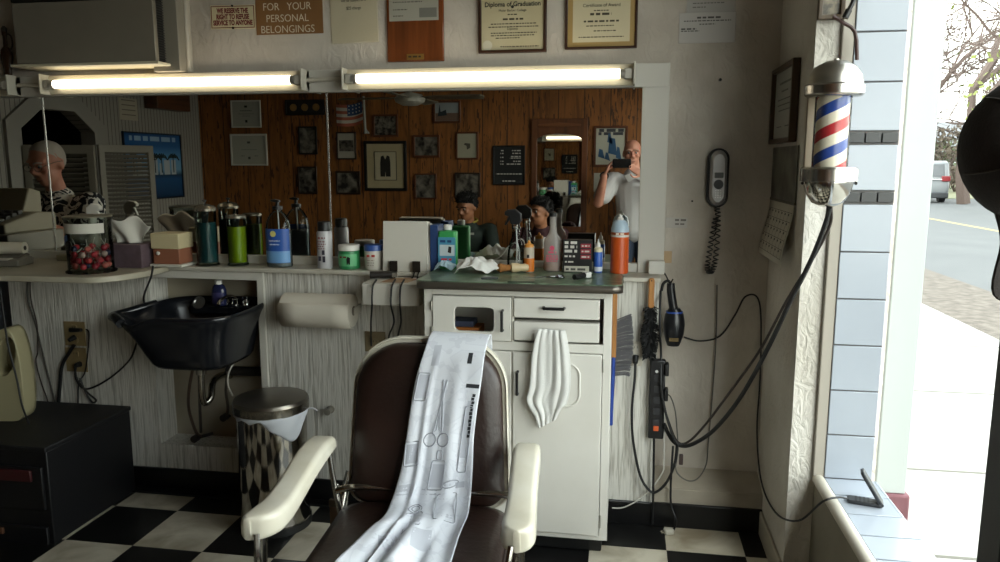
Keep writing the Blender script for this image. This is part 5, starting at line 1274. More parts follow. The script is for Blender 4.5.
# ------------------------------------------------------------------ hat stand with the black cap at the right edge
xs_ = AY(988, 420, 1.14).x
t = thing('coat_stand', 'black upright post of a coat stand at the right edge, in front of the window', 'coat stand', (xs_+.052, 1.14, 0))
PB = mat('#0c0a0a', .5)
MB().box(-.034, -.034, .03, .034, .034, 1.78).build('post', PB, t, bevel=.004)
MB().lathe([(.11, 0), (.115, .01), (.11, .03), (.05, .045)], n=32).build('base', PB, t)
MB().tube([(0, -.03, 1.60), (0, -.08, 1.62), (0, -.12, 1.65), (0, -.125, 1.67)], .008, 8).build('hook', PB, t)
MB().tube([(0, .03, 1.66), (0, .08, 1.68), (0, .12, 1.72)], .008, 8).build('hook', PB, t)
cpx = AY(1043, 148, 1.02)
cap = thing('baseball_cap', 'black baseball cap hanging at the right edge of the photo', 'cap', cpx)
CM = mat('#2b2522', .85, bump=((300, 300, 300), .2))
rr = .090
def dome(u, v):
    a_ = 2*PI*u; e = PI/2*v
    return V((rr*math.cos(a_)*math.cos(e*.98), -.02-rr*1.1*math.sin(e)*.9+.02, rr*1.02*math.sin(a_)*math.cos(e*.98)))
MB().sphere((0, 0, 0), (rr, .085, rr*1.02), 32, 20).build('crown', CM, cap)
seam = MB()
for a_ in (math.radians(20), math.radians(80), math.radians(140)):
    seam.tube([(1.004*rr*math.cos(t_)*math.cos(a_), -.086*math.sin(t_), 1.024*rr*math.cos(t_)*math.sin(a_)) for t_ in [PI*i/24 for i in range(25)]], .0012, 5, 0)
seam.build('stitching', mat('#4a423d', .8), cap)
bl = catmull([V((-.045, 0, -.078)), V((-.040, -.012, -.115)), V((-.046, -.02, -.178)), V((.0, -.03, -.190)), V((.055, -.02, -.185)), V((.055, 0, -.075))], 6)
vs = MB(); vs.loops([[p+V((0, d, 0)) for p in bl] for d in (.0, .006)]); vs.build('visor', CM, cap, bevel=.001)
lettering(cap, 'N', .075, (-.045, -.0745, -.03), mat('#060505', .5), rot=(PI/2+.25, .18, -.35), ext=.006)
# ------------------------------------------------------------------ barber chair
LEA = mat('#2f1d17', .38, noise=(7, '#1d120e', .6), bump=((60, 60, 60), .12)); ENA = mat('#dad5c8', .25, noise=(9, '#c9c1ad', .5)); CST = mat('#b5b1aa', .18, 1)
ch = thing('barber_chair', 'vintage barber chair with brown leather pads and cream enamel armrests', 'chair', (-.520, 1.77, 0), .07)
rotm = Matrix.Rotation(.07, 4, 'Z')
def CW(p): return rotm @ V(p)+V((-.520, 1.77, 0))       # chair space to the room
def tilt(x, z, d):      # a point on the tilted back; d is depth in front of its rear face
    z0 = .50; t = (z-z0)
    return V((x, .225+.17*t-d, z))
def back_outline(hw, z0, z1, rt_, rb):
    pts = []
    for cx, cz, r, a0 in ((hw-rt_, z1-rt_, rt_, 0), (-hw+rt_, z1-rt_, rt_, 90), (-hw+rb, z0+rb, rb, 180), (hw-rb, z0+rb, rb, 270)):
        for i in range(11):
            t = math.radians(a0+9*i); pts.append((cx+r*math.cos(t)*(1 if True else 1), cz+r*math.sin(t)))
    # the back widens slightly towards the bottom
    return [(x*(1+.09*(z1-z)/(z1-z0)), z) for x, z in pts]
o1 = back_outline(.216, .535, 1.008, .135, .06)
def lay(o, s, d): 
    cz = .78
    return [tilt(x*s, cz+(z-cz)*s, d) for x, z in o]
o1i = back_outline(.203, .55, .994, .125, .05)
bk = MB().loops([lay(o1i, .90, .02), lay(o1i, .99, .025), lay(o1i, 1, .045), lay(o1i, .985, .062), lay(o1i, .93, .075), lay(o1i, .75, .082), lay(o1i, .35, .084), lay(o1i, .02, .084)]).build('backrest', LEA, ch, smooth=60)
MB().loops([lay(o1, .6, -.008), lay(o1, .93, -.006), lay(o1, .99, .003), lay(o1, 1.0, .018), lay(o1, 1.0, .035), lay(o1, .985, .037), lay(o1, .97, .030), lay(o1, .6, .02)]).build('back_shell', ENA, bk, smooth=50)
# seat
so = [(p[0], p[1]) for p in rrect(-.238, -.27, .238, .19, .07, 8)]
def sl(s, z): return [V((x*s, -.04+(y+.04)*s, z-.05*(y+.04)*.3)) for x, y in so]
st_ = MB().loops([sl(.97, .47), sl(1, .485), sl(1, .53), sl(.97, .552), sl(.85, .565), sl(.5, .572), sl(.02, .574)]).build('seat', LEA, ch, smooth=60)
MB().tube([V((p[0]*1.003, -.04+(p[1]+.04)*1.003, .53-.05*(p[1]+.04)*.3)) for p in so], .004, 6, 0, closed=True).build('seat_piping', mat('#241713', .4), st_)
MB().prism(rrect(-.22, -.24, .22, .18, .05), .43, .474, 'z').build('seat_frame', ENA, ch, bevel=.006)
MB().lathe([(.29, 0), (.30, .015), (.28, .05), (.12, .075), (.085, .11), (.085, .30), (.12, .33), (.12, .43)], n=40).build('pedestal', ENA, ch)
# arm pads: S shaped, enamelled
def arm(s):
    pts = [(.205, .727, .034, .030), (.190, .737, .042, .041), (.13, .735, .050, .043), (.06, .718, .052, .042), (-.01, .694, .054, .041), (-.08, .678, .057, .043), (-.135, .677, .060, .045), (-.160, .677, .060, .043), (-.176, .677, .060, .037), (-.187, .676, .059, .026), (-.193, .675, .056, .010)]
    Pn = catmull([V((y, zt_, th)) for y, zt_, th, w in pts], 5); Wn = catmull([V((w, 0, 0)) for *_, w in pts], 5)
    rings = []
    for i, (p, w) in enumerate(zip(Pn, Wn)):
        y, zt_, th = p; w = w.x
        f = i/(len(Pn)-1)
        x0 = (.282-.002*f) if s > 0 else -(.290+.066*f)
        w *= .88; sec = rrect(-w, zt_-th, w, zt_, min(.016, w*.9), 4)
        sec = [(x*(1.0 if z > zt_-th*.7 else 1.06), z) for x, z in sec]
        rings.append([V((x0+x, y, z)) for x, z in sec])
    e0 = [V((s*.285, .212, .712))+(p-V((s*.285, .205, .712)))*.6 for p in rings[0]]
    e1 = [V((x0, -.1945, .646))+(V((p.x, -.1945, p.z))-V((x0, -.1945, .646)))*.9 for p in rings[-1]]
    a_ = MB().loops([e0]+rings+[e1]).build('armrest', ENA, ch, smooth=45)
    xx = .281 if s > 0 else -.342
    MB().cyl((xx, -.17, .45), (xx, -.15, .63), .016, n=14).build('arm_post', CST, a_)
    MB().tube([(s*.24, .16, .50), (s*.262, .17, .6), (s*.275, .175, .70)], .008, 10).build('arm_post', CST, a_)
    MB().tube([(s*.22, -.16, .452), (s*.26, -.17, .452), (xx, -.17, .46)], .014, 10).build('arm_bracket', CST, a_)
    MB().tube([(xx-s*.012, -.20, .64), (xx-s*.02, -.215, .58), (xx-s*.016, -.19, .52), (xx-s*.02, -.17, .47)], .0075, 8).build('release_lever', CST, a_)
arm(-1); arm(1)
MB().tube([(-.255, .17, .585), (-.2, .165, .60), (-.13, .17, .598), (0, .172, .594), (.2, .168, .595), (.25, .17, .585)], .0105, 10).build('back_bar', CST, ch)
for s in (-1, 1):
    MB().tube([(s*.235, .15, .46), (s*.245, .19, .54), (s*.232, .225, .62)], .012, 10).build('back_hinge', CST, ch)
MB().prism(rrect(-.20, -.012, .20, .012, .01), .16, .43, 'z', M=Matrix.Translation((0, -.30, 0)) @ Matrix.Rotation(-.25, 4, 'X')).build('leg_rest', LEA, ch, bevel=.006)
ft = MB().prism(rrect(-.19, -.58, .19, -.40, .03), .13, .15, 'z').build('footrest', CST, ch, bevel=.005)
for s in (-1, 1): MB().tube([(s*.16, -.20, .43), (s*.17, -.32, .30), (s*.165, -.42, .14)], .012, 8).build('footrest_bar', CST, ft)
# strop strap with a hook on the left side
t = thing('razor_strop', 'brown leather strop hanging beside the left armrest of the barber chair', 'strop', AY(337, 497, 1.98))
kz = depth(t.location)/F
MB().box(-8*kz, -.004, -36*kz, 8*kz, .004, -4*kz).build('strap', m_wood('#6e5238', '#4a3422', 2, 20), t, bevel=.002)
MB().box(-8.3*kz, -.006, -10*kz, 8.3*kz, .006, -3*kz).build('clasp', mat('#4d4031', .35, .6), t, bevel=.001)
MB().tube([(0, 0, -4*kz), (0, .0, 4*kz), (-2*kz, 0, 8*kz), (0, 0, 14*kz), (2*kz, 0, 10*kz), (0, 0, 4*kz)], .0032, 6).build('hook', CST, t)
# ------------------------------------------------------------------ barber cape over the back and the seat
def B(px, py, Y, dy=0): return AY(px, py, Y)
def onback(px, py, off=.02):
    """point just in front of the tilted back pad under a pixel"""
    n_ = rotm.to_3x3() @ V((0, 1, -.17)).normalized(); p0 = CW(tilt(0, .8, .084+off)); d = ray(px, py); c0 = V((0, 0, H))
    return c0+d*((p0-c0).dot(n_)/d.dot(n_))
top = CW(tilt(0, 1.018, .018))
rows = [(onback(428, 352)+V((0, .115, -.16)), onback(484, 352)+V((0, .115, -.14))),
        (onback(427, 347)+V((0, .112, .0)), onback(485, 349)+V((0, .112, .0))),
        (onback(426, 342)+V((0, .05, .012)), onback(486, 346)+V((0, .05, .012))),
        (onback(424, 352), onback(485, 354)), (onback(416, 380), onback(481, 385)), (onback(411, 410), onback(477, 412)), (onback(407, 440), onback(474, 440)),
        (onback(402, 470, .025), onback(473, 470, .025)), (onback(393, 500, .045), onback(471, 500, .045)),
        (AZ(383, 522, .600), AZ(468, 520, .600)), (AZ(368, 538, .592), AZ(460, 542, .592)), (AZ(352, 556, .588), AZ(454, 562, .588)), (AZ(335, 575, .575), AZ(449, 580, .575)), (AZ(330, 590, .53), AZ(447, 592, .53)), (AZ(332, 610, .44), AZ(446, 610, .44))]
rn = random.Random(3)
Ls = catmull([r_[0] for r_ in rows], 6); Rs = catmull([r_[1] for r_ in rows], 6); nR = len(Ls)-1
def cape(u, v, off=0):
    t_ = min(max(v, 0), 1)*nR; i = min(int(t_), nR-1); f_ = t_-i
    a = Ls[i].lerp(Ls[i+1], f_); b_ = Rs[i].lerp(Rs[i+1], f_); p = a.lerp(b_, u)
    g_ = max(0, min(1, (v-.2)*2.2)); lo = max(0, (v-.55)*2.2)
    d = .010*g_*math.sin(2*PI*(1.6*u+.35*v)+.6)+.006*g_*math.sin(2*PI*(3.4*u-.8*v)+2)+.042*min(lo, 1)*(abs(math.sin(PI*(2.3*u+.9*v-.3)))-.35)
    ridge = .026*g_*math.exp(-((u-.24-.10*max(0, v-.5))/.045)**2)
    q = max(0, d+.012*g_)+ridge+off
    w = min(1, max(0, (v-.58)/.1))
    return p+V((0, -q*(1-w)*.95, q*(.25+.75*w)))
m, nt, b = newmat('cape_print'); co = coords(nt, (7, 7, 7))
vr = nt.nodes.new('ShaderNodeTexVoronoi'); vr.feature = 'DISTANCE_TO_EDGE'; vr.inputs['Scale'].default_value = 1.6; nt.links.new(co, vr.inputs['Vector'])
n2 = noise_node(nt, co, 5, 2); 
f1 = ramp(nt, vr.outputs['Distance'], [(.0, '#d8dae1'), (.09, '#d8dae1'), (.10, '#d0d2da'), (.13, '#d0d2da'), (.135, '#d5d7de')], 'CONSTANT')
nt.links.new(mixc(nt, math_node(nt, 'GREATER_THAN', n2, .60), f1, '#cdcfd7'), b.inputs['Base Color']); b.inputs['Roughness'].default_value = .75
P0 = V((-.56, 1.95, .8)); cp = thing('barber_cape', 'white barber cape printed with grey scissors and bottles draped over the chair', 'cape', P0)
MB().grid(lambda u, v: cape(u, v)-P0, 44, 90).build('fabric', m, cp, thick=.0015, smooth=70)
# printed motifs lie on the cloth
def motif(polys, cu, cv, su, sv, ang, mt, name, closed=True, width=.0018):
    """outlines drawn on the cape around (cu, cv)"""
    mb = MB()
    for poly in polys:
        n_ = len(poly); lo_ = []
        for i, (x, y) in enumerate(poly):
            X = x*math.cos(ang)-y*math.sin(ang); Y_ = x*math.sin(ang)+y*math.cos(ang)
            lo_.append((cu+X*su, cv-Y_*sv))
        pts = [cape(u, v, .0016)-P0 for u, v in lo_]
        mb.tube(pts, width, 4, 0, closed=closed)
    return mb.build(name, mt, cp, weld=False)
def circ(cx, cy, r, ry=None, n=16): return [(cx+r*math.cos(2*PI*i/n), cy+(ry or r)*math.sin(2*PI*i/n)) for i in range(n)]
G1, G2, G3 = mat('#a9abb3', .8), mat('#8f9199', .8), mat('#26272c', .8)
SU, SV = 1/.20, 1/1.05
def sz(x, y): return (x, y)
sc_u = .30
motif([circ(-.020, -.055, .017), circ(.020, -.055, .017)], .45, .375, SU, SV, 0, G2, 'scissor_rings')
motif([[(-.014, -.038), (.006, .10), (.0, .02), (-.004, -.03)], [(.014, -.038), (-.006, .10), (.0, .02), (.004, -.03)]], .45, .375, SU, SV, 0, G1, 'scissor_blades')
RR = lambda x0, y0, x1, y1: rrect(x0, y0, x1, y1, .006, 3)
motif([RR(-.012, -.11, .012, .06)], .87, .40, SU, SV, -.05, G1, 'comb_outline')
motif([RR(-.02, -.04, .02, .03), RR(-.008, .032, .008, .055)], .52, .505, SU, SV, 0, G1, 'bottle_outline')
motif([RR(-.018, -.035, .018, .035)], .12, .30, SU, SV, 0, G1, 'jar_outline')
motif([circ(0, 0, .016), circ(0, 0, .010)], .34, .60, SU, SV, 0, G2, 'badge_outline')
motif([RR(-.022, -.06, .026, .05)], .70, .60, SU, SV, .08, G1, 'bottle_outline')
motif([RR(-.02, -.03, .02, .03)], .12, .46, SU, SV, .1, G1, 'jar_outline')
motif([RR(-.020, -.045, .018, .045)], .40, .66, SU, SV, .2, G1, 'bottle_outline')
motif([circ(0, 0, .02, .008)], .72, .53, SU, SV, .2, G1, 'brush_outline')
mb = MB()
for i in range(12):
    v = .31+.0095*i
    mb.grid(lambda a, c: cape(.90+.045*a-.01*(i % 2), v+.008*c, .0016)-P0, 1, 1)
mb.build('razor_print', G3, cp, smooth=0)['kind'] = 'stuff'
mb = MB(); mb.grid(lambda a, c: cape(.74+.07*a, .212+.028*c, .0014)-P0, 4, 6); mb.build('dark_print', G3, cp, smooth=0)
mb = MB(); mb.grid(lambda a, c: cape(.78+.2*a, .285+.010*c, .0014)-P0, 5, 2); mb.build('dark_print', G3, cp, smooth=0)
def fill(cu, cv, hw_, hh_, ang, mt, name):
    mb = MB()
    def q(a, c):
        x, y = (a*2-1)*hw_, (c*2-1)*hh_
        return cape(cu+(x*math.cos(ang)-y*math.sin(ang))*SU, cv-(x*math.sin(ang)+y*math.cos(ang))*SV, .0010)-P0
    mb.grid(q, 5, 8); return mb.build(name, mt, cp, smooth=60)
GF, GG = mat('#bcbec7', .8), mat('#adafb8', .8)
for cu, cv, w_, h_2, an, mt, nm in ((.52, .512, .017, .028, 0, GF, 'bottle_print'), (.12, .30, .015, .030, 0, GF, 'jar_print'), (.70, .60, .02, .045, .08, GF, 'bottle_print'), (.12, .46, .016, .024, .1, GG, 'jar_print'), (.12, .57, .016, .04, .1, GF, 'comb_print'), (.40, .655, .015, .038, .2, GF, 'bottle_print'), (.45, .56, .022, .018, .0, GG, 'badge_print'), (.75, .535, .030, .007, .1, GG, 'brush_print'), (.87, .40, .009, .075, -.05, GF, 'comb_print'), (.22, .22, .012, .03, .1, GF, 'razor_outline'), (.30, .75, .02, .03, .4, GF, 'jar_print'), (.62, .74, .02, .035, .2, GF, 'bottle_print')):
    fill(cu, cv, w_, h_2, an, mt, nm)
# ------------------------------------------------------------------ the other side of the room, seen in the mirror
def wpanel(name, label, cat, px, fm, fwid, pm, group=None, t=.02, matte=None, mw=0):
    a, c = VW(px[0], px[1]), VW(px[2], px[3])
    o = thing(name, label, cat, ((a.x+c.x)/2, YW, (a.z+c.z)/2), PI, group)
    w, h = abs(c.x-a.x), a.z-c.z
    if fwid:
        MB().holed([(-w/2, -h/2), (w/2, -h/2), (w/2, h/2), (-w/2, h/2)], [(-w/2+fwid, -h/2+fwid), (w/2-fwid, -h/2+fwid), (w/2-fwid, h/2-fwid), (-w/2+fwid, h/2-fwid)], -t, -.001).build('frame', fm, o, bevel=.003)
        f = fwid*.8
    else: f = 0
    if matte is not None:
        MB().box(-w/2+f, -t*.45, -h/2+f, w/2-f, -.001, h/2-f).build('mat_board', matte, o); f = fwid+mw
        MB().box(-w/2+f, -t*.6, -h/2+f, w/2-f, -t*.44, h/2-f).build('print', pm, o)
    else:
        MB().box(-w/2+f, -t*.5, -h/2+f, w/2-f, -.001, h/2-f).build('print', pm, o, bevel=0 if fwid else .001)
    return o, w, h
FB = mat('#2a1a10', .4); FW = mat('#c9c5b8', .5); FBL = mat('#0d0c0b', .4); FBR = mat('#5a3018', .4)
GP = 'framed pictures on the wooden wall'
s, w, h = wpanel('framed_diploma', 'white diploma with pale edge high on the wooden wall, upper of two in the mirror', 'diploma', (231, 100.5, 262, 127.5), FW, .012, mat('#a9a79a', .5), None)
textlines(s, [(-.06, .06, .03, .006), (-.08, .08, .0), (-.04, .04, -.02), (-.015, .015, .07, .02), (-.012, .012, -.07, .025)], INK, -.0108)
s, w, h = wpanel('framed_diploma', 'wider white framed diploma below the other one on the wooden wall', 'diploma', (230.5, 134, 268.5, 165.5), FW, .016, mat('#b3b0a0', .2), None)
textlines(s, [(-.015, .015, .07, .02), (-.08, .08, .0), (-.09, -.05, -.06, .006), (.05, .09, -.06, .006), (-.012, .012, -.08, .025)], mat('#55534a', .7), -.0108)
s, w, h = wpanel('medallion_plaque', 'dark plaque with three brass medallions on the wooden wall', 'plaque', (285.5, 100, 325, 115), FBL, .012, mat('#15110e', .6))
for i in (-1, 0, 1): MB().cyl((i*.115, -.008, 0), (i*.115, -.016, 0), .034, n=24).build('medallion', mat('#b8935a', .3, .8), s)
pics = [((298.5, 126.5, 318, 154.5), FBL, .014, 1, 'small black framed photo of a seated figure, upper of two'), ((298, 166.5, 318, 194), FB, .014, 2, 'small dark framed photo, lower of the two left of the mirror seam'),
        ((336, 171, 361, 194.5), FB, .018, 3, 'dark framed group photo beside the large ink print'), ((373, 114.5, 398.5, 137), FBR, .018, 5, 'brown framed photo with busy pattern above the large ink print'),
        ((413, 135, 440, 157.5), FBR, .020, 7, 'brown framed group photo right of the large ink print'), ((415, 173.5, 437, 199), FBR, .012, 9, 'framed black and white street photo below the group photo'),
        ((455, 172.5, 480.5, 197), FB, .014, 11, 'dark framed photo behind the seated person in the dark green jacket')]
for px, fm, fwid, sd, lab in pics:
    wpanel('framed_picture', lab, 'picture', px, fm, fwid, m_photo(sd, '#14110e', '#7c766b', 26 if sd == 5 else 13), GP)
s, w, h = wpanel('framed_picture', 'dark framed photo strip between two white bands beside the mirror seam', 'picture', (336.5, 132, 357, 159.5), FB, .014, mat('#a8a394', .6), GP)
MB().box(-w*.36, -.0125, -h*.2, w*.36, -.010, h*.2).build('photo_strip', m_photo(13, '#191511', '#6f695f', 24), s)
s, w, h = wpanel('framed_picture', 'large black framed ink print with a wide cream mat on the wooden wall', 'picture', (364, 141, 407.5, 191), FBL, .028, mat('#b3a88c', .6), GP, matte=mat('#a89a78', .6), mw=.075)
MB().holed([(-w/2+.10, -h/2+.10), (w/2-.10, -h/2+.10), (w/2-.10, h/2-.10), (-w/2+.10, h/2-.10)], [(-w/2+.105, -h/2+.105), (w/2-.105, -h/2+.105), (w/2-.105, h/2-.105), (-w/2+.105, h/2-.105)], -.0135, -.008).build('inner_border', INK, s, smooth=0)
mb = MB()
for cx, sg in ((-.03, 1), (.03, -1)):
    mb.prism([(cx-.02*sg, -.10), (cx+.025*sg, -.10), (cx+.035*sg, .0), (cx+.03*sg, .06), (cx+.012*sg, .10), (cx-.012*sg, .09), (cx-.02*sg, .03)], -.0135, -.012, 'y')
mb.build('ink_figures', mat('#221d18', .7), s, smooth=0)
s, w, h = wpanel('framed_picture', 'brown framed landscape print with a pale sky near the ceiling fan', 'picture', (433.5, 101, 461, 123), FBR, .018, mat('#8f9698', .5), GP)
MB().box(-w*.42, -.0125, -h*.40, w*.42, -.010, -h*.05).build('ground_band', mat('#6d5648', .6), s); MB().prism([(.09, -.04), (-.0, -.03), (.01, .02), (.06, .0), (.07, .07), (.08, .0)], -.0135, -.012, 'y').build('dark_figure', mat('#1d2a30', .6), s)
s, w, h = wpanel('framed_picture', 'brown framed small sketch on white paper left of the black price board', 'picture', (456, 132, 478.5, 159.5), FBR, .016, mat('#9e9a86', .5), GP)
MB().prism([(-.03, -.02), (.0, -.035), (.005, .0), (.03, .01), (.02, .025), (-.03, .02)], -.0125, -.010, 'y').build('sketch', mat('#4a4538', .6), s)
s, w, h = wpanel('price_board', 'black letter board with white price lines on the wooden wall', 'letter board', (493, 145.5, 525, 185), FBL, .012, mat('#111112', .7))
textlines(s, [(.05, .08, h*.37, .010), (-.11, -.03, h*.37, .010), (.05, .08, h*.30, .01), (-.11, -.03, h*.30, .01), (-.11, -.02, h*.22, .01), (.05, .08, h*.20, .01), (-.11, -.01, h*.18, .008), (.05, .08, h*.1, .01), (-.11, -.04, h*.1, .01), (.05, .08, h*.03, .01), (-.11, .02, h*.03, .01), (-.12, .12, -h*.22, .010), (-.06, .06, -h*.40, .010)], mat('#b9b6ae', .6), -.0108)
s, w, h = wpanel('poster', 'framed poster with blue figures and a printed heading beside the photographer', 'poster', (594, 126, 627, 167), FBR, .022, mat('#b3b1a2', .3))
textlines(s, [(-w*.38, w*.38, h*.39, .028), (-w*.36, w*.36, h*.31, .026)], mat('#3a3a40', .6), -.0125)
mb = MB()
for a_, b_, c_, d_ in ((-.06, -.08, .02, .08), (-.02, .02, .03, .12), (.05, -.11, .11, -.02), (-.10, -.12, -.05, .0), (.0, -.13, .05, -.05)): mb.prism([(a_, b_), (c_, b_+.02), (c_-.01, d_), (a_+.02, d_-.01)], -.0128, -.0105, 'y')
mb.build('blue_figures', mat('#2f5577', .6), s, smooth=0)
a, c = VW(594, 173), VW(612, 192)
o = MB().box(a.x, YW, c.z, c.x, YW+.004, a.z).build('posted_paper', mat('#b5b1a2', .7)); tag(o, 'white paper on the wooden wall below the framed poster', 'paper')
# arched wall mirror with shelf bottles
a, c = VW(532, 119), VW(586, 232)
o = thing('wall_mirror', 'tall wooden framed mirror with an arched head on the wooden wall', 'mirror', ((a.x+c.x)/2, YW, (a.z+c.z)/2), PI)
w, h = (c.x-a.x), a.z-c.z
out = [(-w/2, -h/2), (w/2, -h/2), (w/2, h/2), (-w/2, h/2)]
inn = [(-w/2+.05, -h/2+.05), (w/2-.05, -h/2+.05)]+[((w/2-.05)*math.cos(t), h/2-.19+.055*math.sin(t)) for t in [PI*i/12 for i in range(13)]]
MB().holed(out, inn, -.035, -.001).build('frame', m_wood('#6a3c1c', '#472510', 2, 20), o, bevel=.004)
MB().prism([(-w/2+.06, h/2-.075), (w/2-.06, h/2-.075), (w/2-.06, h/2-.05), (0, h/2-.035), (-w/2+.06, h/2-.05)], -.042, -.034, 'y').build('crest_panel', m_wood('#7c4a24', '#5a3218', 0, 20), o, bevel=.003)
MB().box(-w/2+.045, -.016, -h/2+.045, w/2-.045, -.012, h/2-.13).build('mirror_pane', MIR, o)
# small flag on a staff
P = VW(353, 114)
fl = thing('small_flag', 'small American flag on a white staff fixed to the wooden wall', 'flag', (P.x, YW+.09, P.z))
a, c = VW(337, 99), VW(365, 126); W_, Hf = (c.x-a.x)*.97, .20
def wave(u, v): return V((-W_/2+W_*u, .012*math.sin(7*u), Hf/2-Hf*v+.03*(u-.5)-.02*math.sin(3*u)))
for i in range(7):
    MB().grid(lambda u, v, i=i: wave(u, (i+v)/7), 10, 1).build('stripe', mat('#a0553f' if i % 2 == 0 else '#b8b0a2', .8), fl)
MB().grid(lambda u, v: wave(.42+.56*u, .52*v)+V((0, .002, 0)), 6, 3).build('canton', mat('#2c4468', .8), fl)
mb = MB()
for i in range(4):
    for j in range(3):
        p = wave(.48+.13*i, .07+.16*j)+V((0, .0035, 0)); mb.lathe([(.007, 0), (.0068, .001)], n=5, M=Matrix.Translation(p) @ Matrix.Rotation(PI/2, 4, 'X'))
mb.build('stars', mat('#c9c6c0', .8), fl)['kind'] = 'stuff'
sxp = VW(367, 114).x-P.x
MB().tube([(sxp, 0, VW(366, 97).z-P.z), (sxp+.01, 0, VW(367, 134).z-P.z)], .012, 10, 0).tube([(sxp+.01, 0, VW(367, 130).z-P.z), (sxp+.01, -.089, VW(367, 133).z-P.z)], .01, 8, 0).build('staff', mat('#8f8f88', .5), fl)
# ceiling fan
P = AY(410, 100, 5.7)
fn = thing('ceiling_fan', 'pale ceiling fan hanging on a rod, its hub near the flag in the mirror', 'ceiling fan', (P.x, 6.38-5.7, P.z))
MB().lathe([(.001, -.045), (.06, -.04), (.11, -.015), (.12, .01), (.09, .04), (.03, .055)], n=32).build('hub', mat('#9c9a90', .35), fn)
MB().cyl((0, 0, .05), (0, 0, ZT-P.z), .014, n=12).build('rod', mat('#9c9a90', .35), fn)
for i in range(4):
    M_ = Matrix.Rotation(i*PI/2+.05, 4, 'Z') @ Matrix.Rotation(.16, 4, 'X')
    MB().prism([(.10, -.03), (.22, -.055), (.56, -.06), (.58, .0), (.56, .06), (.22, .055), (.10, .03)], .012, .020, 'z', M=M_).build('fan_blade', mat('#5d5647', .5), fn)
# left wall things
a, c = VL(121, 131), VL(183, 197)
ps = thing('poster', 'blue harbour poster with palm trees and white buildings on the beadboard wall', 'poster', (XL, (a.y+c.y)/2, (a.z+c.z)/2), PI/2)
w, h = a.y-c.y, a.z-c.z
m, nt, b = newmat('poster_sky'); sx = nt.nodes.new('ShaderNodeSeparateXYZ'); nt.links.new(coords(nt, (1, 1, 1/h), (0, 0, .5)), sx.inputs[0])
nt.links.new(ramp(nt, sx.outputs[2], [(0, '#14324f'), (.3, '#22507c'), (.36, '#1d3a4f'), (.45, '#6c9ab8'), (.62, '#5a93bd'), (.8, '#1f5a92'), (1, '#1b4c80')]), b.inputs['Base Color']); b.inputs['Roughness'].default_value = .3
MB().box(-w/2, -.01, -h/2, w/2, -.001, h/2).build('print', m, ps)
MB().holed([(-w/2, -h/2), (w/2, -h/2), (w/2, h/2), (-w/2, h/2)], [(-w/2+.012, -h/2+.012), (w/2-.012, -h/2+.012), (w/2-.012, h/2-.012), (-w/2+.012, h/2-.012)], -.018, -.001).build('frame', mat('#0f1a24', .4), ps)
mb = MB(); rn = random.Random(5); x = -w*.38
while x < w*.35:
    ww = rn.uniform(.04, .09); mb.box(x, -.0112, -h*.13, x+ww, -.0098, -h*.13+rn.uniform(.05, .16)); x += ww+rn.uniform(.0, .03)
mb.build('white_buildings', mat('#a8aeb0', .6), ps, smooth=0)
mb = MB()
for x in (-.28, -.10, .0, .10, .30):
    mb.box(x-.006, -.0124, -h*.1, x+.006, -.0114, h*.13)
    for k in range(7):
        t = PI*k/6; mb.tube([(x, -.012, h*.13), (x+.06*math.cos(t), -.012, h*.13+.04*math.sin(t)), (x+.09*math.cos(t), -.012, h*.13+.02*math.sin(t)-.02)], .006, 4, 2)
mb.build('palm_trees', mat('#132018', .7), ps)
textlines(ps, [(-w*.4, w*.4, h*.41, .04)], mat('#8fa9bd', .6), -.0106)
a, c = VL(143, 90), VL(178, 112)
o = MB().box(XL, c.y, c.z, XL+.13, a.y, a.z+.05).build('speaker_box', m_wood('#5a3418', '#3c200e', 1, 18), None, bevel=.004); tag(o, 'brown wooden box fixed high on the beadboard wall above the poster', 'box')
a, c = VL(118, 97), VL(138, 121)
o = MB().box(XL+.001, c.y, c.z, XL+.004, a.y, a.z).build('posted_paper', mat('#a79f8c', .8)); tag(o, 'pale paper notice on the beadboard wall between the arch and the poster', 'paper')
tl = MB()
for k in range(6): tl.box(XL+.004, c.y+.03, c.z+.04+k*.04, XL+.0045, a.y-.03, c.z+.048+k*.04)
tl.build('text_lines', mat('#6d6658', .8), o, smooth=0)['kind'] = 'stuff'
def louver(name, label, hinge, width, z0, z1, rot):
    t = thing(name, label, 'louvered door', hinge, rot, 'louvered doors in the arched doorway'); m = mat('#878173', .6)
    h = z1-z0
    MB().holed([(0, 0), (width, 0), (width, h), (0, h)], [(.05, .06), (width-.05, .06), (width-.05, h-.06), (.05, h-.06)], -.014, .014).build('frame', m, t, bevel=.003)
    mb = MB(); z = .07
    while z < h-.07: mb.prism([(-.012, z), (.012, z+.022), (.012, z+.028), (-.012, z+.006)], .05, width-.05, 'x'); z += .034
    mb.build('slats', mat('#6f6a5e', .6), t, smooth=0)
za = VL(137, 146).z
louver('louvered_door', 'pale louvered swing door standing open beside the arch', (XL+.03, ay0-.01, .62), .50, .62, za, -1.25)
louver('louvered_door', 'other louvered swing door, behind the barber in the mirror', (XL+.03, ay1+.01, .62), .46, .62, za-.02, -.35)
# waiting bench
bn = thing('waiting_bench', 'dark wooden waiting bench along the wooden wall', 'bench', (-1.05, -.38, 0))
BW2 = m_wood('#5a3c22', '#3d2615', 0, 18)
MB().box(-.85, -.20, .42, .85, .22, .46).build('seat', BW2, bn, bevel=.006)
for x in (-.78, .78):
    for y in (-.16, .17): MB().box(x-.03, y-.03, 0, x+.03, y+.03, .42).build('leg', BW2, bn, bevel=.003)

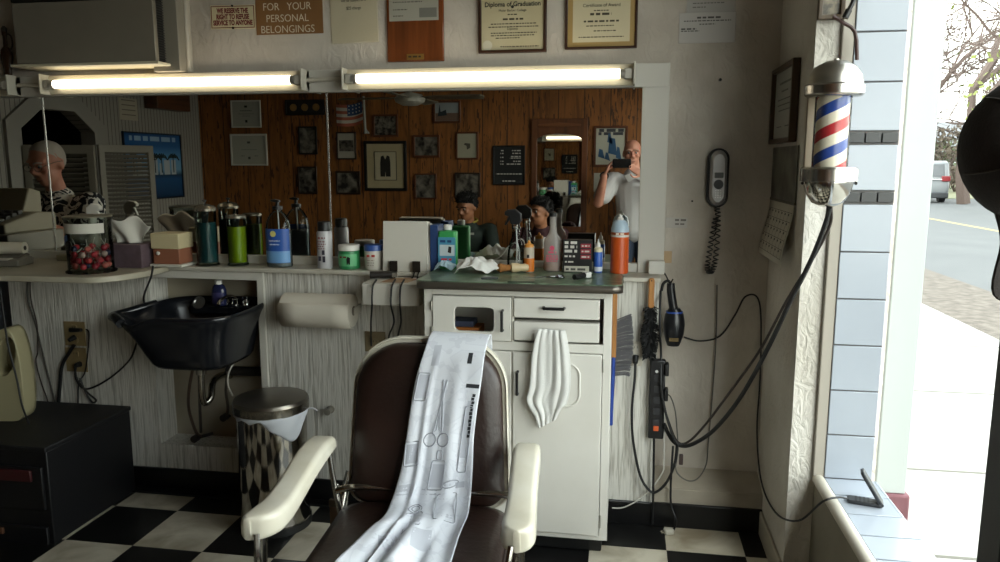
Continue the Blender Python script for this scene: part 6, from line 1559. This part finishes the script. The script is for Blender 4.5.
# ------------------------------------------------------------------ people
def graph(J, edges, grow=0):
    """limbs and trunk between joints (name -> (point, radius)), to be fused into one surface"""
    mb = MB(); seen = set()
    def rad(n):
        r = J[n][1]; r = r if isinstance(r, tuple) else (r, r); return r[0]+grow, r[1]+grow
    def oval(n):
        if n in seen: return
        seen.add(n); r = rad(n); p = J[n][0]
        mb.sphere(p, (r[0], r[1], min(r)*.9), 18, 12)
    for a, b_ in edges:
        pa, pb = J[a][0], J[b_][0]; ra, rb_ = rad(a), rad(b_)
        if a == 'chest' and b_[0] in 's':          # shoulder girdle starts as a slim limb
            ra = (rb_[0]*1.05, rb_[1]*1.1)
        if a == 'pelvis' and b_[0] == 'h': ra = (rb_[0], rb_[0])
        if a == 'chest' and b_ in ('neck', 'neckb'): ra = (ra[0]*.72, ra[1]*.85)
        t = (pb-pa).normalized(); x = V((1, 0, 0)); x = (x-t*x.dot(t))
        x = x.normalized() if x.length > .2 else t.orthogonal().normalized(); y = t.cross(x)
        rings = []
        for k in range(9):
            f = k/8; r0 = ra[0]+(rb_[0]-ra[0])*f; r1 = ra[1]+(rb_[1]-ra[1])*f; c = pa.lerp(pb, f)
            bulge = 1+.06*math.sin(PI*f) if a[0] in 'sehk' else 1
            rings.append([c+x*r0*bulge*math.cos(2*PI*i/18)+y*r1*bulge*math.sin(2*PI*i/18) for i in range(18)])
        mb.loops(rings); oval(a) if a not in ('chest',) else None; oval(b_)
    return mb_mesh(mb)
def fuse(meshes, name, m, parent, voxel, root, smooth=5):
    bm = bmesh.new()
    for me in meshes:
        bm.from_mesh(me)
    me = bpy.data.meshes.new('fuse'); bm.to_mesh(me); bm.free()
    o = bpy.data.objects.new('fuse', me); C.objects.link(o)
    r = o.modifiers.new('r', 'REMESH'); r.mode = 'VOXEL'; r.voxel_size = voxel
    s = o.modifiers.new('s', 'SMOOTH'); s.iterations = smooth; s.factor = .5
    bpy.context.view_layer.update()
    dg_ = bpy.context.evaluated_depsgraph_get(); res = bpy.data.meshes.new_from_object(o.evaluated_get(dg_)); bpy.data.objects.remove(o)
    for v in res.vertices: v.co -= V(root)
    res.name = name; res.materials.clear(); res.materials.append(m); res.shade_smooth()
    n = bpy.data.objects.new(name, res); C.objects.link(n); n.parent = parent; return n
def mb_mesh(mb):
    me = bpy.data.meshes.new('t'); bmesh.ops.recalc_face_normals(mb.bm, faces=mb.bm.faces); mb.bm.to_mesh(mb.bm and me); mb.bm.free(); return me
def head_parts(Mh, s=1):
    """skull, jaw, nose, ears, brow and lips; face towards local -y, Mh places it"""
    Ms = Mh @ Matrix.Scale(s, 4)
    mb = MB()
    mb.sphere((0, .012, .022), (.074, .092, .090), 20, 14, M=Ms)
    mb.sphere((0, -.018, -.045), (.058, .066, .072), 18, 12, M=Ms)
    mb.sphere((0, -.055, -.088), (.027, .024, .020), 12, 8, M=Ms)
    mb.tube([Ms @ V((0, -.082, .018)), Ms @ V((0, -.097, -.012)), Ms @ V((0, -.106, -.026))], .010*s, 8, 2, taper=.014*s)
    for q in (-1, 1):
        mb.sphere((q*.014, -.090, -.030), (.009, .010, .008), 8, 6, M=Ms)
        mb.sphere((q*.076, .014, -.012), (.010, .020, .032), 10, 8, M=Ms)
        mb.tube([Ms @ V((q*.012, -.084, .026)), Ms @ V((q*.035, -.080, .032)), Ms @ V((q*.055, -.062, .026))], .010*s, 6, 2)
        mb.sphere((q*.040, -.062, -.020), (.022, .020, .018), 8, 6, M=Ms)
    mb.sphere((0, -.080, -.060), (.024, .010, .006), 10, 6, M=Ms); mb.sphere((0, -.078, -.069), (.020, .010, .006), 10, 6, M=Ms)
    return mb_mesh(mb)
def hand_mesh(wrist, dirv, palmn, s=1, curl=.5, thumb=1):
    """palm and five fingers; dirv points along the fingers, palmn out of the palm"""
    d = V(dirv).normalized(); n = (V(palmn)-d*V(palmn).dot(d)).normalized(); t = d.cross(n)*thumb
    w = V(wrist); mb = MB()
    for k in (-1.2, -.4, .4, 1.2): mb.tube([w+t*k*.008*s, w+d*.05*s+t*k*.016*s, w+d*.092*s+t*k*.0185*s], .0125*s, 8, 2)
    for k, L in ((1.5, .070), (.5, .080), (-.5, .074), (-1.5, .058)):
        p = w+d*.088*s+t*k*.0155*s; pts = [p]; a = 0
        for i in range(3):
            a += curl*(.7+.2*i); p = p+(d*math.cos(a)+n*math.sin(a))*L*s*(.42, .33, .25)[i]; pts.append(p)
        mb.tube(pts, .0088*s, 8, 2, taper=.0068*s)
    p = w+d*.025*s+t*.022*s
    mb.tube([p, p+(d*.6+t*.8+n*.25)*.032*s, p+(d*.95+t*.75+n*.5)*.055*s, p+(d*1.3+t*.55+n*.8)*.068*s], .0115*s, 8, 2, taper=.008*s)
    return mb_mesh(mb)
def face_parts(t, Mh, s, root, brow='#3a2a20', iris='#241a14', glasses=False):
    Ms = Matrix.Translation(-V(root)) @ Mh @ Matrix.Scale(s, 4)
    for q in (-1, 1):
        e = MB().sphere((q*.031, -.074, .010), .0100, 12, 8, M=Ms).build('eye', mat('#8d857c', .4), t)
        MB().sphere((q*.031, -.0815, .008), .0062, 10, 6, M=Ms).build('iris', mat(iris, .2), e)
        MB().tube([Ms @ V((q*.014, -.092, .028)), Ms @ V((q*.034, -.091, .034)), Ms @ V((q*.054, -.074, .027))], .0042*s, 6, 3).build('eyebrow', mat(brow, .9), t)
    MB().tube([Ms @ V((-.022, -.084, -.064)), Ms @ V((0, -.091, -.0645)), Ms @ V((.022, -.084, -.064))], .0022*s, 6, 3).build('mouth', mat('#6b3a34', .6), t)
    if glasses:
        g = MB()
        for q in (-1, 1):
            g.tube([Ms @ V((q*.034+.024*math.cos(a), -.100+.006*abs(math.cos(a)), .008+.018*math.sin(a))) for a in [2*PI*i/20 for i in range(20)]], .0018*s, 5, 0, closed=True)
            g.tube([Ms @ V((q*.058, -.093, .012)), Ms @ V((q*.080, -.03, .014)), Ms @ V((q*.082, .02, .004))], .0018*s, 5, 2)
        g.tube([Ms @ V((-.011, -.101, .010)), Ms @ V((.011, -.101, .010))], .0018*s, 5, 0)
        g.build('glasses', mat('#6b6256', .3, .8), t)
def hair_cap(t, Mh, s, root, hexc, lo=.0, front=.045, vol=1.09, tufts=0):
    Ms = Matrix.Translation(-V(root)) @ Mh @ Matrix.Scale(s, 4); mb = MB(); rn = random.Random(9)
    nu, nv = 36, 14
    def f(u, v):
        a = 2*PI*u; fr_ = max(0, -math.sin(a))          # 1 towards the face
        low = (lo-.012-.055*max(0, math.sin(a)))*(1-fr_**.38)+front*fr_**.38
        zmax = .022+.090*vol
        z = low+(zmax-low)*(v**.8)
        q = math.sqrt(max(0, 1-((z-.022)/(.0905*vol))**2))
        j = 1+.025*math.sin(17*a+9*v)+.02*math.sin(29*a-14*v)
        return Ms @ V((.0745*vol*q*math.cos(a)*j, .012+.093*vol*q*math.sin(a)*j, z))
    mb.grid(f, nu, nv)
    c0 = Ms @ V((0, .012, .01))
    for i in range(tufts):
        p = f(rn.random(), rn.uniform(.02, .97)); d = (p-c0).normalized(); L_ = rn.uniform(.010, .022)*s
        q = p+(d*.8+V((rn.gauss(0, .35), rn.gauss(0, .35), rn.gauss(.25, .3))))*L_
        mb.tube([p-d*.004, p.lerp(q, .6), q], .006*s, 4, 0, taper=.0012)
    return mb.build('hair', mat(hexc, .9), t, weld=False)
SKIN1 = mat('#c08a72', .55, noise=(14, '#b0735e', .4)); SKIN2 = mat('#a06c4c', .55, noise=(14, '#8a5a3e', .4))
EB = [('pelvis', 'waist'), ('waist', 'chest'), ('chest', 'neck'), ('neck', 'headb')]
EA = [('chest', 'sL'), ('sL', 'eL'), ('eL', 'wL'), ('chest', 'sR'), ('sR', 'eR'), ('eR', 'wR')]
EL = [('pelvis', 'hL'), ('hL', 'kL'), ('kL', 'aL'), ('aL', 'tL'), ('pelvis', 'hR'), ('hR', 'kR'), ('kR', 'aR'), ('aR', 'tR')]
RAD = dict(pelvis=(.15, .115), waist=(.14, .105), chest=(.155, .115), neck=.055, headb=.052, sL=.055, sR=.055, eL=.043, eR=.043, wL=.029, wR=.029, hL=.088, hR=.088, kL=.058, kR=.058, aL=.042, aR=.042, tL=.036, tR=.036)
def person(label, J, Mh, hs, skin, shirt_m, trouser_m, hands, sleeve=1.0, voxel=.010, fat=0):
    root = V((J['pelvis'].x, J['pelvis'].y, 0))
    t = thing('person', label, 'person', root)
    R = {k: (J[k], RAD[k]) for k in J}
    body = graph(R, EB+EA+EL)
    parts = [body, head_parts(Mh, hs)]+[hand_mesh(*h_) for h_ in hands]
    b_ = fuse(parts, 'body', skin, t, voxel, root)
    # shirt: torso and sleeves
    S = dict(R)
    for q in 'LR':
        a_, e_, w_ = J['s'+q], J['e'+q], J['w'+q]
        if sleeve <= 1:
            S['c'+q] = (a_.lerp(e_, sleeve), .056)
        else:
            S['c'+q] = (e_.lerp(w_, sleeve-1), .036)
    S['neckb'] = (J['chest'].lerp(J['neck'], .72), .066)
    S['hem'] = (J['pelvis']+V((0, 0, -.03)) if True else 0, (.155, .12))
    es = [('pelvis', 'waist'), ('waist', 'chest'), ('chest', 'neckb')]
    for q in 'LR':
        es += [('chest', 's'+q), ('s'+q, 'c'+q)] if sleeve <= 1 else [('chest', 's'+q), ('s'+q, 'e'+q), ('e'+q, 'c'+q)]
    sh_ = graph(S, es, .011+fat)
    fuse([sh_], 'shirt', shirt_m, t, voxel, root)
    Tn = {k: v for k, v in R.items()}
    tr = graph(Tn, [('pelvis', 'hL'), ('hL', 'kL'), ('kL', 'aL'), ('pelvis', 'hR'), ('hR', 'kR'), ('kR', 'aR')], .014)
    fuse([tr], 'trousers', trouser_m, t, voxel, root)
    for q in 'LR':
        a_, to = J['a'+q]-root, J['t'+q]-root; d = V((to.x-a_.x, to.y-a_.y, 0)).normalized(); base = V((a_.x, a_.y, 0))
        MB().sphere((0, 0, .045), (.05, .13, .05), 16, 8, M=Matrix.Translation(base+d*.06) @ d.to_track_quat('Y', 'Z').to_matrix().to_4x4()).build('shoe', mat('#17130f', .5), t)
    return t, root
def HM(c, yaw, pitch=0, roll=0): return Matrix.Translation(c) @ Matrix.Rotation(yaw, 4, 'Z') @ Matrix.Rotation(roll, 4, 'Y') @ Matrix.Rotation(pitch, 4, 'X')
# the photographer behind the phone
hc = V((.045, -.33, 1.585))
J = dict(pelvis=V((.08, -.34, .93)), waist=V((.08, -.335, 1.08)), chest=V((.075, -.345, 1.27)), neck=V((.06, -.345, 1.44)), headb=V((.05, -.335, 1.53)),
         sL=V((-.115, -.345, 1.355)), eL=V((-.235, -.20, 1.16)), wL=V((-.185, -.055, 1.395)), sR=V((.265, -.345, 1.355)), eR=V((.30, -.20, 1.15)), wR=V((.135, -.085, 1.40)),
         hL=V((-.01, -.34, .86)), kL=V((-.03, -.32, .49)), aL=V((-.04, -.36, .09)), tL=V((-.045, -.24, .045)), hR=V((.17, -.34, .86)), kR=V((.19, -.32, .49)), aR=V((.20, -.36, .09)), tR=V((.21, -.24, .045)))
Mh = HM(hc, PI, .10)
# fingertips stop short of the phone, which sits just behind the camera
pt, root = person('person in a pale short sleeved shirt holding up a phone, seen in the mirror', J, Mh, 1.0, SKIN1, mat('#b9b6b4', .85), mat('#2b3444', .85),
       [(J['wL'], (.42, .10, .95), (.75, -.05, -.35), 1, .30, -1), (J['wR'], (-.80, .28, .55), (-.1, .9, .2), 1, .35, 1)], sleeve=.72, voxel=.0065, fat=.012)
face_parts(pt, Mh, 1.0, root, '#a08a78', '#3a4450')
MB().tube([(J['wL']+V((.031*math.cos(a), .012*math.sin(a), .028*math.sin(a))))-root for a in [2*PI*i/20 for i in range(20)]], .007, 8, 0, closed=True).build('watch', BLACK, pt)
MB().prism([(-.05, 1.395), (-.015, 1.335), (.05, 1.375), (.03, 1.42)], -.232, -.222, 'y', M=Matrix.Translation(V((.03, 0, 0))-root)).build('collar', mat('#c4c1bf', .85), pt)
MB().prism([(.20, 1.395), (.165, 1.335), (.10, 1.375), (.12, 1.42)], -.232, -.222, 'y', M=Matrix.Translation(V((-.03, 0, 0))-root)).build('collar', mat('#c4c1bf', .85), pt)
ph2 = thing('mobile_phone', 'black mobile phone held sideways by the person in the pale shirt', 'phone', (-.042, -.016, 1.497))
MB().prism(rrect(-.076, -.037, .076, .037, .010), -.004, .0045, 'y').build('phone_body', mat('#0c0c0e', .25), ph2, bevel=.002)
MB().cyl((.042, .0045, .003), (.042, .0058, .003), .007, n=20).build('phone_lens', mat('#1c1d22', .1), ph2)
# two waiting young people
def sitter(label, hx, hy, hz, yaw, pitch, shirt, hairc, sweat=None):
    dz = hz-1.13
    cx = hx
    J = dict(pelvis=V((cx, -.37, .575)), waist=V((cx, -.33, .70+dz*.5)), chest=V((cx, -.26, .86+dz)), neck=V((cx, -.19, 1.0+dz)), headb=V((hx, -.16, 1.08+dz)),
             sL=V((cx-.185, -.25, .925+dz)), eL=V((cx-.25, -.10, .70)), wL=V((cx-.09, .10, .66)), sR=V((cx+.185, -.25, .925+dz)), eR=V((cx+.25, -.10, .70)), wR=V((cx+.09, .10, .66)),
             hL=V((cx-.09, -.34, .565)), kL=V((cx-.13, .10, .545)), aL=V((cx-.13, .10, .09)), tL=V((cx-.13, .22, .045)), hR=V((cx+.09, -.34, .565)), kR=V((cx+.13, .10, .545)), aR=V((cx+.13, .10, .09)), tR=V((cx+.13, .22, .045)))
    Mh = HM(V((hx, hy, hz)), yaw, pitch)
    t, root = person(label, J, Mh, 1.02, SKIN2, shirt, mat('#20242c', .85), [(J['wL'], (.5, .8, -.1), (.1, .1, -1), .95, .3, -1), (J['wR'], (-.5, .8, -.1), (-.1, .1, -1), .95, .3, 1)], sleeve=1.85)
    face_parts(t, Mh, 1.02, root, '#15110e'); hair_cap(t, Mh, 1.02, root, hairc, front=.070, vol=1.12, tufts=620)
    return t, root
p1 = AY(466, 207, 6.48); y1 = 6.38-6.48
t, root = sitter('person with short dark hair in a dark green jacket, looking down, seen in the mirror', p1.x, y1-.03, p1.z, PI+.45, .35, mat('#18241d', .8), '#0f0c0a')
MB().tube([V((p1.x+.075*math.cos(a), -.215+.055*math.sin(a), p1.z-.125-.02*math.sin(a)))-root for a in [2*PI*i/16 for i in range(16)]], .011, 8, 0, closed=True).build('collar', mat('#8a7a2a', .8), t)
p2 = AY(540, 212, 6.48)
def chest_print(t, c, w_, hh, m):
    o = textlines(t, [(-w_, w_, 0, hh)], m, 0, 'chest_print'); o.location = c; o.rotation_euler = (-.25, 0, PI)
chest_print(t, V((p1.x+.01, -.125, p1.z-.235))-root, .055, .02, mat('#8f9088', .7))
t, root = sitter('person with short dark hair in a maroon sweatshirt, looking left, seen in the mirror', p2.x, y1-.03, p2.z, PI+.75, .05, mat('#341318', .85), '#100d0b')
chest_print(t, V((p2.x, -.122, p2.z-.235))-root, .10, .035, mat('#b9b4b4', .7))
# the barber at the register
Pb = AY(47, 163, 3.94); by = 6.38-3.94
hc = V((Pb.x, by, Pb.z))
J = dict(pelvis=V((Pb.x-.02, by-.16, .88)), waist=V((Pb.x-.02, by-.14, 1.0)), chest=V((Pb.x, by-.10, 1.18)), neck=V((Pb.x, by-.06, 1.335)), headb=V((Pb.x, by-.02, 1.44)),
         sL=V((Pb.x-.19, by-.08, 1.265)), eL=V((Pb.x-.25, by+.06, 1.06)), wL=V((Pb.x-.06, by+.20, 1.16)), sR=V((Pb.x+.19, by-.10, 1.265)), eR=V((Pb.x+.24, by+.04, 1.05)), wR=V((Pb.x+.04, by+.22, 1.18)),
         hL=V((Pb.x-.10, by-.16, .82)), kL=V((Pb.x-.11, by-.14, .47)), aL=V((Pb.x-.11, by-.18, .09)), tL=V((Pb.x-.11, by-.06, .045)), hR=V((Pb.x+.07, by-.16, .82)), kR=V((Pb.x+.08, by-.14, .47)), aR=V((Pb.x+.08, by-.18, .09)), tR=V((Pb.x+.08, by-.06, .045)))
Mh = HM(hc, PI+.12, .36)
t, root = person('older person with grey hair and glasses in a floral shirt, seen in the mirror', J, Mh, 1.12, SKIN1, m_shirt_print(), mat('#2a2a2c', .85),
       [(J['wL'], (.3, .9, -.2), (.1, -.1, -1), 1, .35, -1), (J['wR'], (-.3, .9, -.2), (-.1, -.1, -1), 1, .35, 1)], sleeve=.85, fat=.01)
face_parts(t, Mh, 1.12, root, '#b5aca2', '#3a4450', True); hair_cap(t, Mh, 1.12, root, '#a89f94', front=.088, vol=1.01)
# lettering becomes plain mesh
bpy.context.view_layer.update()
dg = bpy.context.evaluated_depsgraph_get()
for o in [o for o in C.objects if o.type == 'FONT']:
    me = bpy.data.meshes.new_from_object(o.evaluated_get(dg)); me.name = o.name
    m = o.data.materials[0]
    if not me.materials: me.materials.append(m)
    nm = o.name; o.name = 'old'
    n = bpy.data.objects.new(nm, me); C.objects.link(n); n.parent = o.parent; n.location = o.location; n.rotation_euler = o.rotation_euler; n.scale = o.scale
    bpy.data.objects.remove(o)
# ------------------------------------------------------------------ light, sky and camera
wd = bpy.data.worlds.new('sky'); scene.world = wd; wd.use_nodes = True
nt = wd.node_tree; bg = nt.nodes['Background']
tc = nt.nodes.new('ShaderNodeTexCoord'); sp = nt.nodes.new('ShaderNodeSeparateXYZ'); nt.links.new(tc.outputs['Generated'], sp.inputs[0])
nt.links.new(ramp(nt, sp.outputs[2], [(0, '#f3f1ea'), (.5, '#ebeff3')]), bg.inputs[0])
bg.inputs[1].default_value = SKY
pl = bpy.data.lights.new('window_portal', 'AREA'); pl.shape = 'RECTANGLE'; pl.size = 2.9; pl.size_y = 1.9
pl.cycles.is_portal = True
po = bpy.data.objects.new('window_portal', pl); C.objects.link(po); po.location = (.862, 1.14, 1.4); po.rotation_euler = (0, PI/2, 0)
sl = bpy.data.lights.new('sun', 'SUN'); sl.energy = SUN; sl.angle = math.radians(25); sl.color = (1, .97, .92)
so = bpy.data.objects.new('sun', sl); C.objects.link(so); so.location = (10, -10, 20); so.rotation_euler = (math.radians(40), math.radians(15), 0)
cam = bpy.data.cameras.new('camera'); cam.sensor_width = 36; cam.lens = F/1000*36; cam.clip_start = .02; cam.clip_end = 500
co = bpy.data.objects.new('camera', cam); C.objects.link(co); co.location = (0, 0, H)
co.rotation_euler = Matrix((rt, up, -fw)).transposed().to_euler()
scene.camera = co
scene.view_settings.view_transform = 'Standard'; scene.view_settings.look = 'None'
scene.view_settings.exposure = EXPO; scene.view_settings.gamma = 1
try:
    cy = scene.cycles; cy.use_denoising = True; cy.denoiser = 'OPENIMAGEDENOISE'; cy.max_bounces = 9; cy.diffuse_bounces = 5; cy.glossy_bounces = 5
    cy.transparent_max_bounces = 16; cy.transmission_bounces = 6; cy.caustics_reflective = False; cy.caustics_refractive = False; cy.sample_clamp_indirect = 4
except Exception as e: print(e)
